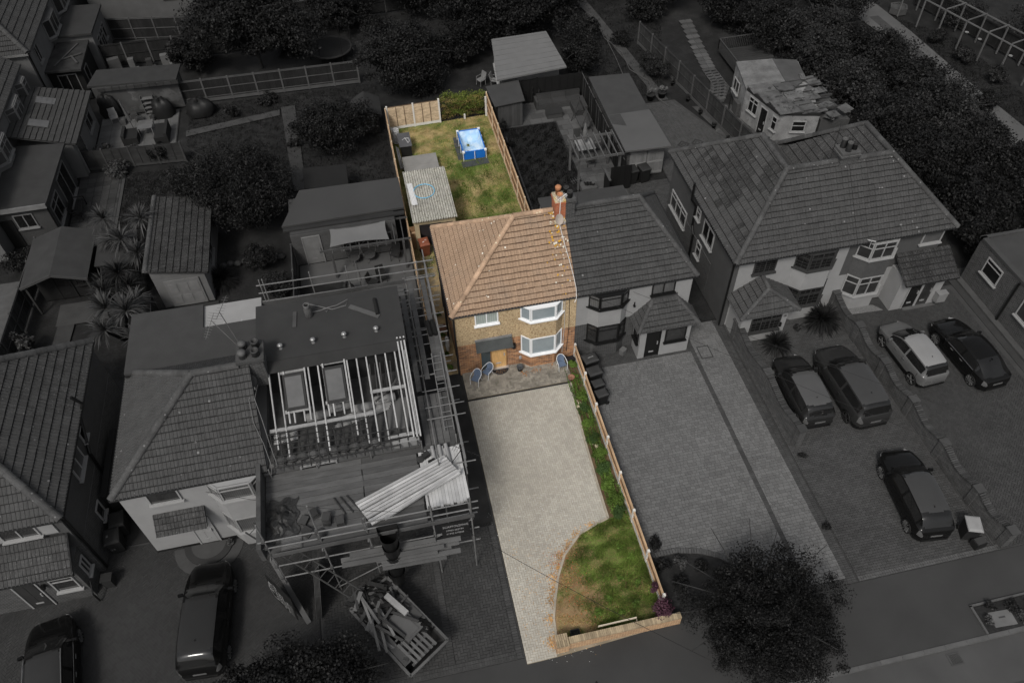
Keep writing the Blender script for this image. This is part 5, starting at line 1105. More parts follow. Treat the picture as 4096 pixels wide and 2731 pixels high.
ch = T('chimney_stack', 'dark brick chimney stack with four pots on the right pair of houses', 'chimney', (22.5, 28.4, 7.2)); b = MB(); b.box(22.1, 28.2, 7.0, 23.0, 28.95, 8.45); b.box(22.02, 28.12, 8.3, 23.08, 29.03, 8.4); st = b.build('stack', M_['g_brick'], ch); b = MB(); b.box(22.06, 28.16, 8.45, 23.04, 28.99, 8.55); b.build('flaunching', G(.075, 'grey_mortar_cap', fine=.3), ch)
for x, y, h in ((22.35, 28.75, .5), (22.7, 28.8, .35), (22.45, 28.4, .5), (22.82, 28.5, .3)): b = MB(); b.lathe((x, y, 8.55), [(.15, 0), (.12, h*.85), (.14, h*.88), (.14, h), (.1, h), (.1, h-.06)], 12); b.build('chimney_pot', G(.07 if h > .4 else .02, rough=.8), ch, True)
b = MB(); b.box(22.0, 28.02, 7.05, 23.1, 28.2, 7.3); b.build('lead_apron', G(.085, fine=.3), ch)
yagi('thin dark television aerial left of the right-hand chimney', (22.0, 28.9, 7.4), (22.0, 28.95, 9.6), (.3, .6, .3), G(.02), 6, .5); yagi('small pale television aerial above the white bay at the right', (23.35, 25.5, 4.6), (23.3, 25.45, 5.1), (-.2, -.3, .2), G(.3), 4, .3)
t = T('porch_meter_box', 'white box on the wall right of the dark porch doors', 'box', (28.55, 24.8, 0)); b = MB(); b.box(28.2, 24.55, .35, 28.75, 24.88, .95); b.box(28.18, 24.53, .95, 28.77, 24.88, .98); b.build('cabinet', M_['g_pl2'], t)
flat('gravel_patch', [(23.4, 25.1), (25.5, 25.0), (25.1, 25.5), (23.5, 25.6)], .02, G(.13, 'pale_gravel', fine=.5, fscale=25), th=.03)
# brick house at the right edge
BR = T('brick_outbuilding', 'flat-roofed dark brick building with a white window at the right edge', 'building', (31, 24, 0)); b = MB(); b.box(30.95, 18, 0, 39, 26.3, 2.9); b.build('brick_wall', M_['g_brick'], BR); b = MB(); b.box(30.9, 17.9, 2.9, 31.2, 26.35, 3.05); b.box(30.9, 26.2, 2.9, 39, 26.4, 3.05); b.build('parapet', G(.045), BR); b = MB(); b.box(31.2, 17.9, 2.91, 39, 26.2, 2.96); b.build('flat_roof', M_['g_flat'], BR)
window(BR, (30.94, 25.3, 1.45), (0, -1, 0), 1.25, 1.05, M_['g_white'], M_['g_glassd'], 1, .72); window(BR, (30.94, 22.2, 1.3), (0, -1, 0), 1.0, 1.05, M_['g_white'], M_['g_glass'], 1); pipe(BR, [(30.88, 22.9, 2.8), (30.88, 22.9, .1)], M_['g_pipe'], .06)
b = MB(); b.box(30.6, 18, 0, 30.94, 26.3, .12); b.build('plinth', G(.06), BR)
# ---------------------------------------------------------------- serpentine brick walls between the drives
def wavy_wall(label, P, hi, lo, m, thick=.23):
    t = T('brick_boundary_wall', label, 'wall', (*P[0], 0)); cb = bpy.data.meshes.new('coping_brick'); q = MB(); q.box(-.036, -.16, 0, .036, .16, .1); cb.from_pydata(q.v, [], q.f); cb.materials.append(G(.045, 'grey_coping_brick', isl=.3, fine=.2))
    for (xa, ya), (xb, yb) in zip(P, P[1:]):
        n = 14; d = Vector((xb-xa, yb-ya, 0)); l = d.length; d.normalize(); nn = Vector((d.y, -d.x, 0))
        b = MB(); zs = [lo+(hi-lo)*(.5+.5*math.cos(2*PI*i/n)) for i in range(n+1)]; vs = []
        for i in range(n+1): p = Vector((xa, ya, 0))+d*l*i/n; vs += [p-nn*thick/2, p+nn*thick/2, p+nn*thick/2+Vector((0, 0, zs[i])), p-nn*thick/2+Vector((0, 0, zs[i]))]
        b.add(vs, [(4*i+k, 4*i+(k+1) % 4, 4*i+4+(k+1) % 4, 4*i+4+k) for i in range(n) for k in range(4)]+[(0, 1, 2, 3)]); b.build('brickwork', m, t)
        nb = int(l/.095)
        for i in range(nb):
            f = (i+.5)/nb; z = lo+(hi-lo)*(.5+.5*math.cos(2*PI*f)); sl_ = -(hi-lo)*PI*math.sin(2*PI*f)/l; p = Vector((xa, ya, z+.002))+d*l*f
            link(cb, 'coping_brick', t, None, Matrix.Translation(p) @ Matrix.Rotation(math.atan2(d.y, d.x), 4, 'Z') @ Matrix.Rotation(-math.atan(sl_), 4, 'Y'))
    for xa, ya in P: b = MB(); b.obox((xa, ya, 0), .34, .34, hi+.1, wl(P[1], P[0])); po = b.build('pier', m, t); b = MB(); b.obox((xa, ya, hi+.1), .42, .42, .07, wl(P[1], P[0])); b.build('pier_cap', G(.05, isl=.2), po)
gb = mat('grey_wall_brick', (.062, .062, .062), var=.2, scale=3, brick=(.25, .08, (.035, .035, .035), (.095, .095, .095), .01))
wavy_wall('dark brick wall with wavy coping from white porch to dark hatchback', [(16.85, 25.0), (16.95, 21.5), (17.05, 18.0)], 1.15, .85, gb)
wavy_wall('long dark brick wall with wavy coping dividing the right-hand driveways', [(22.85, 25.9), (22.92, 23.4), (22.95, 20.9), (23.05, 18.45), (23.1, 15.9), (23.2, 13.4), (23.4, 11.3)], 1.05, .78, gb)
# bins, palms and pots on the right
for i, (y, sc, s) in enumerate(((24.55, 1.05, 'lettered lid, nearest the bay'), (23.75, 1.0, 'second back from the house'), (23.1, .8, 'third back from the house'), (22.45, .82, 'nearest the pavement'))):
    t = wheelie('dark wheelie bin in the row behind the pale fence, '+s, 8.75, y, R_(-80), G(.008, 'bin_dark', rough=.5), G(.035, 'bin_lid_grey', rough=.45), sc, 'bins beside the boundary fence')
    if i == 0:
        o = text('lid_lettering', 'REFUSE', (8.62, 24.5, 1.085), (1, .2, 0), (-.2, 1, 0), .09, G(.3, 'white_lettering'), t)
wheelie('wheelie bin with white lid at the lower end of the wavy wall', 22.1, 12.0, R_(-20), G(.010, 'bin_dark2'), G(.24, 'white_lid'), 1.05); 
t = T('recycling_box', 'small black box on wheels beside the white-lidded bin', 'box', (22.3, 11.4, 0)); b = MB(); b.obox((22.3, 11.45, .05), .5, .4, .35, .1); b.build('tub', G(.007), t); b = MB(); b.obox((22.3, 11.45, .4), .42, .3, .05, .1); b.build('lid', G(.035), t)
def cordy(label, x, y, heads, m, n=80, L=.7, w=.03, name='spiky_palm', z0=0, tm=None, group=None):
    t = T(name, label, 'palm', (x, y, z0), 0, group); b = MB()
    for hx, hy, hz_, s in heads: b.tube([(x, y, z0), (x+(hx-x)*.5, y+(hy-y)*.5, z0+(hz_-z0)*.5), (hx, hy, hz_)], .09*s, 6, r2=.06*s)
    b.build('trunk', tm or M_['g_bark'], t); spikes('leaves', heads, m, t, n, L, w); return t
cordy('large dark spiky palm by the white house bay and wavy wall', 21.6, 24.7, [(21.6, 24.7, .55, 1.5), (21.6, 24.7, .4, 1.3)], M_['g_leafd'], 140, .75, .03); cordy('smaller dark spiky palm before the dark hatchback', 18.6, 23.7, [(18.6, 23.7, .5, 1.2), (18.6, 23.7, .35, 1.1)], M_['g_leafd'], 140, .75, .028)
shrub('small grey bush at the porch corner beside the spiky palm', 20.3, 24.6, .35, .5, 400, .05, M_['g_leaf'], 'porch_shrub', k=12); shrub('low weed growing in the joint at the end of the brick wall', 17.0, 17.3, .3, .2, 250, .05, M_['g_leafd'], 'joint_weed', k=8, cat='weed'); shrub('dark round weed on the dark paving band near the pavement', 16.45, 13.6, .28, .35, 420, .05, M_['g_leafd'], 'joint_weed', k=10, cat='weed')
t = T('concrete_block', 'pale concrete block by the bay of the grey house half', 'block', (10.7, 25.3, 0)); b = MB(); b.obox((10.75, 25.25, 0), .3, .25, .35, .6); b.obox((10.75, 25.25, .35), .34, .28, .03, .6); b.build('block', G(.10), t)
t = T('inspection_cover', 'square paved inspection cover on the drive beside the porch', 'cover', (14.95, 24.3, 0)); b = MB()
for q in ((14.65, 23.95, 15.3, 24.0), (14.65, 24.75, 15.3, 24.8), (14.65, 24.0, 14.7, 24.75), (15.25, 24.0, 15.3, 24.75)): b.box(q[0], q[1], .002, q[2], q[3], .012)
b.build('frame', G(.035), t)
# ---------------------------------------------------------------- gardens behind the right-hand houses
pg = flat('rear_stone_patio', [(8.35, 35.1), (15.2, 35.1), (15.2, 49.5), (8.35, 49.5)], -.02, M_['g_pj'], th=.04)
LW = lambda x, y: not (8.5 < x < 12.62 and 35.4 < y < 46.6)
paving(pg, 'stone_slab', rect(10.3, 40.2, 15.1, 49.4), M_['g_slab'], .85, .6, .012, 'slab', 0, 130, .018, inside=LW, th=.02); paving(pg, 'stone_slab', rect(12.6, 35.2, 15.1, 40.2), M_['g_slab'], .85, .6, .012, 'slab', 0, 60, .018, th=.02)
flat('rear_lawn_of_grey_half', rect(8.5, 35.4, 12.6, 46.7), .015, M_['g_lawnd'], th=.03)
t = T('timber_sleeper_edging', 'long dark sleeper bed edging beside the shared rear fence', 'edging', (8.7, 42, 0))
for i in range(5): b = MB(); b.box(8.72, 36+i*1.9, .02, 8.84, 37.85+i*1.9, .2); b.build('sleeper', G(.045), t)
SH = T('garden_shed', 'grey boarded shed with dark felt pent roof in the far left patio corner', 'shed', (9.4, 47.9, 0))
for i in range(9): b = MB(); b.box(8.55+i*.19, 46.9, 0, 8.55+(i+1)*.19-.01, 46.96, 1.75); b.build('board', G(.05, 'shed_board', isl=.15), SH)
b = MB(); b.box(8.55, 46.97, 0, 10.26, 49.1, 1.8); b.build('shed_body', G(.03), SH); b = MB(); b.slab([(8.3, 46.75, 1.82), (10.4, 46.75, 1.98), (10.5, 49.2, 2.1), (8.15, 49.2, 1.95)], .05); b.build('roof', M_['g_flat'], SH)
fence('black-stained fence along the back of the paved rear garden', (10.3, 49.55), (15.2, 49.6), 1.8, 3, M_['g_woodb'], M_['g_woodb'], M_['g_woodb'], 1, 0, 'lap'); fence('black-stained fence between the paved garden and flat-roofed garages', (15.22, 49.6), (15.05, 38.9), 1.8, 6, M_['g_woodb'], M_['g_woodb'], M_['g_rail'], 1, 0, 'lap')
t = T('black_gate_fence', 'tall black boarded screen with a gate beside the garage doors', 'fence', (13.9, 37.9, 0))
for i in range(8): b = MB(); b.box(14.0+i*.17, 38.4, .02, 14.0+(i+1)*.17-.006, 38.44, 1.8); b.build('board', M_['g_woodb'], t)
for i in range(6): b = MB(); y = 37.3+i*.17; b.box(13.55, y, .02, 13.59, y+.16, 1.75); b.build('board', M_['g_woodb'], t)
b = MB(); b.box(13.5, 37.2, 1.75, 13.64, 38.4, 1.82); b.build('capping_rail', M_['g_rail'], t)
# corner sofa, coffee table, swing seat, table, parasol, chairs
def rattan(label, boxes, cat, name, m):
    t = T(name, label, cat, (boxes[0][0], boxes[0][1], 0))
    for x0, y0, z0, x1, y1, z1, nm, mm in boxes: b = MB(); b.box(x0, y0, z0, x1, y1, z1); b.build(nm, mm or m, t)
    return t
RT_ = G(.040, 'grey_rattan', wave=('Z', 11, .4), isl=.2); CU = G(.035, 'striped_cushion', wave=('Y', 6, .5))
rattan('dark rattan corner sofa against the black fence', [(11.75, 48.35, .02, 14.95, 49.25, .34, 'base', RT_)]+[(11.75+i*1.07, 48.4, .345, 12.8+i*1.07, 49.0, .46, 'seat_cushion', CU) for i in range(3)]+[(11.75+i*1.07, 49.02, .345, 12.8+i*1.07, 49.25, .8, 'back_cushion', RT_) for i in range(3)]+[(11.6, 48.35, .02, 11.74, 49.25, .65, 'arm', RT_), (14.05, 46.9, .02, 14.95, 48.34, .34, 'base', RT_), (14.05, 46.95, .345, 14.7, 48.34, .46, 'seat_cushion', CU), (14.72, 46.9, .345, 14.95, 48.34, .75, 'back_cushion', RT_)], 'sofa', 'corner_sofa', RT_)
rattan('low dark rattan coffee table before the corner sofa', [(12.1, 47.1, .02, 13.2, 47.75, .38, 'base', RT_), (12.05, 47.05, .385, 13.25, 47.8, .43, 'table_top', RT_)], 'table', 'coffee_table', RT_)
t = T('swing_seat', 'dark swing seat on a sloping frame against the black fence', 'swing seat', (14.2, 45.6, 0)); q = G(.035)
for y in (44.7, 46.5):
    for dx in (-.55, .55): b = MB(); b.tube([(14.2+dx, y, 0), (14.25, y, 1.7)], .03, 6); b.build('leg', q, t)
b = MB(); b.tube([(14.25, 44.7, 1.7), (14.25, 46.5, 1.7)], .03, 6); b.build('top_bar', q, t); b = MB(); b.box(13.9, 44.9, .42, 14.45, 46.3, .5); b.build('seat', G(.05), t); b = MB(); b.slab([(14.42, 44.9, .5), (14.42, 46.3, .5), (14.62, 46.3, 1.0), (14.62, 44.9, 1.0)], .06); b.build('backrest', G(.05), t)
t = T('patio_table', 'pale slatted patio table under the closed parasol', 'table', (13.55, 42.7, 0))
for i in range(6): b = MB(); b.box(12.95+i*.2, 42.0, .72, 13.13+i*.2, 43.3, .75); b.build('slat', G(.20, 'pale_slat', isl=.15), t)
for x in (13.05, 14.05):
    for y in (42.1, 43.2): b = MB(); b.tube([(x, y, 0), (x, y, .72)], .025, 6); b.build('leg', G(.02), t)
t = T('closed_parasol', 'closed pale parasol standing through the patio table', 'parasol', (13.55, 42.75, 0)); b = MB(); b.tube([(13.55, 42.75, 0), (13.55, 42.75, 2.2)], .022, 6); b.build('pole', G(.1), t); b = MB(); b.lathe((13.55, 42.75, 1.0), [(.16, 0), (.19, .15), (.15, .7), (.07, 1.2), (.02, 1.3)], 10); b.build('folded_canopy', G(.115, var=.2), t)
def outchair(label, x, y, rz, m, name='patio_chair', group=None):
    t = T(name, label, 'chair', (x, y, 0), rz, group); b = MB(); b.box(-.25, -.25, .4, .25, .22, .45); b.build('seat', m, t, local=True); b = MB(); b.slab([(-.25, .22, .45), (.25, .22, .45), (.24, .36, .95), (-.24, .36, .95)], .04); b.build('backrest', m, t, local=True)
    for sx in (-.23, .23):
        for sy in (-.22, .22): b = MB(); b.tube([(sx*1.08, sy*1.1, 0), (sx, sy, .41)], .02, 6); b.build('leg', m, t, local=True)
        b = MB(); b.tube([(sx*1.1, -.22, .42), (sx*1.15, -.2, .64), (sx*1.1, .25, .66)], .02, 6); b.build('armrest', m, t, local=True)
    return t
dc = G(.028, 'dark_mesh_chair')
outchair('dark mesh chair at the left side of the patio table', 12.55, 42.6, R_(90), dc, group='chairs round the patio table'); outchair('dark mesh chair at the right side of the patio table', 14.5, 42.7, R_(-90), dc, group='chairs round the patio table'); outchair('dark mesh chair at the far end of the patio table', 13.4, 43.8, R_(0), dc, group='chairs round the patio table'); outchair('dark mesh chair under the pergola beams near the table', 13.6, 41.3, R_(170), dc, group='chairs round the patio table')
PGL = T('pergola', 'pale grey open timber pergola at the end of the paved garden', 'pergola', (13.3, 40, 0)); pt = G(.085, 'grey_pergola_timber', isl=.12)
for x, y in ((12.1, 39.0), (12.1, 41.1), (14.7, 41.2), (14.8, 39.2)): b = MB(); b.box(x-.06, y-.06, 0, x+.06, y+.06, 2.2); b.build('post', pt, PGL)
for y in (38.95, 41.2): b = MB(); b.beam((11.9, y, 2.28), (14.95, y+.1, 2.28), .05, .16); b.build('beam', pt, PGL)
for i in range(8): x = 12.0+i*.41; b = MB(); b.beam((x, 38.75, 2.42), (x, 41.4, 2.42), .05, .12); b.build('rafter', pt, PGL)
t = T('timber_planter', 'square timber planter box at the foot of the pergola post', 'planter', (12.5, 38.7, 0)); b = MB(); b.box(12.2, 38.4, 0, 13.2, 39.2, .45); b.box(12.25, 38.45, .45, 13.15, 39.15, .47); b.build('box', G(.075), t); crown('foliage', (12.7, 38.8, .6), (.4, .3, .2), 300, .06, M_['g_leaf'], t, 8)
shrub('slim dark shrub growing beside the grey shed', 8.75, 46.2, .28, 1.5, 700, .05, M_['g_leafd'], 'slim_shrub', k=16); shrub('straggly dark shrub along the shared fence behind the blue pool', 8.8, 44.4, .35, .9, 600, .05, M_['g_leafd'], 'slim_shrub', k=16)
for i, (x, y, z) in enumerate(((11.0, 49.4, .9), (11.5, 49.4, .8), (12.0, 49.4, 1.2))): shrub('thin climber on the black back fence, %s from the shed' % ORD[i], x, 49.35, .12, 1.5, 90, .05, M_['g_leaf'], 'climbing_plant', 'climbers on the black fence', k=9, cat='climber')
# garages and the yard beside them
GG = T('flat_roofed_garages', 'two joined flat-roofed garages with pale double timber doors', 'garage', (16.5, 43, 0)); b = MB(); b.box(15.4, 39.5, 0, 17.85, 47.6, 2.3); b.build('garage_wall', M_['g_brick'], GG)
b = MB(); b.prism([(15.1, 43.05), (17.95, 43.05), (18.05, 47.7), (15.2, 47.9)], 2.31, 2.4); b.build('rear_roof', M_['g_flat'], GG); b = MB(); b.prism([(15.05, 39.0), (17.98, 38.85), (17.95, 43.04), (15.1, 43.04)], 2.33, 2.44); b.build('front_roof', G(.075, 'pale_flat_roof', var=.08, scale=.6), GG)
b = MB(); b.prism([(15.12, 42.0), (15.95, 41.6), (15.95, 43.0), (15.12, 43.0)], 2.441, 2.445); b.build('roof_patch', M_['g_flat'], GG)
for i in range(2):
    x = 15.55+i*1.15; b = MB(); b.box(x, 39.42, .04, x+1.12, 39.49, 2.1); d_ = b.build('garage_door', G(.16, 'pale_garage_door'), GG)
    for j in range(6): b = MB(); b.box(x+.02+j*.18, 39.40, .1, x+.02+(j+1)*.18-.012, 39.42, 2.0); b.build('plank', G(.155, 'pale_door_plank', isl=.12), d_)
    for z in (.15, .95, 1.8): b = MB(); b.box(x+.03, 39.37, z, x+1.08, 39.40, z+.13); b.build('ledge', G(.19), d_)
wheelie('dark wheelie bin leaning by the left garage door', 15.6, 38.95, .1, G(.008, 'bin_dark3'), G(.022, 'bin_lid3'), 1.1); wheelie('dark wheelie bin before the middle of the garage doors', 16.4, 38.95, .15, G(.008, 'bin_dark3'), G(.022, 'bin_lid3'), 1.1)
yd = flat('herringbone_yard', [(18.0, 36), (24.0, 36), (23.7, 41.2), (21.6, 47.4), (18.2, 47.4)], -.03, M_['g_pj'], th=.03); paving(yd, 'herringbone_block', [(18.05, 36), (23.8, 36), (23.6, 41.2), (21.3, 47.3), (18.25, 47.3)], G(.058, 'yard_block', isl=.13, var=.12), .21, .105, 0, 'herring', R_(45), 150, .014)
paving(yd, 'paver', rect(14.2, 35.2, 18.0, 38.8), M_['g_pav2'], .21, .14, -.02, 'stretcher', 0, 60, .014)
b = MB(); cx, cy = 20.8, 41.5
for i in range(2):
    for j in range(2):
        x, y = cx+(i-.5)*1.0, cy+(j-.5)*1.0
        for s in (.45, .2): b.add([(x-s, y, .006+.001*(s < .3)), (x, y-s, .006), (x+s, y, .006), (x, y+s, .006), (x-s*.7, y, .007), (x, y-s*.7, .007), (x+s*.7, y, .007), (x, y+s*.7, .007)], [(k, (k+1) % 4, (k+1) % 4+4, k+4) for k in range(4)])
b.build('diamond_inlay', G(.028, 'dark_inlay'), yd)
rf = fence('grey boarded fence with concrete posts right of the herringbone yard', (21.5, 55.5), (24.05, 38.9), 1.8, 8, M_['g_post'], M_['g_wood'], M_['g_wood'], 1, .25)
for i, f in enumerate((.35, .5, .62, .74, .86)): p = Vector((21.3, 54.5, 0)).lerp(Vector((23.6, 39.5, 0)), f); potted('%s dark flower pot along the boarded yard fence' % ORD[i], p.x, p.y, .16, .25, G(.014), 0, M_['g_leaf'], pn=90, ph=.3)
for i, (x, y) in enumerate(((19.9, 47.8), (20.8, 47.9))): potted('%s large tub of pale flowers at the far end of the yard' % ('left', 'right')[i], x, y, .32, .45, G(.02), 0, leafmat('pale_flower_leaf', (.09, .09, .09)), pn=260, ph=.6, ps=.07)
# long garden with its path and hoses
fp = flat('long_garden_path', [(18.5, 66), (19.3, 66), (20.4, 55.5), (21.2, 47.5), (20.5, 47.5), (19.6, 55)], -.02, G(.05, 'worn_path', fine=.2), th=.03)
t = T('garden_hose', 'pale hose trailing up the long garden path', 'hose', (20.3, 50, 0)); b = MB(); b.tube([(20.9, 46.5, .04), (20.6, 47.3, .04), (20.3, 48.6, .04), (20.6, 50, .04), (19.7, 52, .04), (19.9, 54.5, .04), (19.2, 57, .04), (19.4, 60, .04), (18.6, 63, .04)], .035, 5); b.tube([(19.3, 49.0, .04), (19.0, 51.5, .04), (19.2, 54, .04), (19.3, 56.5, .04)], .03, 5); b.build('pipe', G(.07), t)
cp_ = flat('slab_path', [(26.0, 58), (26.9, 58), (26.2, 53), (25.9, 50.5), (26.1, 48), (24.9, 46.2), (24.0, 46.6), (25.0, 49), (25.2, 51), (25.4, 53.5)], -.01, M_['g_pj'], th=.03)
for i in range(22):
    f = i/22; pts = [(26.4, 58), (25.8, 53.5), (25.5, 50.5), (25.5, 48.5), (24.5, 46.4)]; q = f*4; k = int(q); a = Vector(pts[k]).lerp(Vector(pts[k+1]), q-k)
    for s in (-.27, .27): b = MB(); b.obox((a.x+s, a.y, -.012), .5, .48, .03, .12); b.build('path_slab', M_['g_slab'], cp_)
cz = flat('crazy_paving', [(24.0, 38.5), (26.1, 40.5), (25.3, 45.8), (22.5, 46.2)], .0, G(.05, 'crazy_paving_bed', var=.2), th=.03)
for i in range(90): x = random.uniform(23.2, 25.8); y = random.uniform(39.5, 45.8); r = random.uniform(.16, .34); b = MB(); b.prism([(x+r*random.uniform(.7, 1)*math.cos(a_*PI/3), y+r*random.uniform(.7, 1)*math.sin(a_*PI/3)) for a_ in range(6)], .001, .012+i*.0002); b.build('paving_stone', M_['g_slab'] if i % 3 else G(.045, isl=.3), cz)
# decking with balustrade
DK = T('garden_deck', 'dark timber deck with balustrade beyond the derelict outbuilding', 'deck', (28.5, 50.5, 0))
for i in range(13): b = MB(); b.box(26.9, 48.6+i*.3, .35, 30.6, 48.88+i*.3, .4); b.build('deck_board', G(.028, 'dark_deck', isl=.25), DK)
for a, c in (((26.9, 48.6), (26.9, 52.5)), ((26.9, 52.5), (30.6, 52.6))):
    a = Vector((*a, .4)); c = Vector((*c, .4)); n = int((c-a).length/.16)
    for i in range(n+1): p = a.lerp(c, i/n); b = MB(); b.box(p.x-.02, p.y-.02, .4, p.x+.02, p.y+.02, 1.25); b.build('baluster', G(.035), DK)
    b = MB(); b.beam(a+Vector((0, 0, .88)), c+Vector((0, 0, .88)), .07, .06); b.build('handrail', G(.045), DK)
# derelict outbuilding
DO = T('derelict_outbuilding', 'white derelict outbuilding with collapsing concrete-panel roof', 'building', (27.5, 42, 0)); wm = G(.20, 'flaking_white_render', var=.25, fine=.25, col2=.09, cscale=2, thr=(.58, .66))
b = MB(); b.prism([(26.0, 40.7), (28.6, 40.0), (29.6, 43.6), (25.2, 44.0)], 0, 2.3); b.build('main_wall', wm, DO); b = MB(); b.prism([(25.25, 44.05), (29.6, 43.7), (30.2, 46.6), (25.9, 47.4)], 0, 2.2); b.build('rear_wall', wm, DO)
rp = G(.085, 'crumbling_roof_panel', var=.35, scale=1.5, fine=.35, col2=.03, cscale=1.8, thr=(.56, .62), isl=.2)
PN = [(25.9, 40.4, 1.5, 1.5), (27.4, 40.2, 1.2, 1.4), (25.6, 41.9, 1.5, 1.2), (27.2, 41.7, 1.3, 1.0), (25.3, 43.1, 1.6, 1.0), (27.0, 42.9, 1.2, 1.0), (28.5, 41.6, .9, .8)]
for i, (x, y, w_, d_) in enumerate(PN): b = MB(); b.obox((x+w_/2, y+d_/2, 2.36+random.uniform(0, .08)), w_*1.02, d_*1.02, .06, random.uniform(-.08, .08), 0, random.uniform(-.05, .05), random.uniform(-.05, .05)); b.build('roof_panel', rp, DO)
for i in range(6): y = 40.4+i*.7; b = MB(); b.beam((27.6, y, 2.42), (30.4, y+.2, 2.3), .08, .14); b.build('rafter', G(.04), DO)
for i in range(16): b = MB(); b.obox((random.uniform(28.3, 30.6), random.uniform(39.6, 44.5), 2.2+random.uniform(-.1, .25)), random.uniform(.4, 1.1), random.uniform(.3, .9), .05, random.random()*3, 0, random.uniform(-.2, .2), random.uniform(-.2, .2)); b.build('broken_panel', rp, DO)
b = MB(); b.prism([(28.7, 39.9), (30.6, 39.6), (30.5, 43.6), (29.7, 43.7)], 0, 1.9); b.build('ruined_lean_to', G(.05, fine=.4), DO)
b = MB(); b.slab([(25.2, 44.1, 2.3), (28.0, 43.9, 2.4), (28.3, 46.9, 2.5), (25.8, 47.3, 2.4)], .1); b.build('curved_roof', G(.12, 'pale_old_roof', var=.3, fine=.3), DO); b = MB(); b.slab([(28.05, 44.0, 2.4), (29.6, 44.0, 2.35), (30.0, 46.5, 2.4), (28.3, 46.9, 2.5)], .06); b.build('sheet_roof', G(.06, fine=.2), DO)
b = MB(); b.beam((26.02, 40.75, 2.32), (25.25, 43.95, 2.32), .1, .2); b.build('fascia', G(.015), DO); b = MB(); b.beam((26.0, 40.7, 2.32), (28.6, 40.0, 2.32), .1, .2); b.build('fascia', G(.015), DO)
nW = Vector((-.97, -.23, 0)); uW = (.23, -.97, 0)
window(DO, (25.32, 43.5, 1.0), uW, .95, 1.1, M_['g_white'], M_['g_glassd'], 2, .7); window(DO, (25.9, 41.1, 1.0), uW, .5, 1.0, M_['g_white'], M_['g_glassd'], 1, .6); door(DO, (25.62, 42.3, 0), uW, .75, 2.0, M_['g_glassd'], M_['g_white']); window(DO, (27.0, 40.42, 1.0), (.966, -.26, 0), .9, .8, M_['g_white'], M_['g_glassd'], 1, .55); window(DO, (25.42, 46.3, 1.0), (-.05, -1, 0), 1.0, .9, M_['g_white'], M_['g_glass'], 2)
t = T('metal_garden_gate', 'dark scroll gate and grey gatepost beside the crazy paving', 'gate', (24.8, 45, 0)); b = MB(); b.box(25.0, 44.4, 0, 25.25, 45.1, .9); b.build('gate_pier', G(.06), t); b = MB()
for i in range(6): b.tube([(24.7+i*.04, 44.9+i*.1, .05), (24.7+i*.04, 44.9+i*.1, .95)], .012, 4)
b.build('bars', G(.01), t)
# pale-roofed garden building beyond, plastic chairs
WB = T('garden_building', 'long garden building with pale metal roof behind the black fence', 'building', (11.4, 51.5, 0)); b = MB(); b.prism([(9.35, 49.7), (13.7, 50.2), (13.5, 54), (9.75, 54)], 0, 2.3); b.build('wall', G(.11, 'pale_garden_wall', fine=.2), WB); b = MB(); b.slab([(8.95, 49.0, 2.45), (14.0, 49.35, 2.55), (13.7, 54.2, 2.75), (9.6, 54.3, 2.6)], .12)
b.build('metal_roof', G(.125, 'pale_metal_roof', var=.06), WB)
for i in range(8): b = MB(); f = (i+.5)/8; b.beam(Vector((8.95, 49.0, 2.46)).lerp(Vector((9.6, 54.3, 2.61)), f), Vector((14.0, 49.35, 2.56)).lerp(Vector((13.7, 54.2, 2.76)), f), .02, .02); b.build('roof_seam', G(.10), WB)
for i in range(3): window(WB, (9.33+.04*i*3, 50.2+i*1.25, 1.0), (.1, 1, 0), 1.0, .8, M_['g_white'], M_['g_glassd'], 1, n=(-1, .1, 0))
wc = G(.17, 'white_monobloc', rough=.4)
outchair('white plastic chair left of the pale-roofed garden building', 8.4, 52.7, R_(-60), wc, 'plastic_chair', 'white chairs by the garden building'); outchair('white plastic chair right beside the pale-roofed garden building window', 9.4, 52.4, R_(60), wc, 'plastic_chair', 'white chairs by the garden building')
# far right: concrete path, pergola frame, swing ropes
flat('concrete_drive', [(39.5, 59), (42.5, 59), (43.0, 52), (43.2, 43), (44, 30), (41, 30), (41.2, 43), (40.6, 52)], .0, G(.085, 'pale_concrete_drive', var=.12, scale=.5), th=.03); flat('dark_strip_bed', [(41.0, 55), (41.8, 55), (42.3, 47), (41.5, 47)], .006, G(.045), th=.004)
PF = T('timber_pergola_frame', 'long pale timber pergola frame over a planted border at far right', 'pergola', (45, 48, 0)); q = G(.095, 'pale_frame_timber', isl=.1)
A, B = Vector((43.2, 54.5, 0)), Vector((46.4, 43.0, 0)); n = 7; off = Vector((2.0, .55, 0))
for i in range(n):
    p = A.lerp(B, i/(n-1))
    for o_ in (Vector(), off): b = MB(); b.beam(p+o_, p+o_+Vector((0, 0, 2.25)), .09, .09); b.build('post', q, PF)
    b = MB(); b.beam(p+Vector((0, 0, 2.3)), p+off+Vector((0, 0, 2.3)), .06, .09); b.build('cross_beam', q, PF)
for o_ in (Vector(), off): b = MB(); b.beam(A+o_+Vector((0, 0, 2.22)), B+o_+Vector((0, 0, 2.22)), .06, .09); b.build('long_beam', q, PF)
for i, f in enumerate((.52, .62, .85)): p = A.lerp(B, f); potted('%s white hanging basket under the far pergola frame' % ORD[i], p.x+.1, p.y, .14, .18, G(.16), 1.3, name='hanging_basket')
fence('dark boarded fence behind the far pergola frame', (45.6, 56), (49.2, 42), 1.7, 7, M_['g_woodd'], M_['g_woodd'], M_['g_woodd'], 1, 0)
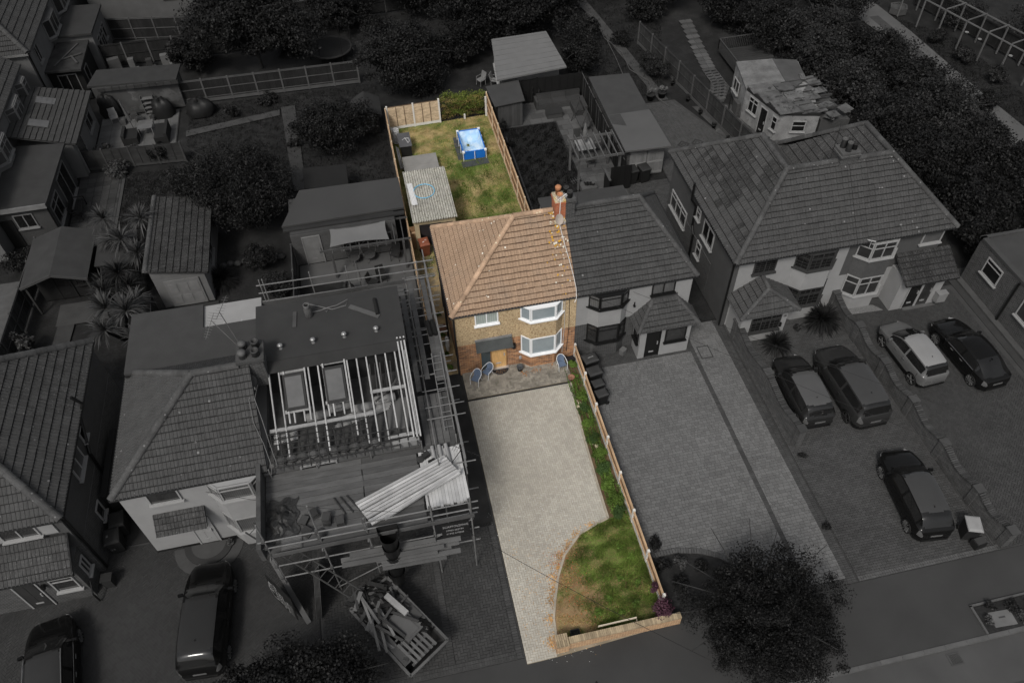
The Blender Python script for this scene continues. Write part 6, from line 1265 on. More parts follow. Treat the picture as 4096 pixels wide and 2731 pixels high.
t = T('raised_stone_planter', 'pale polygonal stone planter at the head of the far lawn', 'planter', (43.4, 55, 0)); b = MB(); b.lathe((43.6, 55.2, 0), [(.75, 0), (.75, .5), (.6, .5), (.6, .4)], 6); b.build('stone_ring', G(.055, fine=.2), t)
# ---------------------------------------------------------------- brick house at the far left
HB = T('brick_house', 'dark brick and pebbledash house with tiled front porch at the far left', 'house', (-14.6, 18.6, 0))
b = MB(); b.box(-26, 18.62, 2.4, -14.56, 27.8, 4.74); b.build('pebbledash_wall', M_['g_pebble'], HB); b = MB(); b.box(-26, 18.6, 0, -14.54, 27.82, 2.4); b.build('brick_wall', M_['g_brick'], HB); b = MB(); b.box(-26, 18.56, 3.7, -14.9, 18.63, 4.7); b.build('white_front_panel', M_['g_render'], HB)
bA, bB = Vector((-17.6, 24.6, 7.6)), Vector((-17.6, 21.6, 7.6)); bud = [240]
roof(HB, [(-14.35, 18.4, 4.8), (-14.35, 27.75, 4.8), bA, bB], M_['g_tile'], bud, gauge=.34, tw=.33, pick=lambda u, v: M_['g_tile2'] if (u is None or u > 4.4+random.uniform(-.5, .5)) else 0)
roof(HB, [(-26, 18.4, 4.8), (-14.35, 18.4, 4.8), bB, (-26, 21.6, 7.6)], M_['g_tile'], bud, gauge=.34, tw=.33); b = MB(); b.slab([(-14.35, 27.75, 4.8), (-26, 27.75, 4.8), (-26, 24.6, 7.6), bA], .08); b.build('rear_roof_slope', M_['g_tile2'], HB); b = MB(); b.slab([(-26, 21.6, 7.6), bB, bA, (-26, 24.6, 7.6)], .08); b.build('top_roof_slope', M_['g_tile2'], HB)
for p, q in (((-14.35, 18.4, 4.84), bB+up), (bB+up, bA+up), ((-14.35, 27.75, 4.84), bA+up), (bA+up, (-20, 24.6, 7.66)), (bB+up, (-20, 21.6, 7.66))): ridge(HB, p, q, M_['g_ridge'], .16)
gutter(HB, (-14.3, 18.4, 4.76), (-14.3, 27.75, 4.76), M_['g_pipe'], .07); gutter(HB, (-26, 18.36, 4.76), (-14.3, 18.36, 4.76), M_['g_pipe'], .07); pipe(HB, [(-14.45, 23.9, 5.5), (-14.2, 23.9, 5.0), (-14.45, 23.6, 4.5), (-14.45, 22.6, 3.2), (-14.45, 22.4, .1)], M_['g_pipe'], .075, 'soil_pipe'); pipe(HB, [(-14.45, 18.75, 4.7), (-14.5, 18.75, 4.4), (-14.5, 18.75, .1)], M_['g_pipe'], .06)
window(HB, (-14.53, 21.0, 3.45), (0, 1, 0), 1.25, 1.1, M_['g_white'], M_['g_glassl'], 2, n=(1, 0, 0)); window(HB, (-14.53, 22.85, 3.6), (0, 1, 0), .5, .65, M_['g_white'], M_['g_glassd'], 1, n=(1, 0, 0)); window(HB, (-14.53, 20.5, .9), (0, 1, 0), .6, .9, M_['g_white'], M_['g_glass'], 1, n=(1, 0, 0)); window(HB, (-16.9, 18.55, 3.8), (1, 0, 0), 1.4, .75, M_['g_white'], M_['g_glass'], 2)
b = MB(); b.box(-22, 17.55, 0, -14.8, 18.6, 2.4); b.build('porch_wall', M_['g_brick'], HB); bud = [60]
roof(HB, [(-22, 17.35, 2.45), (-14.72, 17.35, 2.45), (-14.72, 18.58, 3.5), (-22, 18.58, 3.5)], M_['g_tile2'], bud, gauge=.33, pname='porch_tile'); gutter(HB, (-22, 17.3, 2.42), (-14.7, 17.3, 2.42), M_['g_pipe']); pipe(HB, [(-14.75, 17.4, 2.5), (-14.7, 18.6, 3.5)], M_['g_pipe'], .05, 'verge_trim')
door(HB, (-17.35, 17.54, 0), (1, 0, 0), .95, 2.1, G(.022, 'dark_panelled_door'), M_['g_white'], panels=2); window(HB, (-15.95, 17.54, .95), (1, 0, 0), .95, 1.05, M_['g_white'], M_['g_glass'], 1, .72); window(HB, (-14.79, 17.95, .95), (0, 1, 0), .5, 1.0, M_['g_white'], M_['g_glass'], 2, n=(1, 0, 0)); pipe(HB, [(-14.7, 17.7, 1.0), (-14.7, 17.3, .6), (-14.6, 17.2, .1)], M_['g_pipe'], .04, 'waste_pipe')
b = MB(); b.obox((-16.2, 17.42, 1.6), .12, .16, .22); b.build('wall_lamp', M_['g_pipe'], HB)
for i, (x, y, s) in enumerate(((-14.05, 19.6, 'numbered 23, nearer the street'), (-13.95, 20.4, 'behind the bin numbered 23'))):
    t = wheelie('dark wheelie bin in the narrow left passage, '+s, x, y, R_(8), G(.008, 'bin_dark4'), G(.016, 'bin_lid4'), 1.1)
    if i == 0: text('bin_number', '23', (-14.2, 19.20, .5), (1, .14, 0), (0, -.12, 1), .2, G(.16, 'bin_number_paint'), t); text('lid_print', 'IIII', (-14.15, 19.5, 1.145), (0, 1, 0), (-1, 0, 0), .12, G(.2), t)
t = T('meter_cabinet', 'small dark cabinet standing on the paving by the brick house', 'cabinet', (-14.2, 17.9, 0)); b = MB(); b.box(-14.45, 17.75, 0, -14.05, 18.1, .6); b.box(-14.48, 17.72, .6, -14.02, 18.13, .64); b.build('cabinet', G(.016), t)
t = T('passage_shed', 'long dark boarded store in the passage between the left houses', 'shed', (-13.6, 22.6, 0)); b = MB(); b.box(-14.3, 21.2, 0, -12.9, 24.6, 1.9); b.build('store_body', G(.010), t)
for i in range(5): b = MB(); b.box(-14.35+i*.3, 21.1, 1.91, -14.07+i*.3, 24.7, 1.95); b.build('roof_board', G(.014, isl=.3), t)
# ---------------------------------------------------------------- white semi with flat rear extension
HW = T('semi_detached_house', 'white rendered house half with grey hipped roof left of the scaffold', 'house', (-12.4, 18.95, 0)); EW, RW = 4.8, 7.6; PXW = -6.5; wa = Vector((-8.75, 22.15, RW))
b = MB(); b.box(-12.4, 19.0, 0, PXW-.004, 25.2, EW-.06); b.build('rendered_wall', M_['g_render'], HW); b = MB(); b.box(-12.42, 18.98, 0, PXW-.004, 19.1, .12); b.build('plinth', G(.01), HW)
bud = [300]
roof(HW, [(-12.55, 18.85, EW), (PXW-.01, 18.85, EW), (PXW-.01, wa.y, RW), wa], M_['g_tile'], bud, gauge=.285); roof(HW, [(-12.55, 25.4, EW), (-12.55, 18.85, EW), wa], M_['g_tile'], bud, gauge=.2, tw=.3); roof(HW, [(PXW-.01, 25.4, EW), (-12.55, 25.4, EW), wa, (PXW-.01, wa.y, RW)], M_['g_tile2'], [0], gauge=.285)
ridge(HW, (-12.55, 18.85, EW+.04), wa+up, M_['g_ridge'], .15); ridge(HW, wa+up, (-6.9, wa.y, RW+.06), M_['g_ridge'], .15); ridge(HW, (-12.3, 25.2, EW+.2), wa+up, M_['g_ridge'], .15); gutter(HW, (-12.6, 18.8, EW-.03), (PXW, 18.8, EW-.03), M_['g_pipe']); gutter(HW, (-12.6, 18.8, EW-.03), (-12.6, 25.4, EW-.03), M_['g_pipe'])
window(HW, (-11.4, 18.98, 3.75), (1, 0, 0), 1.25, .85, M_['g_white'], M_['g_glass'], 1)
bay(HW, -9.0, -6.75, 19.0, .5, .5, 0, 1.1, M_['g_render']); bay(HW, -9.03, -6.72, 18.99, .54, .5, 2.3, 3.7, M_['g_render']); bay(HW, -9.0, -6.75, 19, .46, .5, 1.1, 2.3, M_['g_white'], 'bay_core'); bay(HW, -9.0, -6.75, 19, .46, .5, 3.7, 4.75, M_['g_white'], 'bay_core')
bay_windows(HW, -9.0, -6.75, 18.98, .5, .5, 1.16, 1.12, M_['g_white'], M_['g_glassl'], 0, 1); bay_windows(HW, -9.0, -6.75, 18.98, .5, .5, 3.78, .98, M_['g_white'], M_['g_glassl'], .72, 1)
bud = [60]; roof(HW, [(-11.6, 18.3, 2.4), (-9.55, 18.3, 2.4), (-9.55, 18.97, 3.0), (-11.6, 18.97, 3.0)], M_['g_tile2'], bud, gauge=.26, pname='canopy_tile'); door(HW, (-10.55, 18.97, .05), (1, 0, 0), .9, 2.1, M_['g_white'], M_['g_white'], panels=2)
t = T('round_door_step', 'half-round paved step before the white front door', 'step', (-10.2, 18.9, 0))
for r, z in ((1.5, .03), (1.05, .1), (.75, .105)):
    b = MB(); K = 18; b.prism([(-10.2+r*math.cos(PI+PI*i/K), 18.9+r*math.sin(PI+PI*i/K)) for i in range(K+1)], .002, z); b.build('step_tier', G(.05 if r != 1.05 else .025, isl=.1), t)
potted('small pale potted plant at the foot of the white bay', -9.25, 18.65, .14, .2, G(.06), .0, M_['g_leafl'], pn=120, ph=.3)
b = MB(); b.box(-12.4, 25.22, 0, -6.6, 28.5, 5.1); ex = b.build('rear_extension', M_['g_render'], HW); b = MB(); b.prism([(-12.5, 24.95), (-6.45, 24.4), (-6.45, 27.0), (-9.2, 27.0), (-9.25, 28.5), (-12.5, 28.6)], 5.11, 5.24); b.build('flat_roof', M_['g_flat'], ex); b = MB(); b.box(-12.5, 24.9, 5.0, -11.2, 25.3, 5.1); b.build('fascia', G(.01), ex)
LT = T('lean_to_glass_roof', 'pale translucent lean-to roof with white glazing bars behind the white house', 'roof', (-7.7, 27.2, 0)); 
b = MB(); b.slab([(-9.15, 27.05, 5.05), (-6.6, 27.05, 5.05), (-6.6, 28.1, 4.9), (-9.2, 28.1, 4.9)], .04); b.build('glazing_sheet', G(.11, 'translucent_sheet', rough=.15, spec=.5), LT)
for i in range(4): x = -9.1+i*.8; b = MB(); b.beam((x, 27.05, 5.1), (x, 28.12, 4.95), .07, .06); b.build('glazing_bar', G(.30, 'white_glazing_bar'), LT)
b = MB(); b.box(-9.0, 27.9, 0, -6.6, 28.05, 4.8); b.build('lean_to_wall', M_['g_render'], LT)
# chimney between the pair with pots, dish, aerials
ch = T('chimney_stack', 'dark brick chimney with four pots between the white house and loft frame', 'chimney', (-6.4, 22.4, 7)); b = MB(); b.box(-6.85, 22.1, 6.2, -5.95, 23.0, 7.75); b.build('stack', M_['g_brick'], ch); b = MB(); b.box(-6.95, 22.0, 7.75, -5.85, 23.1, 7.9); b.build('flaunching', G(.05, 'mossy_mortar', fine=.4), ch)
for i, (x, y) in enumerate(((-6.65, 22.3), (-6.15, 22.3), (-6.65, 22.8), (-6.15, 22.8))): b = MB(); b.lathe((x, y, 7.9), [(.17, 0), (.15, .22), (.17, .24), (.17, .3), (.12, .3), (.12, .2)] if i % 2 else [(.17, 0), (.15, .2), (.19, .22), (.15, .33), (.02, .38)], 14); b.build('chimney_pot', G(.035 if i % 2 else .075, rough=.6), ch, True)
dish = T('satellite_dish', 'dark grey satellite dish at the foot of the left chimney', 'satellite dish', (-6.5, 21.8, 6.6)); mk_dish(dish, (-6.65, 21.75, 6.95), .33, R_(150), R_(25), G(.055), G(.09))
yagi('ladder-shaped grey aerial left of the dark chimney', (-6.8, 23.0, 7.6), (-7.6, 23.5, 9.0), (-.5, -1, -.6), G(.10), 10, 1.1); yagi('slender grey aerial pointing back above the dark chimney', (-6.75, 23.0, 7.6), (-7.2, 23.6, 9.3), (.35, 1, .1), G(.08), 9, 1.2)
t = T('roof_cable', 'pale loose cables running down the grey roof from the dark chimney', 'cable', (-6.6, 21.8, 6.7))
for k, dx in enumerate((0, .22)): b = MB(); b.tube([(-6.6+dx, 21.7, 6.75), (-6.72+dx, 21.0, 6.75), (-6.7+dx*1.6, 20.3, 6.15), (-6.45+dx, 19.6, 5.55), (-6.3+dx, 18.9, 5.0), (-6.4+dx, 18.75, 4.6)], .014, 5); b.build('wire', G(.13), t)
# ---------------------------------------------------------------- the house under conversion
HC = T('house_under_conversion', 'house half with bare pale rafters and a new flat dormer roof', 'house', (-3.3, 19, 0)); x0, x1 = PXW+.01, -.35
b = MB(); b.box(x0, 19.0, 0, x1, 25.2, 4.74); b.build('house_wall', G(.10, 'mid_grey_render', fine=.1), HC); window(HC, (-5.3, 18.97, 3.45), (1, 0, 0), 1.5, 1.0, M_['g_white'], M_['g_glass'], 2)  # walls in a darker grey render than the white half
b = MB(); b.box(x0+.1, 19.2, 4.75, x1-.1, 25, 4.82); b.build('loft_floor', G(.045, 'dusty_loft_boards', var=.4, scale=2, fine=.3), HC)
dm = MB(); dm.box(-6.3, 22.75, 4.83, -.25, 25.8, 6.85); dm.build('dormer_box', G(.02, 'dormer_membrane'), HC); b = MB(); b.prism([(-6.38, 22.65), (-.18, 22.6), (-.18, 25.82), (-6.38, 25.95)], 6.86, 7.0); b.build('dormer_roof', G(.030, 'dormer_felt', var=.1, fine=.1), HC); b = MB(); b.slab([(-6.3, 22.2, 6.72), (-.3, 22.25, 6.72), (-.2, 22.62, 6.98), (-6.3, 22.66, 6.98)], .05); b.build('felt_flap', G(.022), HC)
sl_ = lambda x, f: Vector((x, 22.6+(18.9-22.6)*f, 6.8+(4.9-6.8)*f))
for i in range(15):
    x = -5.95+i*.40; f1 = .85 if i % 4 == 0 else (.62 if i in (2, 3, 6, 7) else .95); f0 = 0
    if i in (2, 3): f0 = .5
    if i in (6, 7): f0 = .48
    b = MB(); b.beam(sl_(x, f0), sl_(x, f1), .055, .14); b.build('rafter', M_['g_timber'], HC)
for x in (-5.35, -4.5, -3.75, -2.85): b = MB(); b.beam(sl_(x, 0)+Vector((0, 0, .03)), sl_(x, .62)+Vector((0, 0, .03)), .06, .16); b.build('trimmer', M_['g_timber'], HC)
for f, xa, xb in ((.5, -5.5, -4.45), (.48, -3.85, -2.8), (.08, -3.85, -2.8), (.1, -5.5, -4.45), (.66, -6.2, -2.0), (.45, -2.0, -.5), (.93, -1.5, -.4)): b = MB(); b.beam(sl_(xa, f)+Vector((0, 0, .01)), sl_(xb, f)+Vector((0, 0, .01)), .14, .06); b.build('cross_timber', M_['g_timber'], HC)
for dx in (0, .14, .28): b = MB(); b.beam(sl_(-.55+dx, -.05)+Vector((0, 0, .05)), sl_(-.55+dx, .98)+Vector((0, 0, .05)), .06, .2); b.build('gable_rafter', M_['g_timber'], HC)
for xa in (-5.42, -3.77):
    b = MB(); p = [sl_(xa, .13), sl_(xa+.85, .13), sl_(xa+.85, .5), sl_(xa, .5)]; o_ = Vector((0, -.05, .12)); b.slab([q+o_ for q in p], .06); rw = b.build('roof_window', G(.025, 'roof_window_frame'), HC)
    p = [sl_(xa+.09, .16), sl_(xa+.76, .16), sl_(xa+.76, .47), sl_(xa+.09, .47)]; b = MB(); b.slab([q+o_*1.15 for q in p], .02); b.build('pane', G(.085, 'roof_window_pane', rough=.08, spec=.5), rw)
for i in range(17): x = -6.2+i*.36; b = MB(); b.beam(sl_(x, .68), sl_(x, 1.06), .05, .1); b.build('old_rafter', M_['g_oldtim'], HC)
for i in range(7): f = .7+i*.055; b = MB(); b.beam(sl_(-6.3, f)+Vector((0, 0, .07)), sl_(-1.2 if i > 2 else -2.2, f)+Vector((0, 0, .07)), .05, .03); b.build('tile_batten', M_['g_oldtim'], HC)
for i in range(10): x = -5.9+i*.42; b = MB(); c = sl_(x, .96); b.lathe((c.x, c.y+.1, 4.85), [(.2, 0), (.22, .12), (.12, .22), (.02, .25)], 8, sx=1.1); b.build('old_insulation', G(.06 if i % 2 else .04, 'torn_felt_%d' % (i % 2), var=.5, fine=.4), HC)
for i in range(4):
    b = MB(); y = 20.9+.25*(i % 2); x = -4.8+i*.95; b.tube([(x, y-.1*i*0, 5.05), (x+.9, y+.05, 5.05)], .19, 14); ro = b.build('insulation_roll', G(.20, 'pale_roll_wrap', var=.1), HC, True)
    if i in (1, 3): text('roll_print', 'isover', (x+.15, y-.17, 5.12), (1, .05, 0), (0, .62, .78), .17, G(.012, 'roll_ink'), ro, .003)
for i in range(5): b = MB(); b.beam((-3.8+i*.1, 20.2+i*.12, 4.9), (-1.4+i*.05, 20.75+i*.1, 4.9), .1, .06); b.build('stacked_batten', M_['g_timber'], HC)
b = MB(); b.box(-1.5, 19.6, 4.84, -.6, 21.2, 4.88); b.build('floor_sheet', G(.10), HC)
for i in range(7): b = MB(); x = -2.0+i*.22; b.beam((x, 21.4, 4.9), (x+.1, 22.5, 5.9), .05, .1); b.build('inner_stud', G(.05, isl=.3), HC)
for i in range(3): b = MB(); b.beam((-1.9+.3*i, 21.0+.25*i, 5.2), (-.8, 21.5+.3*i, 5.6-.2*i), .05, .09); b.build('loose_timber', G(.07), HC)
for y in (20.0, 20.15, 20.3, 20.45): b = MB(); b.beam((-6.2, y, 4.9), (-5.2, y+.1, 4.9), .1, .05); b.build('stacked_batten', M_['g_timber'], HC)
b = MB(); b.box(-1.45, 18.85, 4.6, -.35, 19.05, 4.95); b.build('gable_box', G(.20), HC)
for i, x in enumerate((-5.35, -4.0, -2.7, -1.35)):
    t = T('roof_vent', '%s silver roof vent from the chimney along the dormer roof' % ORD[i], 'vent', (x, 23.3, 7.0), 0, 'vents on the dormer roof'); y = 23.25+.1*i*.2; b = MB(); b.lathe((x, y, 7.0), [(.1, 0), (.06, .02), (.06, .16)], 12); b.build('stem', G(.15, rough=.3), t, True); b = MB(); b.lathe((x, y, 7.16), [(.11, 0), (.12, .05), (.07, .1), (.02, .12)], 14); b.build('cowl', G(.30, 'vent_silver', rough=.25, metal=.5), t, True)
t = T('gas_bottle', 'grey gas bottle standing on the new flat dormer roof', 'gas bottle', (-4.05, 24.9, 7.0)); b = MB(); b.lathe((-4.1, 24.85, 7.0), [(.15, 0), (.17, .05), (.17, .45), (.1, .55), (.1, .58)], 16); b.build('cylinder', G(.06, var=.4, fine=.4), t, True); b = MB(); b.lathe((-4.1, 24.85, 7.58), [(.14, 0), (.14, .12), (.11, .12), (.11, 0)], 12); b.build('collar', G(.12), t)
t = T('torch_hose', 'pale looped hose trailing across the new flat dormer roof', 'hose', (-3.2, 25.2, 7.0)); b = MB(); b.tube([(-3.95, 24.95, 7.1), (-3.6, 25.05, 7.02), (-3.2, 25.15, 7.02), (-3.35, 24.9, 7.03), (-3.5, 25.1, 7.04), (-2.9, 25.2, 7.02), (-2.4, 25.45, 7.02), (-2.5, 25.1, 7.02), (-3.1, 25.0, 7.02), (-4.0, 25.5, 7.03), (-4.3, 25.55, 7.05)], .022, 6); b.build('pipe', G(.12), t)
for nm, lab, p, q, w_, v in (('loose_board', 'wide pale board lying askew on the dormer roof', (-2.35, 25.0, 7.03), (-1.15, 24.1, 7.03), .22, .07), ('loose_board', 'short pale strip lying left on the dormer roof', (-4.7, 25.2, 7.03), (-4.75, 24.3, 7.03), .16, .055)):
    t = T(nm, lab, 'board', p); b = MB(); b.beam(p, q, w_, .04); b.build('plank', G(v), t)
t = T('felt_roll', 'black roll of felt lying on the dormer roof', 'roll', (-1.2, 24.9, 7)); b = MB(); b.tube([(-1.25, 25.15, 7.08), (-1.2, 24.2, 7.08)], .08, 10); b.build('roll', G(.008), t)
# ---------------------------------------------------------------- scaffold round the conversion
SF = T('scaffold', 'tall grey tube scaffold with boarded decks round the converted house', 'scaffold', (1.1, 16.4, 0)); ST = M_['g_steel']
def tb(p, q, nm='tube', r=.03): b = MB(); b.tube([p, q], r, 7); b.build(nm, ST, SF)
for x, y0, ht in ((-6.6, 15.5, 6.4), (-4.65, 15.5, 7.0), (-2.9, 15.5, 5.4), (-.38, 15.35, 6.4), (1.12, 15.3, 5.7)): tb((x, y0, 0), (x+.02, y0, ht), 'standard')
for x in (-6.45, -4.6, -2.4, -.3, 1.15): tb((x, 18.8, 0), (x, 18.8, 4.9), 'standard')
for y in (15.5, 18.8): tb((-7.0, y, 4.2), (1.4, y, 4.17), 'ledger')
for z in (4.75, 5.25): tb((-6.8, 15.42, z), (1.45, 15.38, z-.03), 'guard_rail')
tb((-6.5, 15.45, 2.2), (1.4, 15.4, 2.15), 'ledger'); tb((-6.5, 15.45, 3.2), (1.4, 15.4, 3.15), 'ledger'); tb((-4.7, 15.45, .4), (1.2, 15.35, 4.0), 'brace', .025)
for x in (-6.6, -4.65, -2.9, -.38, 1.12): tb((x, 15.2, 4.12), (x, 19.0, 4.12), 'transom')
for x, z0 in ((-4.65, .02), (1.1, .02)): b = MB(); b.obox((x, 15.3 if x > 0 else 15.55, 0), .32, .32, .03); b.build('sole_plate', G(.03), SF)
OFF[:] = [.05, -1.03, 1.75]; nb = 13
for i in range(nb):     # front deck boards
    y = 16.45+i*.27
    for xa, xb in ((-6.75, -2.9), (-2.88, -.62 if i < 12 else 1.1)):
        b = MB(); b.box(xa, y, 2.5+random.uniform(0, .01), xb+random.uniform(-.05, .02), y+.255, 2.545); b.build('deck_board', M_['g_board'], SF)
b = MB(); b.box(-6.95, 16.3, 2.4, -6.78, 20.6, 3.3); b.build('end_board', G(.055, 'board_panel', var=.3), SF)
for z in (2.58,): b = MB(); b.box(-6.5, 16.25, z, 1.2, 16.29, z+.22); b.build('toe_board', M_['g_board'], SF)
for i in range(5): b = MB(); x = -.2+i*.27; b.box(x, 19.95, 2.5, x+.25, 22.6, 2.54); b.build('deck_board', M_['g_board'], SF)
OFF[:] = [0, 0, 0]
for x in (-6.6, -4.65, -2.9, -.38, 1.12):
    for y, zs in ((15.45, (2.2, 3.2, 4.2, 4.75, 5.25)), (18.8, (4.2,))):
        for z in zs: b = MB(); b.obox((x, y, z-.06), .12, .14, .12); b.build('coupler', G(.06), SF)
# right-hand side lifts beside the coloured plot
for y in (17.6, 20.0, 22.4, 24.8, 27.2, 28.6):
    for x in (.25, 1.3): tb((x, y, 0), (x, y, 5.9 if x > 1 else 5.2), 'standard')
    for z in (4.6, 2.45): tb((.1, y, z), (1.75, y, z), 'transom')
for z in (4.65, 5.2, 5.75): tb((1.3, 17.0, z), (1.3, 29.3, z), 'guard_rail', .03)
for z in (2.4, 4.6): tb((.25, 17.0, z), (.25, 29.0, z), 'ledger')
for y in np.arange(20.6, 29, .9): tb((.1, y, 4.62), (1.7+random.random()*.15, y, 4.62), 'putlog', .025)
for x, ya, yb in ((.32, 22.1, 28.3), (.82, 21.9, 25.4), (1.05, 21.9, 25.4), (.95, 25.5, 28.4), (-.12, 21.5, 28.6)): b = MB(); b.box(x, ya, 4.68, x+.225, yb, 4.72); b.build('deck_board', M_['g_board'], SF)
for i in range(12): b = MB(); y = 23.0+i*.45; b.box(-.2, y, 4.3, .2, y+.28, 4.36); b.build('cladding_batten', G(.06, isl=.4), SF)
# rear lift behind the dormer
for x in (-6.4, -6.25, -4.1, -2.4, -.9, .9): tb((x, 28.3, 0), (x, 28.3, 6.4 if x < -1 else 6.0), 'standard')
for z in (5.0, 5.55, 6.05): tb((-6.6, 28.3, z), (1.7, 28.2, z-.05), 'guard_rail')
for y in (27.4, 27.68, 27.96): b = MB(); b.box(-6.5, y, 4.72, .1, y+.24, 4.76); b.build('deck_board', M_['g_board'], SF)
b = MB(); b.box(-6.9, 28.18, 4.8, .2, 28.22, 5.02); b.build('toe_board', M_['g_board'], SF)
# lattice girder from left deck corner to the skip
GL = T('lattice_girder', 'dark ladder-like lattice girder sloping from scaffold to skip', 'girder', (-7.2, 16.6, 3.3)); a, c = Vector((-7.7, 17.0, 3.55)), Vector((-4.0, 14.3, 1.3)); o_ = Vector((.35, .28, .12))
for q in (Vector(), o_): b = MB(); b.tube([a+q, c+q], .035, 6); b.build('chord', G(.035), GL)
for i in range(14): f = (i+.5)/14; b = MB(); b.tube([a.lerp(c, f), a.lerp(c, f)+o_], .018, 5); b.build('rung', G(.05), GL)
LD = T('ladder', 'pale aluminium ladder lying up the right scaffold lift', 'ladder', (1.0, 20.6, 2.6))
for x in (.75, 1.15): b = MB(); b.tube([(x, 19.4, 4.42), (x+.05, 23.3, 4.95)], .025, 6); b.build('stile', ST, LD)
for i in range(11): f = (i+.5)/11; b = MB(); p = Vector((.75, 19.4, 4.42)).lerp(Vector((.8, 23.3, 4.95)), f); b.tube([p, p+Vector((.4, 0, 0))], .016, 5); b.build('rung', ST, LD)
for i in range(2): t = T('felt_roll', '%s black felt roll standing on the right scaffold lift' % ('left', 'right')[i], 'roll', (.95+i*.22, 24.9, 4.72)); b = MB(); b.tube([(.95+i*.22, 24.5, 4.83), (.9+i*.22, 25.4, 4.83)], .1, 10); b.build('roll', G(.008), t)
OFF[:] = [.05, -1.03, 1.75]   # front deck level
sh = T('insulation_board_stack', 'bright foil-faced boards stacked on the right end of the front deck', 'boards', (.3, 18.3, 2.55))
for i in range(13): b = MB(); x = -.55+i*.132; b.box(x, 17.0+random.uniform(-.05, .05), 2.56, x+.125, 19.65+random.uniform(-.1, .1), 2.66+random.uniform(0, .02)); b.build('foil_board', G(.42, 'foil_board', rough=.4, isl=.12), sh)
lm = T('long_timber_stack', 'bundle of long pale timbers lying diagonally across the deck', 'timbers', (-3.2, 17.5, 2.7))
for i in range(8): b = MB(); o_ = Vector((.08, -.16, 0))*i*.9; b.beam(Vector((-3.25, 17.75, 2.72+.03*(i % 3)))+o_, Vector((.5, 19.0, 2.95+.03*(i % 2)))+o_*.9, .11, .09); b.build('timber', G(.36, 'bright_timber', isl=.2, fine=.15, var=.15), lm)
b = MB(); b.beam((-2.2, 16.75, 2.9), (1.0, 18.2, 3.0), .09, .09); b.build('timber', G(.30), lm)
for i in range(3): b = MB(); x = .1+i*.28; b.tube([(x, 18.0+.3*i, 2.78), (x-.05, 19.7, 2.78)], .08, 9); b.build('tube_roll', G(.25, rough=.5), sh)
t = T('power_saw', 'dark power saw resting on the foil boards', 'saw', (-.3, 19.3, 2.68)); b = MB(); b.obox((-.25, 19.35, 2.68), .3, .22, .2, .5); b.build('motor_housing', G(.02), t); b = MB(); b.lathe((-.5, 19.25, 2.68), [(.16, 0), (.16, .05), (.02, .06)], 12); b.build('guard', G(.03), t)
t = T('radio', 'small dark radio beside the power saw', 'radio', (-.1, 18.9, 2.68)); b = MB(); b.obox((-.05, 18.95, 2.68), .28, .18, .22, .3); b.build('case', G(.012), t); b = MB(); b.obox((-.05, 18.85, 2.72), .2, .02, .12, .3); b.build('speaker_grille', G(.07), t)
yagi('dark removed aerial hooked over the right scaffold corner', (.6, 18.6, 2.8), (1.2, 18.9, 3.4), (1, -.6, -.2), G(.012), 12, 1.2)
t = T('dust_sheet', 'crumpled dark dust sheet in the left corner of the deck', 'sheet', (-6.2, 18, 2.55)); n = 16; vs = []; fs = []
for j in range(n+1):
    for i in range(n+1):
        u, v = i/n-.5, j/n-.5; r = math.hypot(u, v); vs.append((-6.15+u*1.25+.08*math.sin(v*17), 17.75+v*1.9+.08*math.sin(u*13), 2.57+max(0, (.45-r))*.9*(.6+.4*math.sin(u*19+v*7)*math.cos(v*15-u*5))+.04*random.random()))
for j in range(n):
    for i in range(n): k = j*(n+1)+i; fs.append((k, k+1, k+n+2, k+n+1))
b = MB(); b.add(vs, fs); b.build('sheet', G(.028, 'dust_sheet', var=.3, rough=.5), t)
t = T('roof_tile_stack', 'untidy stacks of removed roof tiles on the scaffold deck', 'tiles', (-4.7, 17.4, 2.55))
for k, (x, y, rz, n_) in enumerate(((-4.9, 17.7, .4, 6), (-4.4, 17.3, -.2, 9), (-3.9, 17.1, .1, 7), (-5.2, 17.0, .9, 5), (-4.7, 16.8, .6, 4), (-5.3, 17.5, -.5, 5))):
    for i in range(n_): b = MB(); b.obox((x+random.uniform(-.02, .02), y+random.uniform(-.02, .02)+i*.012, 2.56+i*.035), .3, .36, .028, rz+random.uniform(-.06, .06)); b.build('stacked_tile', G(.034, 'removed_tile', isl=.35), t)
t = T('plastic_crate', 'pale wire tray on the left front corner of the deck', 'tray', (-6.0, 16.6, 2.55)); b = MB(); b.box(-6.2, 16.45, 2.56, -5.4, 16.95, 2.6); b.build('tray_base', G(.08), t)
for i in range(7): b = MB(); b.box(-6.15, 16.5+i*.06, 2.601, -5.45, 16.53+i*.06, 2.62); b.build('tray_rib', G(.13), t)
for i in range(3): t = T('spare_pole', '%s loose dark pole on the deck boards behind the tile stack' % ORD[i], 'pole', (-4.2+i*.25, 17.9, 2.56)); b = MB(); b.tube([(-4.1+i*.25, 18.3, 2.6), (-3.7+i*.3, 17.5, 2.6)], .03, 6); b.build('pole', G(.03), t)
OFF[:] = [0, -.75, 1.2]
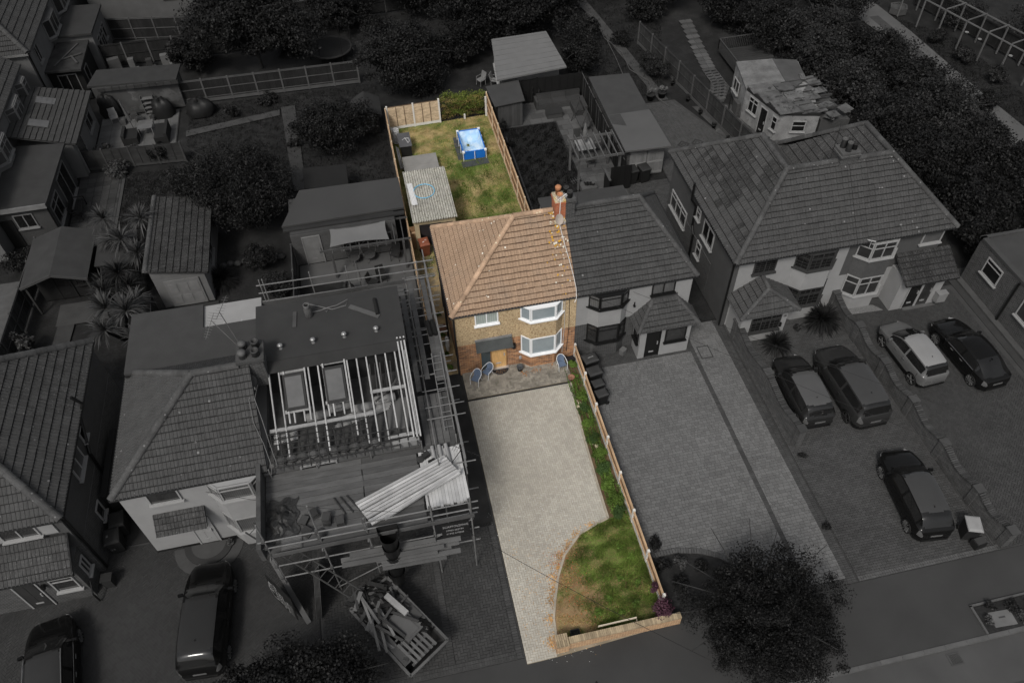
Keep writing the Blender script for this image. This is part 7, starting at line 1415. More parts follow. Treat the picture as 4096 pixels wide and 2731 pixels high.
# timber racked on the front, chute, banners
rk = T('racked_timber', 'long planks racked along the front of the scaffold below the deck', 'timbers', (-1.5, 15.9, 1.9))
for i in range(8): b = MB(); xa = -4.3+random.uniform(0, 1.6) if i < 5 else -2.6; b.beam((xa, 16.0-i*.09, 2.05-.12*(i % 4)), (.2+random.uniform(-.6, .6), 15.95-i*.09, 2.0-.12*(i % 4)), .2, .05); b.build('plank', G(.085, 'racked_plank', isl=.3), rk)
OFF[:] = [0, 0, 0]
CH = T('rubbish_chute', 'black sectional rubbish chute dropping from the deck into the skip', 'chute', (-2.2, 15.6, 1)); c0 = Vector((-2.1, 15.05, 4.5)); c1 = Vector((-2.15, 14.85, 1.3))
for i in range(5):
    p = c0.lerp(c1, i/5); q = c0.lerp(c1, (i+1)/5+.04); b = MB(); K = 16; d = (q-p).normalized(); a_ = d.cross(Vector((1, 0, 0))).normalized(); x_ = Vector((1, 0, 0)); vs = []
    for P_, r in ((p, .34), (q, .27)): vs += [P_+(x_*math.cos(2*PI*j/K)+a_*math.sin(2*PI*j/K))*r for j in range(K)]
    b.add(vs, [(j, (j+1) % K, K+(j+1) % K, K+j) for j in range(K)]); b.build('chute_section', G(.008, 'chute_black', rough=.4), CH, True)
b = MB(); vs = [(-2.45, 14.85, 4.55), (-1.75, 14.85, 4.55), (-1.7, 15.3, 4.9), (-2.5, 15.3, 4.9), (-2.52, 15.35, 4.3), (-1.68, 15.35, 4.3)]; b.add(vs, [(0, 3, 4), (1, 5, 2), (3, 2, 5, 4)]); b.build('hopper', G(.010), CH)
bn = T('scaffolding_banner', 'black scaffolding firm banner hung at the right front of scaffold', 'banner', (.45, 15.95, 1.6)); b = MB(); b.slab([(-.1, 15.12, 3.3), (1.0, 15.1, 3.3), (1.0, 15.28, 4.1), (-.1, 15.3, 4.1)], .015); b.build('sheet', G(.006), bn)
for s_, z_, sz in (('SCAFFOLDING', 3.88, .155), ('07960 062744', 3.68, .12), ('01992 279028', 3.5, .12)): f = (z_-3.3)/.8; text('lettering', s_, (-.05+(.12 if sz < .13 else 0), 15.11+.18*f-.014, z_), (1, -.02, 0), (0, .24, 1), sz, G(.24, 'banner_lettering'), bn)
bb = T('roofing_banner', 'tall black loft conversion banner standing on the left scaffold end', 'banner', (-7.0, 15.3, .3)); P0, P1 = Vector((-7.45, 15.75, .25)), Vector((-6.45, 14.45, .25)); hh = Vector((.1, .1, 1.75)); b = MB(); nn = (P1-P0).cross(hh).normalized(); b.add([P0, P1, P1+hh, P0+hh, P0-nn*.02, P1-nn*.02, P1+hh-nn*.02, P0+hh-nn*.02], [(0,1,2,3),(7,6,5,4),(0,4,5,1),(1,5,6,2),(2,6,7,3),(3,7,4,0)]); b.build('sheet', G(.0055), bb)
ux = hh.normalized(); uy = (P0-P1).normalized(); fz_ = ux.cross(uy).normalized(); org = P0
for s_, a_, v_, sz in (('RTR', .75, -.42, .42), ('ROOFTOP', .35, -.66, .26), ('ROOMS', .35, -.88, .26), ('LOFT CONVERSION', .2, -1.0, .115), ('SPECIALIST', .35, -1.12, .115), ('020 8367 0666', .15, -1.28, .15)): text('lettering', s_, org+ux*a_+uy*v_+fz_*.026, ux, uy, sz, G(.20, 'banner_lettering2'), bb)
for i in range(7): b = MB(); p = org+ux*.15+uy*(-1.34-i*.035)+fz_*.026; b.beam(p, p+ux*(1.0-.12*(i % 3)), .012, .012); b.build('small_print', G(.10), bb)
b = MB(); c_ = org+ux*.3-uy*.2+fz_*.026; b.add([c_, c_+ux*.6+uy*.16, c_+ux*1.2, c_+ux*1.2-uy*.05, c_+ux*.6+uy*.1, c_-uy*.05, c_+ux*.08-uy*.05, c_+ux*.08-uy*.3, c_-uy*.3], [(0, 5, 4, 1), (1, 4, 3, 2), (5, 8, 7, 6)]); b.build('logo_mark', G(.20), bb)
py = T('plywood_stack', 'tall sheets of pale plywood leaning under the scaffold deck', 'plywood', (-5.5, 15.6, 0))
for i in range(5): b = MB(); x = -5.75+i*.05; b.add([(x, 14.4, .05), (x+.03, 14.4, .05), (x+.03, 16.7, .05), (x, 16.7, .05), (x+.3, 14.5, 1.85), (x+.33, 14.5, 1.85), (x+.33, 16.6, 1.95), (x+.3, 16.6, 1.95)], [(0,3,2,1),(4,5,6,7),(0,1,5,4),(1,2,6,5),(2,3,7,6),(3,0,4,7)]); b.build('plywood_sheet', G(.05 if i < 4 else .062, 'plywood_%d' % (i > 3), var=.2, stretch=(1, 6, 1)), py)
t = T('leaning_board', 'long pale board propped against the left end of the scaffold', 'board', (-6.2, 15, 0)); b = MB(); b.beam((-6.05, 14.3, .1), (-6.95, 16.2, 2.4), .2, .04); b.build('board', G(.085), t)
# skip full of rubbish
SK = T('rubbish_skip', 'steel skip heaped with boards, bags, a pallet and old doors', 'skip', (-2.4, 13.0, 0), math.atan2(-2.97, 1.95)); b = MB(); L_, W_ = 1.85, .95
def ring(x, y, z): return [(-x, -y, z), (x, -y, z), (x, y, z), (-x, y, z)]
b.add(ring(1.35, .8, .12)+ring(L_, W_, 1.1)+ring(L_-.07, W_-.07, 1.1)+ring(1.35, .75, .35), [(0,3,2,1)]+[(i, (i+1) % 4, (i+1) % 4+4, i+4) for i in range(4)]+[(i+4, (i+1) % 4+4, (i+1) % 4+8, i+8) for i in range(4)]+[(i+8, (i+1) % 4+8, (i+1) % 4+12, i+12) for i in range(4)]+[(12, 13, 14, 15)]); b.build('skip_body', G(.035, 'skip_paint', var=.3), SK, local=True)
b = MB()
for k in range(4): p, q = ring(L_, W_, 1.12)[k], ring(L_, W_, 1.12)[(k+1) % 4]; b.beam(p, q, .1, .08)
b.build('rim', G(.085, var=.3, fine=.3), SK, local=True)
M0 = XF[SK.name]
def inskip(name, lab, cat, f): t = T(name, lab, cat, tuple(M0 @ Vector((0, 0, 0)))[:2]+(0,), math.atan2(-2.97, 1.95)); f(t); return t
def f1(t):
    b = MB(); b.obox((.25, .15, 1.3), 1.3, .8, .05, .05, 0, .06, -.1); b.build('door_leaf', G(.075, 'old_door'), t, local=True); b = MB(); b.obox((.25, .15, 1.36), 1.1, .5, .015, .05, 0, .06, -.1); b.build('panel', G(.08), t, local=True)
inskip('old_door', 'flat pale old door lying across the middle of the skip', 'door', f1)
def f2(t):
    for i in range(6): b = MB(); b.obox((1.15, -.62+i*.2+.1, 1.22), 1.05, .11, .03, .05); b.build('slat', G(.10, 'pallet_slat', isl=.2), t, local=True)
    for x in (.7, 1.15, 1.6): b = MB(); b.obox((x, -.1, 1.14), .1, 1.1, .08, .05); b.build('bearer', G(.06), t, local=True)
inskip('timber_pallet', 'broken timber pallet on the near end of the skip', 'pallet', f2)
def f3(t):
    vs, fs = [], []; n = 9
    for j in range(n+1):
        for i in range(n+1): u, v = i/n-.5, j/n-.5; vs.append((.75+u*.8, .62+v*.6, 1.18+max(0, .5-math.hypot(u, v))*.7+.05*math.sin(u*21+v*9)))
    for j in range(n):
        for i in range(n): k = j*(n+1)+i; fs.append((k, k+1, k+n+2, k+n+1))
    b = MB(); b.add(vs, fs); b.build('bag', G(.007, 'black_bag', rough=.35), t, local=True)
inskip('rubbish_bag', 'crumpled black rubbish bag on the skip beside the pallet', 'bag', f3)
def f4(t):
    for i in range(64): b = MB(); q_ = random.uniform(-2.0, 1.3); b.obox((q_, random.uniform(-.85, .85), 1.1+random.uniform(0, .42 if q_ < -.2 else .1)), random.uniform(.2, .8), random.uniform(.05, .22), .03, random.random()*3, 0, random.uniform(-.3, .3), random.uniform(-.3, .3)); b.build('debris_piece', G((.02, .05, .1, .012)[i % 4], isl=.3), t, local=True)
inskip('broken_boards', 'heap of splintered boards at the far end of the skip', 'debris', f4)
def f5(t): b = MB(); b.beam((-1.1, .35, 1.55), (.05, .45, 1.5), .22, .16); b.build('bundle', G(.24, 'white_bundle', var=.2), t, local=True)
inskip('white_bundle', 'bright white wrapped bundle on top of the skip heap', 'bundle', f5)
def f6(t): b = MB(); b.obox((-.1, .72, 1.16), 1.5, .35, .05, .03); b.build('door_leaf', G(.06), t, local=True)
inskip('old_door', 'narrow panelled door along the right side of the skip', 'door', f6)
def f7(t): b = MB(); b.obox((.5, -.72, 1.16), 1.9, .32, .04, .0); b.build('board', G(.055), t, local=True)
inskip('long_board', 'long grey board along the left side of the skip', 'board', f7)
def f8(t):
    for i in range(9): b = MB(); a_ = random.uniform(-.5, .5); x, y = random.uniform(-1.9, -.4), random.uniform(-.7, .7); b.beam((x, y, 1.3+.06*i*.5), (x+1.3*math.cos(a_), y+1.3*math.sin(a_), 1.5), .1, .05); b.build('lath', G((.09, .04, .13)[i % 3], isl=.2), t, local=True)
inskip('loose_laths', 'loose pale laths sticking out over the far end of the skip', 'laths', f8)
def f9(t):
    vs, fs = [], []; n = 12
    for j in range(n+1):
        for i in range(n+1): u, v = i/n-.5, j/n-.5; r = math.hypot(u, v); vs.append((-1.5+u*1.5, v*1.9, 1.02+max(0, .62-r)*.75+.09*math.sin(u*23+v*11)*math.cos(v*19)))
    for j in range(n):
        for i in range(n): k = j*(n+1)+i; fs.append((k, k+1, k+n+2, k+n+1))
    b = MB(); b.add(vs, fs); b.build('sheet', G(.014, 'torn_sheeting', var=.6, rough=.5, fine=.4), t, local=True)
inskip('torn_sheeting', 'torn dark sheeting heaped at the far end of the skip', 'sheet', f9)
# ---------------------------------------------------------------- overhead wires and street lamp
for lab, p, q in (('thin overhead wire crossing the right driveways', (9.0, 25.6, 4.4), (24.5, 8.5, 6.3)), ('thin overhead wire crossing above the herringbone yard drives', (11.0, 25.5, 4.3), (27.5, 9.0, 6.3)), ('thin overhead wire from the white bay over the scaffold', (-9.0, 18.6, 4.5), (-1.5, 15.0, 6.2)), ('thin overhead wire above the skip toward the front wall', (-.5, 16.5, 3.5), (7.8, 7.5, 5.9))):
    t = T('overhead_wire', lab, 'wire', p); b = MB(); p, q = Vector(p), Vector(q); b.tube([p.lerp(q, i/8)-Vector((0, 0, .35*math.sin(PI*i/8))) for i in range(9)], .009, 4); b.build('strand', G(.012), t)
t = T('street_lamp', 'black curved top of a street lamp at the bottom edge', 'street lamp', (3.4, 7.2, 0)); b = MB(); b.tube([(3.4, 7.1, 0), (3.45, 7.15, 4.0), (3.75, 7.65, 5.9), (3.85, 7.75, 6.0), (4.0, 7.5, 5.9), (4.05, 7.2, 5.6)], .05, 8); b.build('column', G(.006), t); b = MB(); b.obox((4.05, 7.15, 5.5), .16, .3, .1); b.build('lantern', G(.02), t)
# ---------------------------------------------------------------- houses of the side street at upper left, seen from their gardens
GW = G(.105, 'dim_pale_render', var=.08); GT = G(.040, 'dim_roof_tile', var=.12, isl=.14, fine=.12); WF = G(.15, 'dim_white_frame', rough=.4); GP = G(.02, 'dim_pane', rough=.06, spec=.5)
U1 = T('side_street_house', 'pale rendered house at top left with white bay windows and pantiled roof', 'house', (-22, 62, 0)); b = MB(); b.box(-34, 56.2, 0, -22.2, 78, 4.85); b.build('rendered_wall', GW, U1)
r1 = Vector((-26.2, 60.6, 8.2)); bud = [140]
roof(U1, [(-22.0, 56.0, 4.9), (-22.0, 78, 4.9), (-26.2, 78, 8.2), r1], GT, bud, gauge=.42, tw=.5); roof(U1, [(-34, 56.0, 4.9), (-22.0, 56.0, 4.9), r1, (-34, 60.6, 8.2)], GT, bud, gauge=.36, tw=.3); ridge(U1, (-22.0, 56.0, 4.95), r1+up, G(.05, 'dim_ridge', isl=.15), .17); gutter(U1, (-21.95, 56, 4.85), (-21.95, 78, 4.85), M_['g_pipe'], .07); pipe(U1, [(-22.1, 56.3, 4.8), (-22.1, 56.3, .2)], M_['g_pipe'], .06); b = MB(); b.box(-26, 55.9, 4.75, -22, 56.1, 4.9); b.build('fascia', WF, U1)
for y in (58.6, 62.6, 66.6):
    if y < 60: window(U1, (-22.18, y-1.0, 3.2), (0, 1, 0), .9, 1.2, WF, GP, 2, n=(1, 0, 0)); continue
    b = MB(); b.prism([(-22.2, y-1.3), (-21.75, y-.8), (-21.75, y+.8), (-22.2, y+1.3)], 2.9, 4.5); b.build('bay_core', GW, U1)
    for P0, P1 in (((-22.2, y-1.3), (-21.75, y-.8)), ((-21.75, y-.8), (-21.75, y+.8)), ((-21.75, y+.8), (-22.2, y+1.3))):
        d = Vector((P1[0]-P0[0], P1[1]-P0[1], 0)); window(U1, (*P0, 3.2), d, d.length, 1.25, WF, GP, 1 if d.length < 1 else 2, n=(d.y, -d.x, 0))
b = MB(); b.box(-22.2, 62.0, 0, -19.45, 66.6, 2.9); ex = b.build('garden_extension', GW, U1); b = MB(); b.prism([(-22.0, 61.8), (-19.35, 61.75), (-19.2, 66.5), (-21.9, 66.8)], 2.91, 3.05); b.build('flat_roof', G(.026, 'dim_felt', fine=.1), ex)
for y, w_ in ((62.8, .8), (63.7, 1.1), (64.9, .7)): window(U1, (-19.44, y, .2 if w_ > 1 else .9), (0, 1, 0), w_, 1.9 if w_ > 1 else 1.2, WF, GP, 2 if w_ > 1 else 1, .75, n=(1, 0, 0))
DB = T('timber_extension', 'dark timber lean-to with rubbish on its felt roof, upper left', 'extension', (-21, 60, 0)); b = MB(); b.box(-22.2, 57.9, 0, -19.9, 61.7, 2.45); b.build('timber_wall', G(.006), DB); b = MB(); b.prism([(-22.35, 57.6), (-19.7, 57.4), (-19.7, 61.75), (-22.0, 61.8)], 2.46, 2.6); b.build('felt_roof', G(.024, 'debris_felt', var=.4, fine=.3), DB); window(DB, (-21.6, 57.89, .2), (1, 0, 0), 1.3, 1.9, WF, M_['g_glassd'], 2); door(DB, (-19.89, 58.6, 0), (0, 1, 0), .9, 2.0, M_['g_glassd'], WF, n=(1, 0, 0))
for i, (p, q) in enumerate((((-21.6, 58.2, 2.65), (-20.4, 61.2, 2.65)), ((-21.3, 59.0, 2.68), (-19.9, 59.6, 2.68)), ((-20.6, 59.4, 2.7), (-20.0, 58.2, 2.7)))): t = T('roof_plank', '%s loose plank on the dark timber lean-to roof' % ORD[i], 'plank', p); b = MB(); b.beam(p, q, .12, .05); b.build('plank', G(.05), t)
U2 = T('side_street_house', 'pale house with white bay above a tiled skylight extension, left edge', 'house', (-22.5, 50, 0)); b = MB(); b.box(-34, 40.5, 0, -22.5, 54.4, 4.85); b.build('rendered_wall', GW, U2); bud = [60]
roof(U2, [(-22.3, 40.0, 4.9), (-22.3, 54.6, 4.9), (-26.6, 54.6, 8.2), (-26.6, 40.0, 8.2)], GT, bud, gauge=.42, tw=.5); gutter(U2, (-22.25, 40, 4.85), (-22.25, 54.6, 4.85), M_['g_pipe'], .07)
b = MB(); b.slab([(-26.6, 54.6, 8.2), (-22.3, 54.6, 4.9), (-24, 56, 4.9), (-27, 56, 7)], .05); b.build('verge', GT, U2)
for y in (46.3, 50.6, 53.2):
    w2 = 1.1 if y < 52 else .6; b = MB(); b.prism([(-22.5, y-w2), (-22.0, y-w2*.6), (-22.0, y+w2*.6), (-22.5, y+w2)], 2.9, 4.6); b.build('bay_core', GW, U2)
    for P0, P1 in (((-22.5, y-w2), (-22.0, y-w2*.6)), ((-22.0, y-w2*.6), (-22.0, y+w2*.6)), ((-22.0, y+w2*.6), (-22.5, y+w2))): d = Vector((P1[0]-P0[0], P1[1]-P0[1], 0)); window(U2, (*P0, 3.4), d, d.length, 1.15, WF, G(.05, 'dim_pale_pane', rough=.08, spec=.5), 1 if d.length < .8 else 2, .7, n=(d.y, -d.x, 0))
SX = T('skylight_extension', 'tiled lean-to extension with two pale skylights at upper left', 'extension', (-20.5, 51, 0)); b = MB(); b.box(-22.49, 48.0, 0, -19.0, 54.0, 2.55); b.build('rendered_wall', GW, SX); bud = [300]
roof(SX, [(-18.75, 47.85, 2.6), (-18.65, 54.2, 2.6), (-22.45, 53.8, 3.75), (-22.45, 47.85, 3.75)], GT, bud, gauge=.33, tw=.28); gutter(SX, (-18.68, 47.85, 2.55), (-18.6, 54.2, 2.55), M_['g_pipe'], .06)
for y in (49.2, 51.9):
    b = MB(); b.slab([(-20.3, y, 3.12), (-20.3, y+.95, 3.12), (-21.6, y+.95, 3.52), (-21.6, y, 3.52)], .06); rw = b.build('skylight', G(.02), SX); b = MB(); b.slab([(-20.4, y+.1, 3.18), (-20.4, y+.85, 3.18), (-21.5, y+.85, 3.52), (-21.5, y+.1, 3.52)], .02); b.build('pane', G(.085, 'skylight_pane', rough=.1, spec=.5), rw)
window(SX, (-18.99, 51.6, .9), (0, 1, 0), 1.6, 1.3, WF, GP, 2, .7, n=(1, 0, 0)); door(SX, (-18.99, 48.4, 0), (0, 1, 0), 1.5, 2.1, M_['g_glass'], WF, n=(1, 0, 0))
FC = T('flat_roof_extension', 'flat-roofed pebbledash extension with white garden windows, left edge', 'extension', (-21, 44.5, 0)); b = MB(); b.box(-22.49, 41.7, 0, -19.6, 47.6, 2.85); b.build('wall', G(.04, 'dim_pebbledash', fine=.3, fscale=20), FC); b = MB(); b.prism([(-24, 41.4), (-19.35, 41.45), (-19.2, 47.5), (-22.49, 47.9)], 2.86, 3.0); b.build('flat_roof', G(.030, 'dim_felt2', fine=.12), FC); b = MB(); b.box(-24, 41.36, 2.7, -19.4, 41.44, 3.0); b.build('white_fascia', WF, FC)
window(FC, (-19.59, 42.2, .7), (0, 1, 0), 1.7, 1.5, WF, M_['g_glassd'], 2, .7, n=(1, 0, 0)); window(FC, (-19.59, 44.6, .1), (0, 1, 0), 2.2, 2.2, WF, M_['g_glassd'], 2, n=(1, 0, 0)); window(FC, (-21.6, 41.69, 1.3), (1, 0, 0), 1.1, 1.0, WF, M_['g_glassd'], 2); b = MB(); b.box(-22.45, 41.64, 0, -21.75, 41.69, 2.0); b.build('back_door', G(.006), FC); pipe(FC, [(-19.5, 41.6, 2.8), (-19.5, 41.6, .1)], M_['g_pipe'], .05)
# gardens of the side street
sp = flat('slab_patio_by_extension', rect(-19.5, 40.8, -16.6, 48.3), -.02, M_['g_pj'], th=.03); paving(sp, 'patio_slab', rect(-19.45, 41.2, -16.8, 48.2), G(.034, 'dim_slab', isl=.3, var=.15), .5, .5, .01, 'stack', 0, 120, .02, th=.02)
pp = flat('pale_patio', rect(-18.9, 49.9, -13.5, 54.9), -.02, M_['g_pj'], th=.03); paving(pp, 'patio_slab', rect(-18.9, 49.9, -13.55, 54.8), G(.088, 'pale_patio_slab', isl=.1), .8, .8, .01, 'stack', 0, 60, .015, th=.02)
LS = T('long_shed', 'long low felt-roofed garden store with open pale wall', 'shed', (-16, 56, 0)); b = MB(); b.box(-18.8, 55.1, 0, -13.1, 56.9, 2.25); b.build('block_wall', G(.05, 'patchy_render', var=.3, scale=.9, col2=.09, cscale=.6, thr=(.55, .6)), LS); b = MB(); b.prism([(-19.1, 55.25), (-13.0, 54.7), (-12.8, 56.8), (-18.7, 57.4)], 2.26, 2.4); b.build('felt_roof', G(.027, 'dim_felt3', fine=.12), LS)
for i in range(11): b = MB(); x = -18.4+i*.5; b.box(x, 54.9-.04*i*.5, 2.05, x+.47, 55.0, 2.3); b.build('fascia_board', G(.03, isl=.2), LS)
fence('dark boarded fence with three pale rails across the middle left gardens', (-13.4, 55.4), (-.4, 55.2), 1.8, 7, M_['g_post'], M_['g_woodd'], M_['g_rail'], 1, .25); fence('dark boarded fence behind the cluttered upper left garden', (-19.6, 62.3), (-8.5, 62.2), 1.8, 6, M_['g_post'], M_['g_woodd'], M_['g_woodd'], 1, 0); fence('dark railed fence in the topmost left garden', (-19.4, 66.6), (-12.2, 65.3), 1.8, 4, M_['g_rail'], M_['g_woodd'], M_['g_rail'], 1, 0)
fence('grey lapped fence between the two left edge gardens', (-19.4, 48.7), (-12.7, 48.2), 1.5, 4, G(.04), G(.022, 'dim_lap', isl=.2, var=.3), G(.02), 1, .2, 'lap'); fence('dark fence at the very top behind the trampoline', (-6.5, 65.3), (4.6, 65.8), 1.9, 6, G(.04), M_['g_woodd'], M_['g_woodd'], 1, 0); fence('grey garden fence at the lower left beyond the summerhouse', (-20.4, 40.2), (-20.9, 28), 1.6, 6, G(.05), M_['g_wood'], G(.045), -1, 0); fence('dark fence left of the garage and spiky palms', (-13.4, 33.9), (-13.0, 29), 1.5, 3, G(.04), M_['g_woodd'], G(.045), 1, 0)
flat('block_wall_panel', rect(-12.2, 65.2, -8.6, 65.5), 1.8, G(.042, 'dim_blocks'), th=1.8); flat('upper_patio', rect(-19, 62.6, -8.5, 66.2), .0, G(.03), th=.03); flat('upper_path', [(-4.9, 65.4), (-3.4, 65.4), (-3.2, 72), (-4.6, 72)], .0, G(.04), th=.03)
flat('stone_path', [(-12.9, 51.9), (-6.4, 53.0), (-6.4, 52.3), (-12.9, 51.2)], -.01, G(.045, 'stone_path', fine=.2), th=.03); flat('stone_path_return', [(-6.3, 53.3), (-5.3, 53.3), (-4.9, 43.2), (-5.7, 43.2)], -.01, G(.036, 'dim_stone', fine=.2), th=.03)
outchair('white plastic chair on the pale patio below the long store', -17.9, 54.2, R_(15), G(.16), 'plastic_chair')
def blob(name, lab, cat, x, y, rx, ry, h, m, n=12):
    t = T(name, lab, cat, (x, y, 0)); b = MB(); vs, fs = [], []; K = 14; prof = [(1, 0), (1.02, .3), (.92, .65), (.75, .9), (.4, 1), (.02, 1.02)]
    for k, (r, z) in enumerate(prof):
        for j in range(K): a_ = 2*PI*j/K; q = 1+.13*math.sin(j*2.3+k*1.7)+.06*math.sin(j*5.1); vs.append((x+rx*r*q*math.cos(a_), y+ry*r*q*math.sin(a_), .01+h*z*(1+.16*math.sin(j*1.9+k*.7))))
    for k in range(len(prof)-1):
        for j in range(K): fs.append((k*K+j, k*K+(j+1) % K, (k+1)*K+(j+1) % K, (k+1)*K+j))
    b.add(vs, fs); b.build('cover', m, t, True); return t
blob('covered_barbecue', 'black covered barbecue at the right of the pale patio', 'barbecue', -14.5, 54.3, .75, .6, 1.2, M_['g_cover']); blob('covered_furniture', 'large black covered furniture before the railed fence', 'furniture', -11.9, 54.0, 1.0, .8, .95, M_['g_cover']); blob('dark_tarp_heap', 'black sheet leaning against the long store wall', 'sheet', -18.2, 55.0, .7, .25, 1.6, M_['g_cover'])
for i, (x, y, sx, sy) in enumerate(((-16.5, 51.6, 1.0, 1.3), (-14.4, 51.5, .9, 1.8))): t = T('garden_sofa', 'dark boxy garden seat %s of the patio table' % ('left', 'right')[i], 'sofa', (x, y, 0)); b = MB(); b.box(x-sx/2, y-sy/2, .02, x+sx/2, y+sy/2, .55); b.build('base', G(.012), t); b = MB(); b.box(x+(-sx/2 if i == 0 else sx/2-.2), y-sy/2, .55, x+(-sx/2+.2 if i == 0 else sx/2), y+sy/2, .8); b.build('backrest', G(.014), t)
t = T('glass_table', 'pale glass-topped table in the middle of the left patio', 'table', (-15.5, 52.2, 0)); b = MB(); b.box(-16.0, 51.7, .7, -15.0, 52.8, .72); b.build('glass_top', G(.10, rough=.1), t)
for x in (-15.95, -15.05):
    for y in (51.75, 52.75): b = MB(); b.tube([(x, y, 0), (x, y, .7)], .03, 6); b.build('leg', G(.15), t)
t = T('closed_parasol', 'closed dark parasol leaning over the left patio', 'parasol', (-16.5, 52.7, 0)); b = MB(); b.tube([(-16.3, 52.3, 0), (-16.9, 53.5, 2.1)], .025, 6); b.build('pole', G(.03), t); b = MB(); b.tube([(-16.5, 52.75, .8), (-16.9, 53.5, 2.1)], .15, 8, r2=.03); b.build('folded_canopy', G(.045), t)
t = T('shelf_rack', 'pale open shelf rack against the long store wall', 'shelves', (-15.4, 54.8, 0))
for z in (.15, .5, .85, 1.2): b = MB(); b.box(-15.8, 54.6, z, -15.0, 54.95, z+.04); b.build('shelf', G(.10), t)
for x in (-15.82, -14.98): b = MB(); b.box(x-.02, 54.6, 0, x+.02, 54.95, 1.4); b.build('upright', G(.08), t)
for i, (x, y, v) in enumerate(((-16.6, 54.5, .04), (-16.2, 53.9, .05), (-15.2, 54.0, .03), (-17.3, 53.9, .06))): t = T('garden_crate', '%s dark crate in the clutter below the long store' % ORD[i], 'crate', (x, y, 0)); b = MB(); b.obox((x, y, 0), .5, .4, .3, i*.5); b.obox((x, y, .3), .4, .3, .06, i*.5+.2); b.build('crate', G(v), t)
for i in range(6): x = -18.6+i*1.25; t = T('stored_item', '%s pale discarded item along the dark upper left fence' % ORD[i], 'clutter', (x, 61.5, 0)); b = MB(); b.obox((x, 61.6, 0), random.uniform(.3, .9), .4, random.uniform(.3, 1.1), random.uniform(-.3, .3)); b.obox((x+.4, 61.2, 0), .25, .3, .25, .4); b.build('item', G((.06, .09, .03, .1, .05, .07)[i]), t)
t = T('garden_bench', 'dark slatted bench against the flat-roofed extension', 'bench', (-18.9, 44.2, 0), R_(0))
for i in range(5): b = MB(); b.box(-19.2+i*.1, 43.4, .42, -19.12+i*.1, 45.0, .46); b.build('seat_slat', G(.010), t)
for i in range(9): b = MB(); b.box(-19.36, 43.42+i*.18, .46, -19.32, 43.52+i*.18, .95); b.build('back_slat', G(.010), t)
for y in (43.4, 45.0):
    b = MB(); b.box(-18.76, y-.03, 0, -18.7, y+.03, .65); b.build('leg', G(.008), t); b = MB(); b.box(-19.38, y-.03, .62, -18.7, y+.03, .67); b.build('armrest', G(.010), t)
TR = T('trampoline', 'dark round trampoline in the top middle garden', 'trampoline', (-2.2, 59.6, 0)); b = MB(); b.lathe((-2.2, 59.6, .72), [(1.55, 0), (1.55, .02), (.02, .02)], 28); b.build('mat', G(.003), TR); b = MB(); K = 28; b.tube([(-2.2+1.65*math.cos(2*PI*j/K), 59.6+1.65*math.sin(2*PI*j/K), .74) for j in range(K+1)], .09, 6); b.build('rim_pad', G(.014), TR)
for j in range(6): a_ = PI*j/3; b = MB(); b.tube([(-2.2+1.65*math.cos(a_), 59.6+1.65*math.sin(a_), 0), (-2.2+1.7*math.cos(a_), 59.6+1.7*math.sin(a_), 2.3)], .025, 6); b.build('net_pole', G(.006), TR)
GS = T('small_gable_shed', 'small dark gabled shed under the tree by the coloured garden', 'shed', (-.2, 49.4, 0)); b = MB(); b.box(-1.0, 48.4, 0, .5, 50.4, 1.5); b.build('shed_body', G(.008), GS)
for s in (-1, 1): b = MB(); b.slab([(-.25, 48.2, 2.0), (-.25, 50.6, 2.0), (-.25+s*1.0, 50.6, 1.45), (-.25+s*1.0, 48.2, 1.45)], .04); b.build('roof_slope', G(.024, fine=.2), GS)
b = MB(); b.slab([(-4.8, 41.3, 1.45), (-2.1, 41.1, 1.45), (-2.1, 42.9, 1.7), (-4.8, 43.1, 1.7)], .05); t = T('felt_shed', 'dark felt-roofed shed behind the grey garden office', 'shed', (-3.4, 42, 0)); b.build('felt_roof', G(.009, fine=.3), t); b = MB(); b.box(-4.7, 41.5, 0, -2.2, 42.9, 1.4); b.build('shed_body', G(.006), t)
# garden office with sail
GO = T('garden_office', 'grey timber-clad garden office with wide flat roof', 'building', (-2.6, 37.5, 0)); b = MB(); b.box(-5.65, 36.05, 0, .3, 39.3, 2.35); b.build('wall_core', G(.04), GO); b = MB(); b.prism([(-6.05, 36.65), (.95, 36.75), (.95, 39.6), (-4.95, 39.75)], 2.42, 2.55); b.build('flat_roof', G(.043, 'office_roof', var=.08, scale=.5), GO); b = MB(); b.box(-6.0, 36.3, 2.36, .9, 36.6, 2.45); b.build('soffit', G(.02), GO)
for i in range(13): b = MB(); b.box(-5.66, 36.0, .05+i*.175, .3, 36.045, .05+(i+1)*.175-.012); b.build('cladding_board', G(.062, 'clad_board', isl=.1), GO)
door(GO, (-5.1, 35.99, .05), (1, 0, 0), 1.05, 2.05, G(.14, 'dim_white_door'), G(.16), panels=2); window(GO, (-2.9, 35.99, .8), (1, 0, 0), 2.9, .75, G(.16), M_['g_glassd'], 4)
SL = T('shade_sail', 'pale stretched shade sail over the garden office patio', 'shade sail', (-1.9, 35.6, 0)); n = 12; vs, fs = [], []
for j in range(n+1):
    for i in range(n+1): u, v = i/n, j/n; p = Vector((-3.5, 34.55, 2.3)).lerp(Vector((-.2, 34.45, 2.3)), u).lerp(Vector((-3.55, 36.75, 2.35)).lerp(Vector((-.15, 36.6, 2.35)), u), v); e = math.sin(PI*u)*(v-.5)*-.35; f = math.sin(PI*v)*(u-.5)*-.25; vs.append((p.x+f, p.y+e, p.z-.1*math.sin(PI*u)*math.sin(PI*v)))
for j in range(n):
    for i in range(n): k = j*(n+1)+i; fs.append((k, k+1, k+n+2, k+n+1))
b = MB(); b.add(vs, fs); b.build('cloth', M_['g_sail'], SL, True)
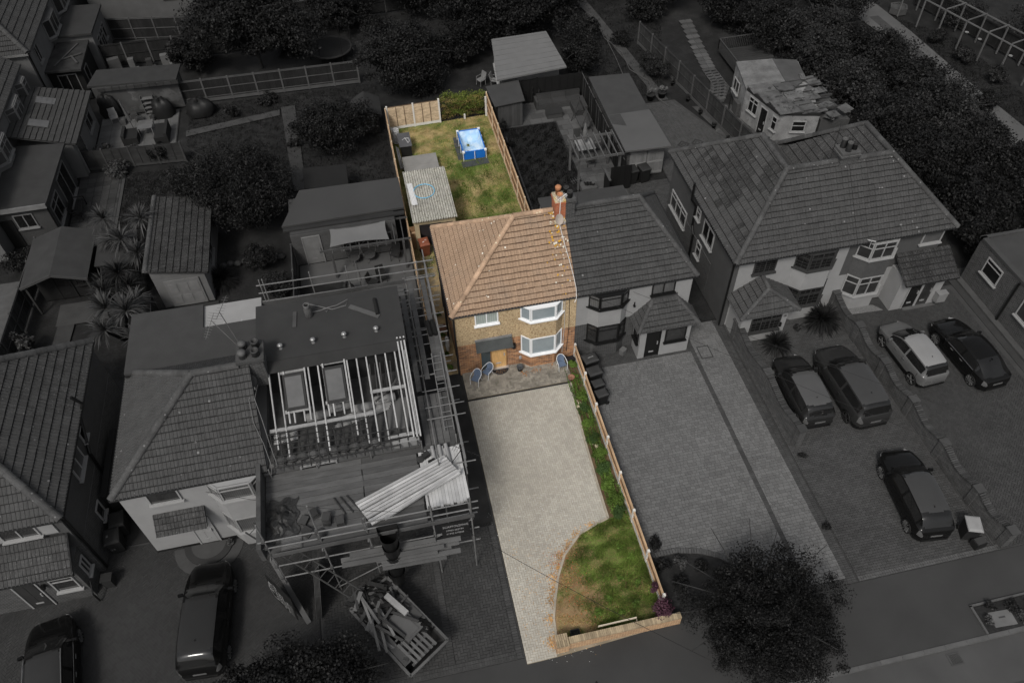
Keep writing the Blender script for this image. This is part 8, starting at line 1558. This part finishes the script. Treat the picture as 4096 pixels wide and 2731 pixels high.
PG2 = T('patio_pergola', 'slim grey pergola frame under the shade sail', 'pergola', (-1.6, 35.5, 0)); pt2 = G(.055, 'slim_pergola_timber')
for x, y in ((-3.5, 34.5), (.55, 34.4)): b = MB(); b.box(x-.06, y-.06, 0, x+.06, y+.06, 2.2); b.build('post', pt2, PG2)
for y in (34.45, 36.3): b = MB(); b.beam((-4.1, y, 2.15), (1.0, y, 2.15), .05, .12); b.build('beam', pt2, PG2)
for i in range(9): x = -3.4+i*.5; b = MB(); b.beam((x, 34.2, 2.1), (x, 36.5, 2.1), .05, .09); b.build('rafter', pt2, PG2)
flat('office_patio', [(-5.6, 34.2), (-3.2, 34.2), (-3.1, 31.0), (.85, 31.0), (.85, 36), (-5.6, 36)], .0, G(.075, 'office_patio_slab', var=.1), th=.03); flat('office_lawn', rect(-5.4, 31.0, -3.2, 34.1), .0, M_['g_lawnd'], th=.03); flat('gravel_margin', rect(.86, 28.5, .98, 39.5), .01, G(.02, fine=.5, fscale=20), th=.03)
for i, x in enumerate((-2.4, -1.5)):
    t = T('egg_chair', '%s round wire-backed chair below the shade sail' % ('left', 'right')[i], 'chair', (x, 35.5, 0)); b = MB(); K = 20; b.tube([(x+.42*math.cos(2*PI*j/K), 35.6+.15*math.sin(2*PI*j/K), .85+.5*math.sin(2*PI*j/K)) for j in range(K+1)], .02, 5); b.build('hoop', G(.09), t)
    b = MB(); b.lathe((x, 35.5, .4), [(.32, 0), (.36, .06), (.02, .07)], 14); b.build('seat', G(.05), t)
    for a_ in (0, 2.1, 4.2): b = MB(); b.tube([(x+.3*math.cos(a_), 35.5+.3*math.sin(a_), 0), (x+.2*math.cos(a_), 35.5+.2*math.sin(a_), .4)], .015, 5); b.build('leg', G(.08), t)
    b = MB()
    for j in range(9): q = -.36+j*.09; hgt = .5*math.sqrt(max(0, 1-(q/.42)**2)); b.tube([(x+q, 35.6, .85-hgt), (x+q, 35.62, .85+hgt)], .008, 4)
    b.build('wires', G(.06), t)
outchair('dark wicker chair at the right end of the office patio', .0, 35.3, R_(-20), G(.02), 'wicker_chair'); outchair('dark armchair in the middle of the office patio', -1.0, 33.6, R_(10), G(.012), 'wicker_chair'); outchair('dark wicker chair left of the middle armchair', -1.5, 33.2, R_(60), G(.016), 'wicker_chair')
blob('covered_barbecue', 'black covered barbecue on the office patio behind scaffold', 'barbecue', -2.9, 32.6, .45, .5, 1.1, M_['g_cover']); t = T('closed_parasol', 'closed pale parasol beside the covered barbecue', 'parasol', (-2.2, 33.2, 0)); b = MB(); b.tube([(-2.2, 33.2, 0), (-2.25, 33.4, 2.0)], .02, 6); b.build('pole', G(.03), t); b = MB(); b.tube([(-2.2, 33.25, .7), (-2.26, 33.42, 2.0)], .11, 8, r2=.03); b.build('folded_canopy', G(.10), t)
fence('slim grey fence left of the office lawn', (-5.75, 36.0), (-5.7, 29.5), 1.7, 3, G(.05), G(.035), G(.05), -1, 0)
# summerhouse and garage
SM = T('summerhouse', 'dark timber summerhouse with low felt roof and open porch', 'summerhouse', (-18.3, 37, 0)); b = MB(); b.box(-19.8, 36.4, 0, -16.9, 39.0, 2.0); b.build('timber_wall', G(.010), SM)
for s, xe in ((-1, -20.1), (1, -16.6)): b = MB(); b.slab([(-18.3, 35.3, 2.75), (-18.3, 39.4, 2.75), (xe, 39.4, 2.15), (xe, 35.3, 2.15)], .05); b.build('roof_slope', G(.032, 'summerhouse_felt', fine=.12), SM)
b = MB(); b.beam((-20.1, 35.28, 2.1), (-18.3, 35.28, 2.7), .04, .14); b.build('bargeboard', G(.05), SM); b = MB(); b.beam((-18.3, 35.28, 2.7), (-16.6, 35.28, 2.1), .04, .14); b.build('bargeboard', G(.05), SM); door(SM, (-18.9, 36.39, 0), (1, 0, 0), .9, 1.9, G(.008), G(.012), glaz=M_['g_glassd']); window(SM, (-17.8, 36.39, .9), (1, 0, 0), .8, .8, G(.012), M_['g_glassd'], 2)
for x in (-19.9, -16.75): b = MB(); b.box(x-.05, 35.4, 0, x+.05, 35.5, 2.1); b.build('porch_post', G(.03), SM)
flat('summerhouse_slabs', rect(-19, 34.2, -16.2, 35.9), .0, G(.045, isl=.2), th=.03); flat('lower_left_path', [(-19.2, 29), (-18.3, 29), (-18.0, 34.2), (-18.9, 34.2)], .0, G(.035), th=.03); flat('neighbour_concrete', rect(-26, 33.5, -21, 38.5), .0, G(.07, 'pale_yard', var=.2), th=.03)
t = T('grey_lean_to_roof', 'grey felt lean-to roof beside the summerhouse', 'roof', (-15.6, 38, 0)); b = MB(); b.slab([(-16.5, 36.5, 1.9), (-14.4, 36.5, 1.8), (-14.4, 39.2, 1.9), (-16.5, 39.2, 2.0)], .06); b.build('felt', G(.03), t); b = MB(); b.box(-16.4, 36.7, 0, -14.5, 39, 1.78); b.build('store_wall', G(.012), t)
SG = T('garage', 'white garage with mossy tiled lean roof and panelled door', 'garage', (-11.7, 37, 0)); b = MB(); b.box(-13.1, 34.3, 0, -10.4, 40.4, 2.2); b.build('rendered_wall', G(.125, 'garage_white', var=.1), SG); b = MB(); b.add([(-13.1, 34.28, 2.2), (-10.4, 34.28, 2.2), (-13.1, 34.28, 2.85), (-13.1, 34.5, 2.2), (-10.4, 34.5, 2.2), (-13.1, 34.5, 2.85)], [(0, 1, 2), (5, 4, 3), (0, 3, 4, 1), (1, 4, 5, 2), (2, 5, 3, 0)]); b.build('gable', G(.125, 'garage_white', var=.1), SG); bud = [200]
roof(SG, [(-10.15, 34.1, 2.3), (-10.15, 40.6, 2.3), (-13.2, 40.6, 2.95), (-13.2, 34.1, 2.95)], M_['g_tile3'], bud, gauge=.36, tw=.3); ridge(SG, (-13.2, 34.1, 2.98), (-13.2, 40.6, 2.98), M_['g_ridge'], .14)
b = MB(); b.box(-12.6, 34.22, .05, -10.75, 34.27, 1.95); gd = b.build('garage_door', G(.14), SG)
for i in range(3):
    for j in range(2): b = MB(); b.box(-12.45+i*.58, 34.2, .25+j*.85, -12.0+i*.58, 34.22, .85+j*.85); b.build('door_panel', G(.15), gd)
window(SG, (-10.39, 36.2, .9), (0, 1, 0), 1.5, 1.0, WF, M_['g_glassd'], 2, n=(1, 0, 0)); gutter(SG, (-10.12, 34.1, 2.25), (-10.12, 40.6, 2.25), M_['g_pipe'], .05)
flat('garage_forecourt', rect(-13, 29, -10.2, 34.2), .0, G(.025, fine=.2), th=.03)
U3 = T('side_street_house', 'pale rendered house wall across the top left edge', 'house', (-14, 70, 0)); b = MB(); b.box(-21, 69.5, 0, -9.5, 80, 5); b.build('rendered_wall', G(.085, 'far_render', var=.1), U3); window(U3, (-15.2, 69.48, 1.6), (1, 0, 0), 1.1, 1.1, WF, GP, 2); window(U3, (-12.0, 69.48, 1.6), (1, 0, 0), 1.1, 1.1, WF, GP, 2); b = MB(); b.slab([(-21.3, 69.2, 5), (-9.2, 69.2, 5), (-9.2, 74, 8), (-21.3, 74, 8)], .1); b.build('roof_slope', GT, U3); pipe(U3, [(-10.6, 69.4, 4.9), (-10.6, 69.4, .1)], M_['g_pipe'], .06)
# ---------------------------------------------------------------- trees and shrubs beyond the plot
LB, LD_, LG, LL = M_['g_leafb'], M_['g_leafd'], M_['g_leaf'], M_['g_leafl']; BK = M_['g_bark']
tree('big dark feathery tree left of centre over the mossy garage', -8.8, 41.2, 6, 3.9, 2.9, 3.0, 30000, .13, LD_, BK, 'evergreen_tree', k=170, spread=.26, ry=3.9, shell=.7, asp=.3)
tree('wide dark tree in the upper left gardens beside the trampoline', -7.6, 59.2, 7, 5.4, 4.0, 3.2, 20000, .15, LD_, BK, k=130, spread=.26, ry=3.6, shell=.6)
tree('broad dark fruit tree beyond the coloured garden hedge', 3.2, 53.0, 5, 4.5, 2.7, 2.8, 22000, .12, LD_, BK, 'fruit_tree', k=150, spread=.24, ry=2.8, shell=.6)
tree('dark leafy tree by the left fence of the coloured garden', -2.7, 46.9, 4, 3.1, 2.1, 2.0, 14000, .10, LD_, BK, 'fruit_tree', k=110, spread=.26, ry=2.2, shell=.6)
tree('ivy-dense dark mass above the pale-roofed garden building', 11.5, 58.5, 7, 5.2, 3.0, 3.0, 24000, .14, LB, BK, 'ivy_tree', k=190, spread=.22, ry=3.4, shell=.75)
tree('round dark shrub tree overlapping the pale metal roof', 15.8, 52.2, 3.4, 2.0, 1.9, 1.8, 11000, .09, LD_, BK, 'round_tree', k=90, spread=.28, shell=.6)
tree('black tree at the top centre behind the trampoline fence', 5.2, 65.0, 6, 3.6, 3.2, 2.8, 12000, .15, LB, BK, k=90, spread=.28, shell=.6)
shrub('rounded bush beside the boarded yard fence and flower tubs', 21.2, 50.8, 1.3, 1.7, 5000, .08, LG, 'yard_bush', k=50, spread=.3); shrub('dark bush further up the long garden path fence', 20.2, 55.8, 1.0, 1.2, 2600, .09, LD_, 'yard_bush', k=30)
for i, (x, y, r, h, m) in enumerate(((26.5, 61.5, 3.8, 4.5, LB), (22.3, 65.5, 3.4, 4.2, LB), (31.5, 60.5, 3.6, 4.5, LB), (34.5, 66, 4.5, 5, LB))):
    tree('%s of the near-black trees along the top right edge' % ORD[i], x, y, h+2, r, h*.6, h*.55, 12000, .15, m, BK, 'conifer_tree', k=90, spread=.26, group='dark trees along the top right', shell=.65, asp=.35)
HED = [(31.2, 53.5, 3.4, 3.2, LD_), (34.0, 50.5, 3.4, 3.6, LG), (32.3, 47.2, 2.9, 3.4, LG), (36.0, 47.0, 3.2, 3.2, LD_), (32.6, 43.4, 2.6, 3.0, LG), (36.2, 43.0, 3.3, 3.4, LD_), (33.0, 39.3, 2.8, 3.0, LD_), (36.8, 38.8, 3.4, 3.4, LG), (33.4, 35.0, 2.8, 3.0, LD_), (37.3, 34.6, 3.4, 3.2, LD_), (34.0, 31.0, 2.8, 3.0, LB), (38.0, 30.6, 3.4, 3.2, LD_), (33.2, 28.4, 1.9, 2.6, LB), (37.6, 55.0, 3.2, 3.4, LD_)]
ORD2 = ORD+['twelfth', 'thirteenth', 'fourteenth']
for i, (x, y, r, h, m) in enumerate(HED): tree('%s tree of the overgrown hedgerow right of the houses, far end first' % ORD2[i], x, y, h+1, r, h*.55, h*.6, int(4200*r), .125, m, BK, 'hedgerow_tree', k=int(36*r), spread=.27, group='overgrown hedgerow trees', shell=.55)
for i, (x, y, r) in enumerate(((42.0, 41, 1.2), (44.3, 47, 1.0), (43.9, 50, .9), (45.0, 44, 1.0), (45.6, 39.5, 1.3), (47.2, 52, 2.0), (51, 58, 4), (50, 48, 3), (52, 42, 3))): shrub('%s planting clump about the far right pergola border' % ORD[i], x, y, r, r*1.1, int(2200*r), .1, LG if i % 2 else LD_, 'border_plant', 'plants by the far pergola', k=24)
shrub('dark bush beside the head of the far concrete drive', 41.9, 57.4, 1.0, 1.3, 2400, .09, LD_, 'border_plant', k=24)
for i, (x, y, r, h, m) in enumerate(((-12.5, 60.0, 2.2, 2.6, LD_), (-1.0, 64.0, 2.6, 3.0, LB), (9.0, 63.5, 3.6, 3.6, LB), (15.5, 61.5, 3.4, 3.4, LB), (7.6, 56.5, 2.2, 2.4, LB), (17.2, 57.0, 1.8, 2.0, LD_), (23.6, 59.5, 2.0, 2.4, LD_), (29.5, 56.5, 2.6, 3.0, LB), (38.0, 61.0, 3.5, 3.8, LB), (-9.5, 66.5, 3.4, 3.6, LB), (6.2, 69.5, 4.5, 4.0, LB), (14.5, 68.0, 4.5, 4.0, LB), (47.5, 60.5, 4.0, 4.0, LB), (29.4, 47.9, 1.4, 2.0, LD_))):
    tree('%s of the dark trees filling the far gardens, counted in no order' % ORD2[i] if i > 13 else '%s dark tree of the far garden thicket, left garden first' % ORD2[i], x, y, h+1, r, h*.55, h*.55, int(3000*r), .13, m, BK, 'thicket_tree', k=int(36*r), spread=.27, group='far garden thicket', shell=.55)
# the two street-side trees
PT = T('plum_tree', 'large near-black plum tree over the pavement beside the front lawn', 'tree', (11.3, 10.4, 0)); b = MB(); b.tube([(11.3, 10.6, 0), (11.35, 10.4, 1.4), (11.4, 10.2, 2.6)], .16, 8, r2=.1)
for i in range(16):
    a_ = 2*PI*i/16+random.uniform(-.2, .2); e = Vector((math.cos(a_)*3.4, math.sin(a_)*3.0, random.uniform(-.4, 1.2))); s0 = Vector((11.35, 10.4, 1.5)); b.tube([s0, s0+e*.5+Vector((0, 0, .5)), s0+e+Vector((0, 0, .6))], .05, 5, r2=.012)
b.build('trunk', G(.028, 'plum_twig'), PT)
crown('crown', (11.3, 9.5, 2.2), (3.6, 3.3, 2.0), 52000, .058, M_['g_leafb'], PT, 260, .17, .5, zmin=.3)
W, N = crown_points((11.4, 10.9, 2.3), (3.5, 2.4, 1.4), 11000, 80, .2, .75, .3); V, F = leaf_mesh(W, N, .062); np_mesh('outer_sprays', V, F, M_['g_leafd'], PT)
MT = T('maple_tree', 'dark broad-leaved maple at the bottom left between car and skip', 'tree', (-6.2, 11.2, 0)); b = MB(); b.tube([(-6.2, 10.9, 0), (-6.2, 11.0, 2.2)], .18, 8, r2=.12)
for i in range(9): a_ = 2*PI*i/9; e = Vector((math.cos(a_)*3.4, math.sin(a_)*1.9, random.uniform(.2, 1.3))); s0 = Vector((-6.2, 11, 1.9)); b.tube([s0, s0+e*.5+Vector((0, 0, .3)), s0+e], .06, 5, r2=.012)
b.build('trunk', BK, MT); crown('crown', (-6.5, 10.8, 2.6), (4.0, 2.7, 1.4), 34000, .075, M_['g_leafd'], MT, 130, .24, .6, zmin=.4, asp=.8)
bd4 = flat('kerbed_front_bed', [(8.4, 11.1), (12.6, 11.1), (12.3, 12.4), (11.2, 13.5), (9.6, 14.0), (8.4, 14.0)], .02, M_['g_soil'], th=.05)
ekk = T('bed_edging', 'curved grey brick edging round the bed under the plum tree', 'edging', (10, 13.8, 0)); ptsb = [Vector(p) for p in ((8.4, 14.05, 0), (9.6, 14.05, 0), (10.6, 13.8, 0), (11.4, 13.4, 0), (12.1, 12.7, 0), (12.6, 11.8, 0))]
for a_, c_ in zip(ptsb, ptsb[1:]):
    n = 9
    for i in range(n): b = MB(); p, q = a_.lerp(c_, i/n+.008), a_.lerp(c_, (i+1)/n-.008); b.beam(p+Vector((0, 0, .05)), q+Vector((0, 0, .05)), .22, .07); b.build('edging_brick', G(.075, 'edging_brick_grey', isl=.15), ekk)
for i, (x, y) in enumerate(((8.8, 13.5), (9.6, 13.4), (10.4, 13.1), (8.8, 14.4), (9.3, 12.6))): shrub('%s small shrub in the curved bed under the plum tree' % ORD[i], x, y, .42, .5, 800, .05, LD_ if i != 1 else LL, 'bed_plant', 'plants under the plum tree', k=16)
# mid-left planting
HEADS = [(-15.9, 39.2, 3.0, 1.1), (-13.8, 38.7, 3.0, 1.1), (-14.9, 37.6, 2.6, 1.15), (-15.6, 38.0, 2.4, 1.1), (-14.0, 36.6, 2.3, 1.1)]
cordy('many-headed spiky palm between the summerhouse and mossy garage', -14.3, 36.0, HEADS, LL, 90, .95, .035); cordy('low spiky palm clump nearest the flat-roofed white house', -15.0, 32.2, [(-15.3, 31.2, 2.0, 1.2), (-14.2, 32.1, 2.3, 1.3), (-15.5, 33.0, 1.9, 1.25), (-14.1, 33.4, 1.7, 1.1), (-13.8, 30.7, 1.6, 1.0)], LL, 90, .95, .035); cordy('spiky palm cluster in front of the summerhouse porch', -15.6, 35.0, [(-15.8, 34.4, 1.8, 1.1), (-15.0, 35.4, 2.1, 1.2), (-16.1, 35.6, 1.5, .9), (-14.5, 34.6, 1.7, 1.0)], LG, 90, .95, .035)
spikes('leaves', [(-10.0, 35.6, .1, 1.5), (-10.0, 35.6, .3, 1.2)], LD_, T('ornamental_grass', 'dark arching grass clump beside the white garage', 'grass', (-10, 35.6, 0)), 220, .8, .02); spikes('leaves', [(-5.2, 61.5, .2, 2.2), (-5.2, 61.5, .5, 1.8)], LD_, T('ornamental_grass', 'large dark arching grass clump left of the trampoline', 'grass', (-5.2, 61.5, 0)), 260, .8, .02)
for lab, x, y, r, h, n_, m in (('dark bush between the feathery tree and garden office', -7.8, 36.2, 1.3, 1.6, 4200, LD_), ('pale flecked bush by the lower left corner of the office', -7.0, 34.0, 1.3, 1.3, 4200, LG), ('dark bush behind the scaffold rail', -7.4, 31.4, 1.4, 1.4, 4200, LG), ('pale variegated bush before the grey lapped fence', -16.9, 48.0, 1.15, .9, 2600, LL), ('black round clipped bush at the end of the lapped fence', -14.3, 48.6, .95, 1.5, 4200, LB), ('leafy climber over the left patio edge', -18.0, 50.0, .9, 1.2, 1500, LL), ('pale leafy bush at the patio corner by the boxes', -16.2, 49.7, .9, .8, 1300, LL), ('small round bush by the stone path end', -5.4, 48.2, .6, .6, 1500, LG), ('straggly bush below the railed fence', -9.6, 53.0, .7, .7, 1400, LD_), ('pale feathery bush beside the lower left path', -20.0, 32.6, .7, 1.6, 1800, LL), ('dark clipped hedge top beside the flat-roofed extension', -21.6, 39.6, 1.5, 1.4, 4200, LD_), ('loose shrub by the gap left of the feathery tree', -12.2, 43.5, 1.3, 1.6, 3600, LD_), ('tall bush joining the feathery tree and stone path', -8.5, 45.2, 2.0, 2.2, 7000, LD_), ('low growth under the railed fence', -7.2, 54.4, 1.0, .5, 1300, LD_), ('dark growth at the foot of the trampoline fence', 1.2, 62.8, 1.6, 1.4, 3600, LD_)):
    shrub(lab, x, y, r, h, n_, .08, m, 'garden_bush', k=max(16, int(30*r)), spread=.3)
for i in range(9): t = T('edging_stone', '%s pale boulder of the row beside the dark lawn' % ORD[i], 'stone', (-9.6+i*.42, 36.9, 0)); b = MB(); b.lathe((-10.0+i*.42, 37.0+.1*(i % 2), 0), [(.2, 0), (.21, .1), (.13, .2), (.02, .23)], 7, sx=1.1); b.build('stone', G(.04), t)
# rough grass tufts on the near lawns in grey
for nm, lab, poly, n_, m in (('rough_grass', 'rough dark grass of the middle left gardens', [(-12.8, 41), (.8, 40), (.8, 55), (-12.8, 55)], 16000, M_['g_leafd']), ('rough_grass', 'rough dark grass of the long garden', [(14.5, 50), (21, 48), (25, 60), (17, 66)], 12000, M_['g_leafd']), ('rough_grass', 'rough dark grass of the left garden', [(-16.5, 40.5), (-12.5, 40.5), (-12.5, 47.5), (-16.5, 47.8)], 7000, M_['g_leaf']), ('rough_grass', 'dark lawn grass behind the grey half', [(8.9, 35.6), (12.5, 35.6), (12.5, 46.6), (8.9, 46.6)], 9000, M_['g_leafb']), ('rough_grass', 'dark lawn grass of the far right garden', [(41.8, 40), (46, 36), (46, 50), (42.8, 55)], 8000, M_['g_leafd'])):
    grass(nm, lab, poly, n_, .09, m, None, -.06 if 'half' not in lab else .015, w=.02)
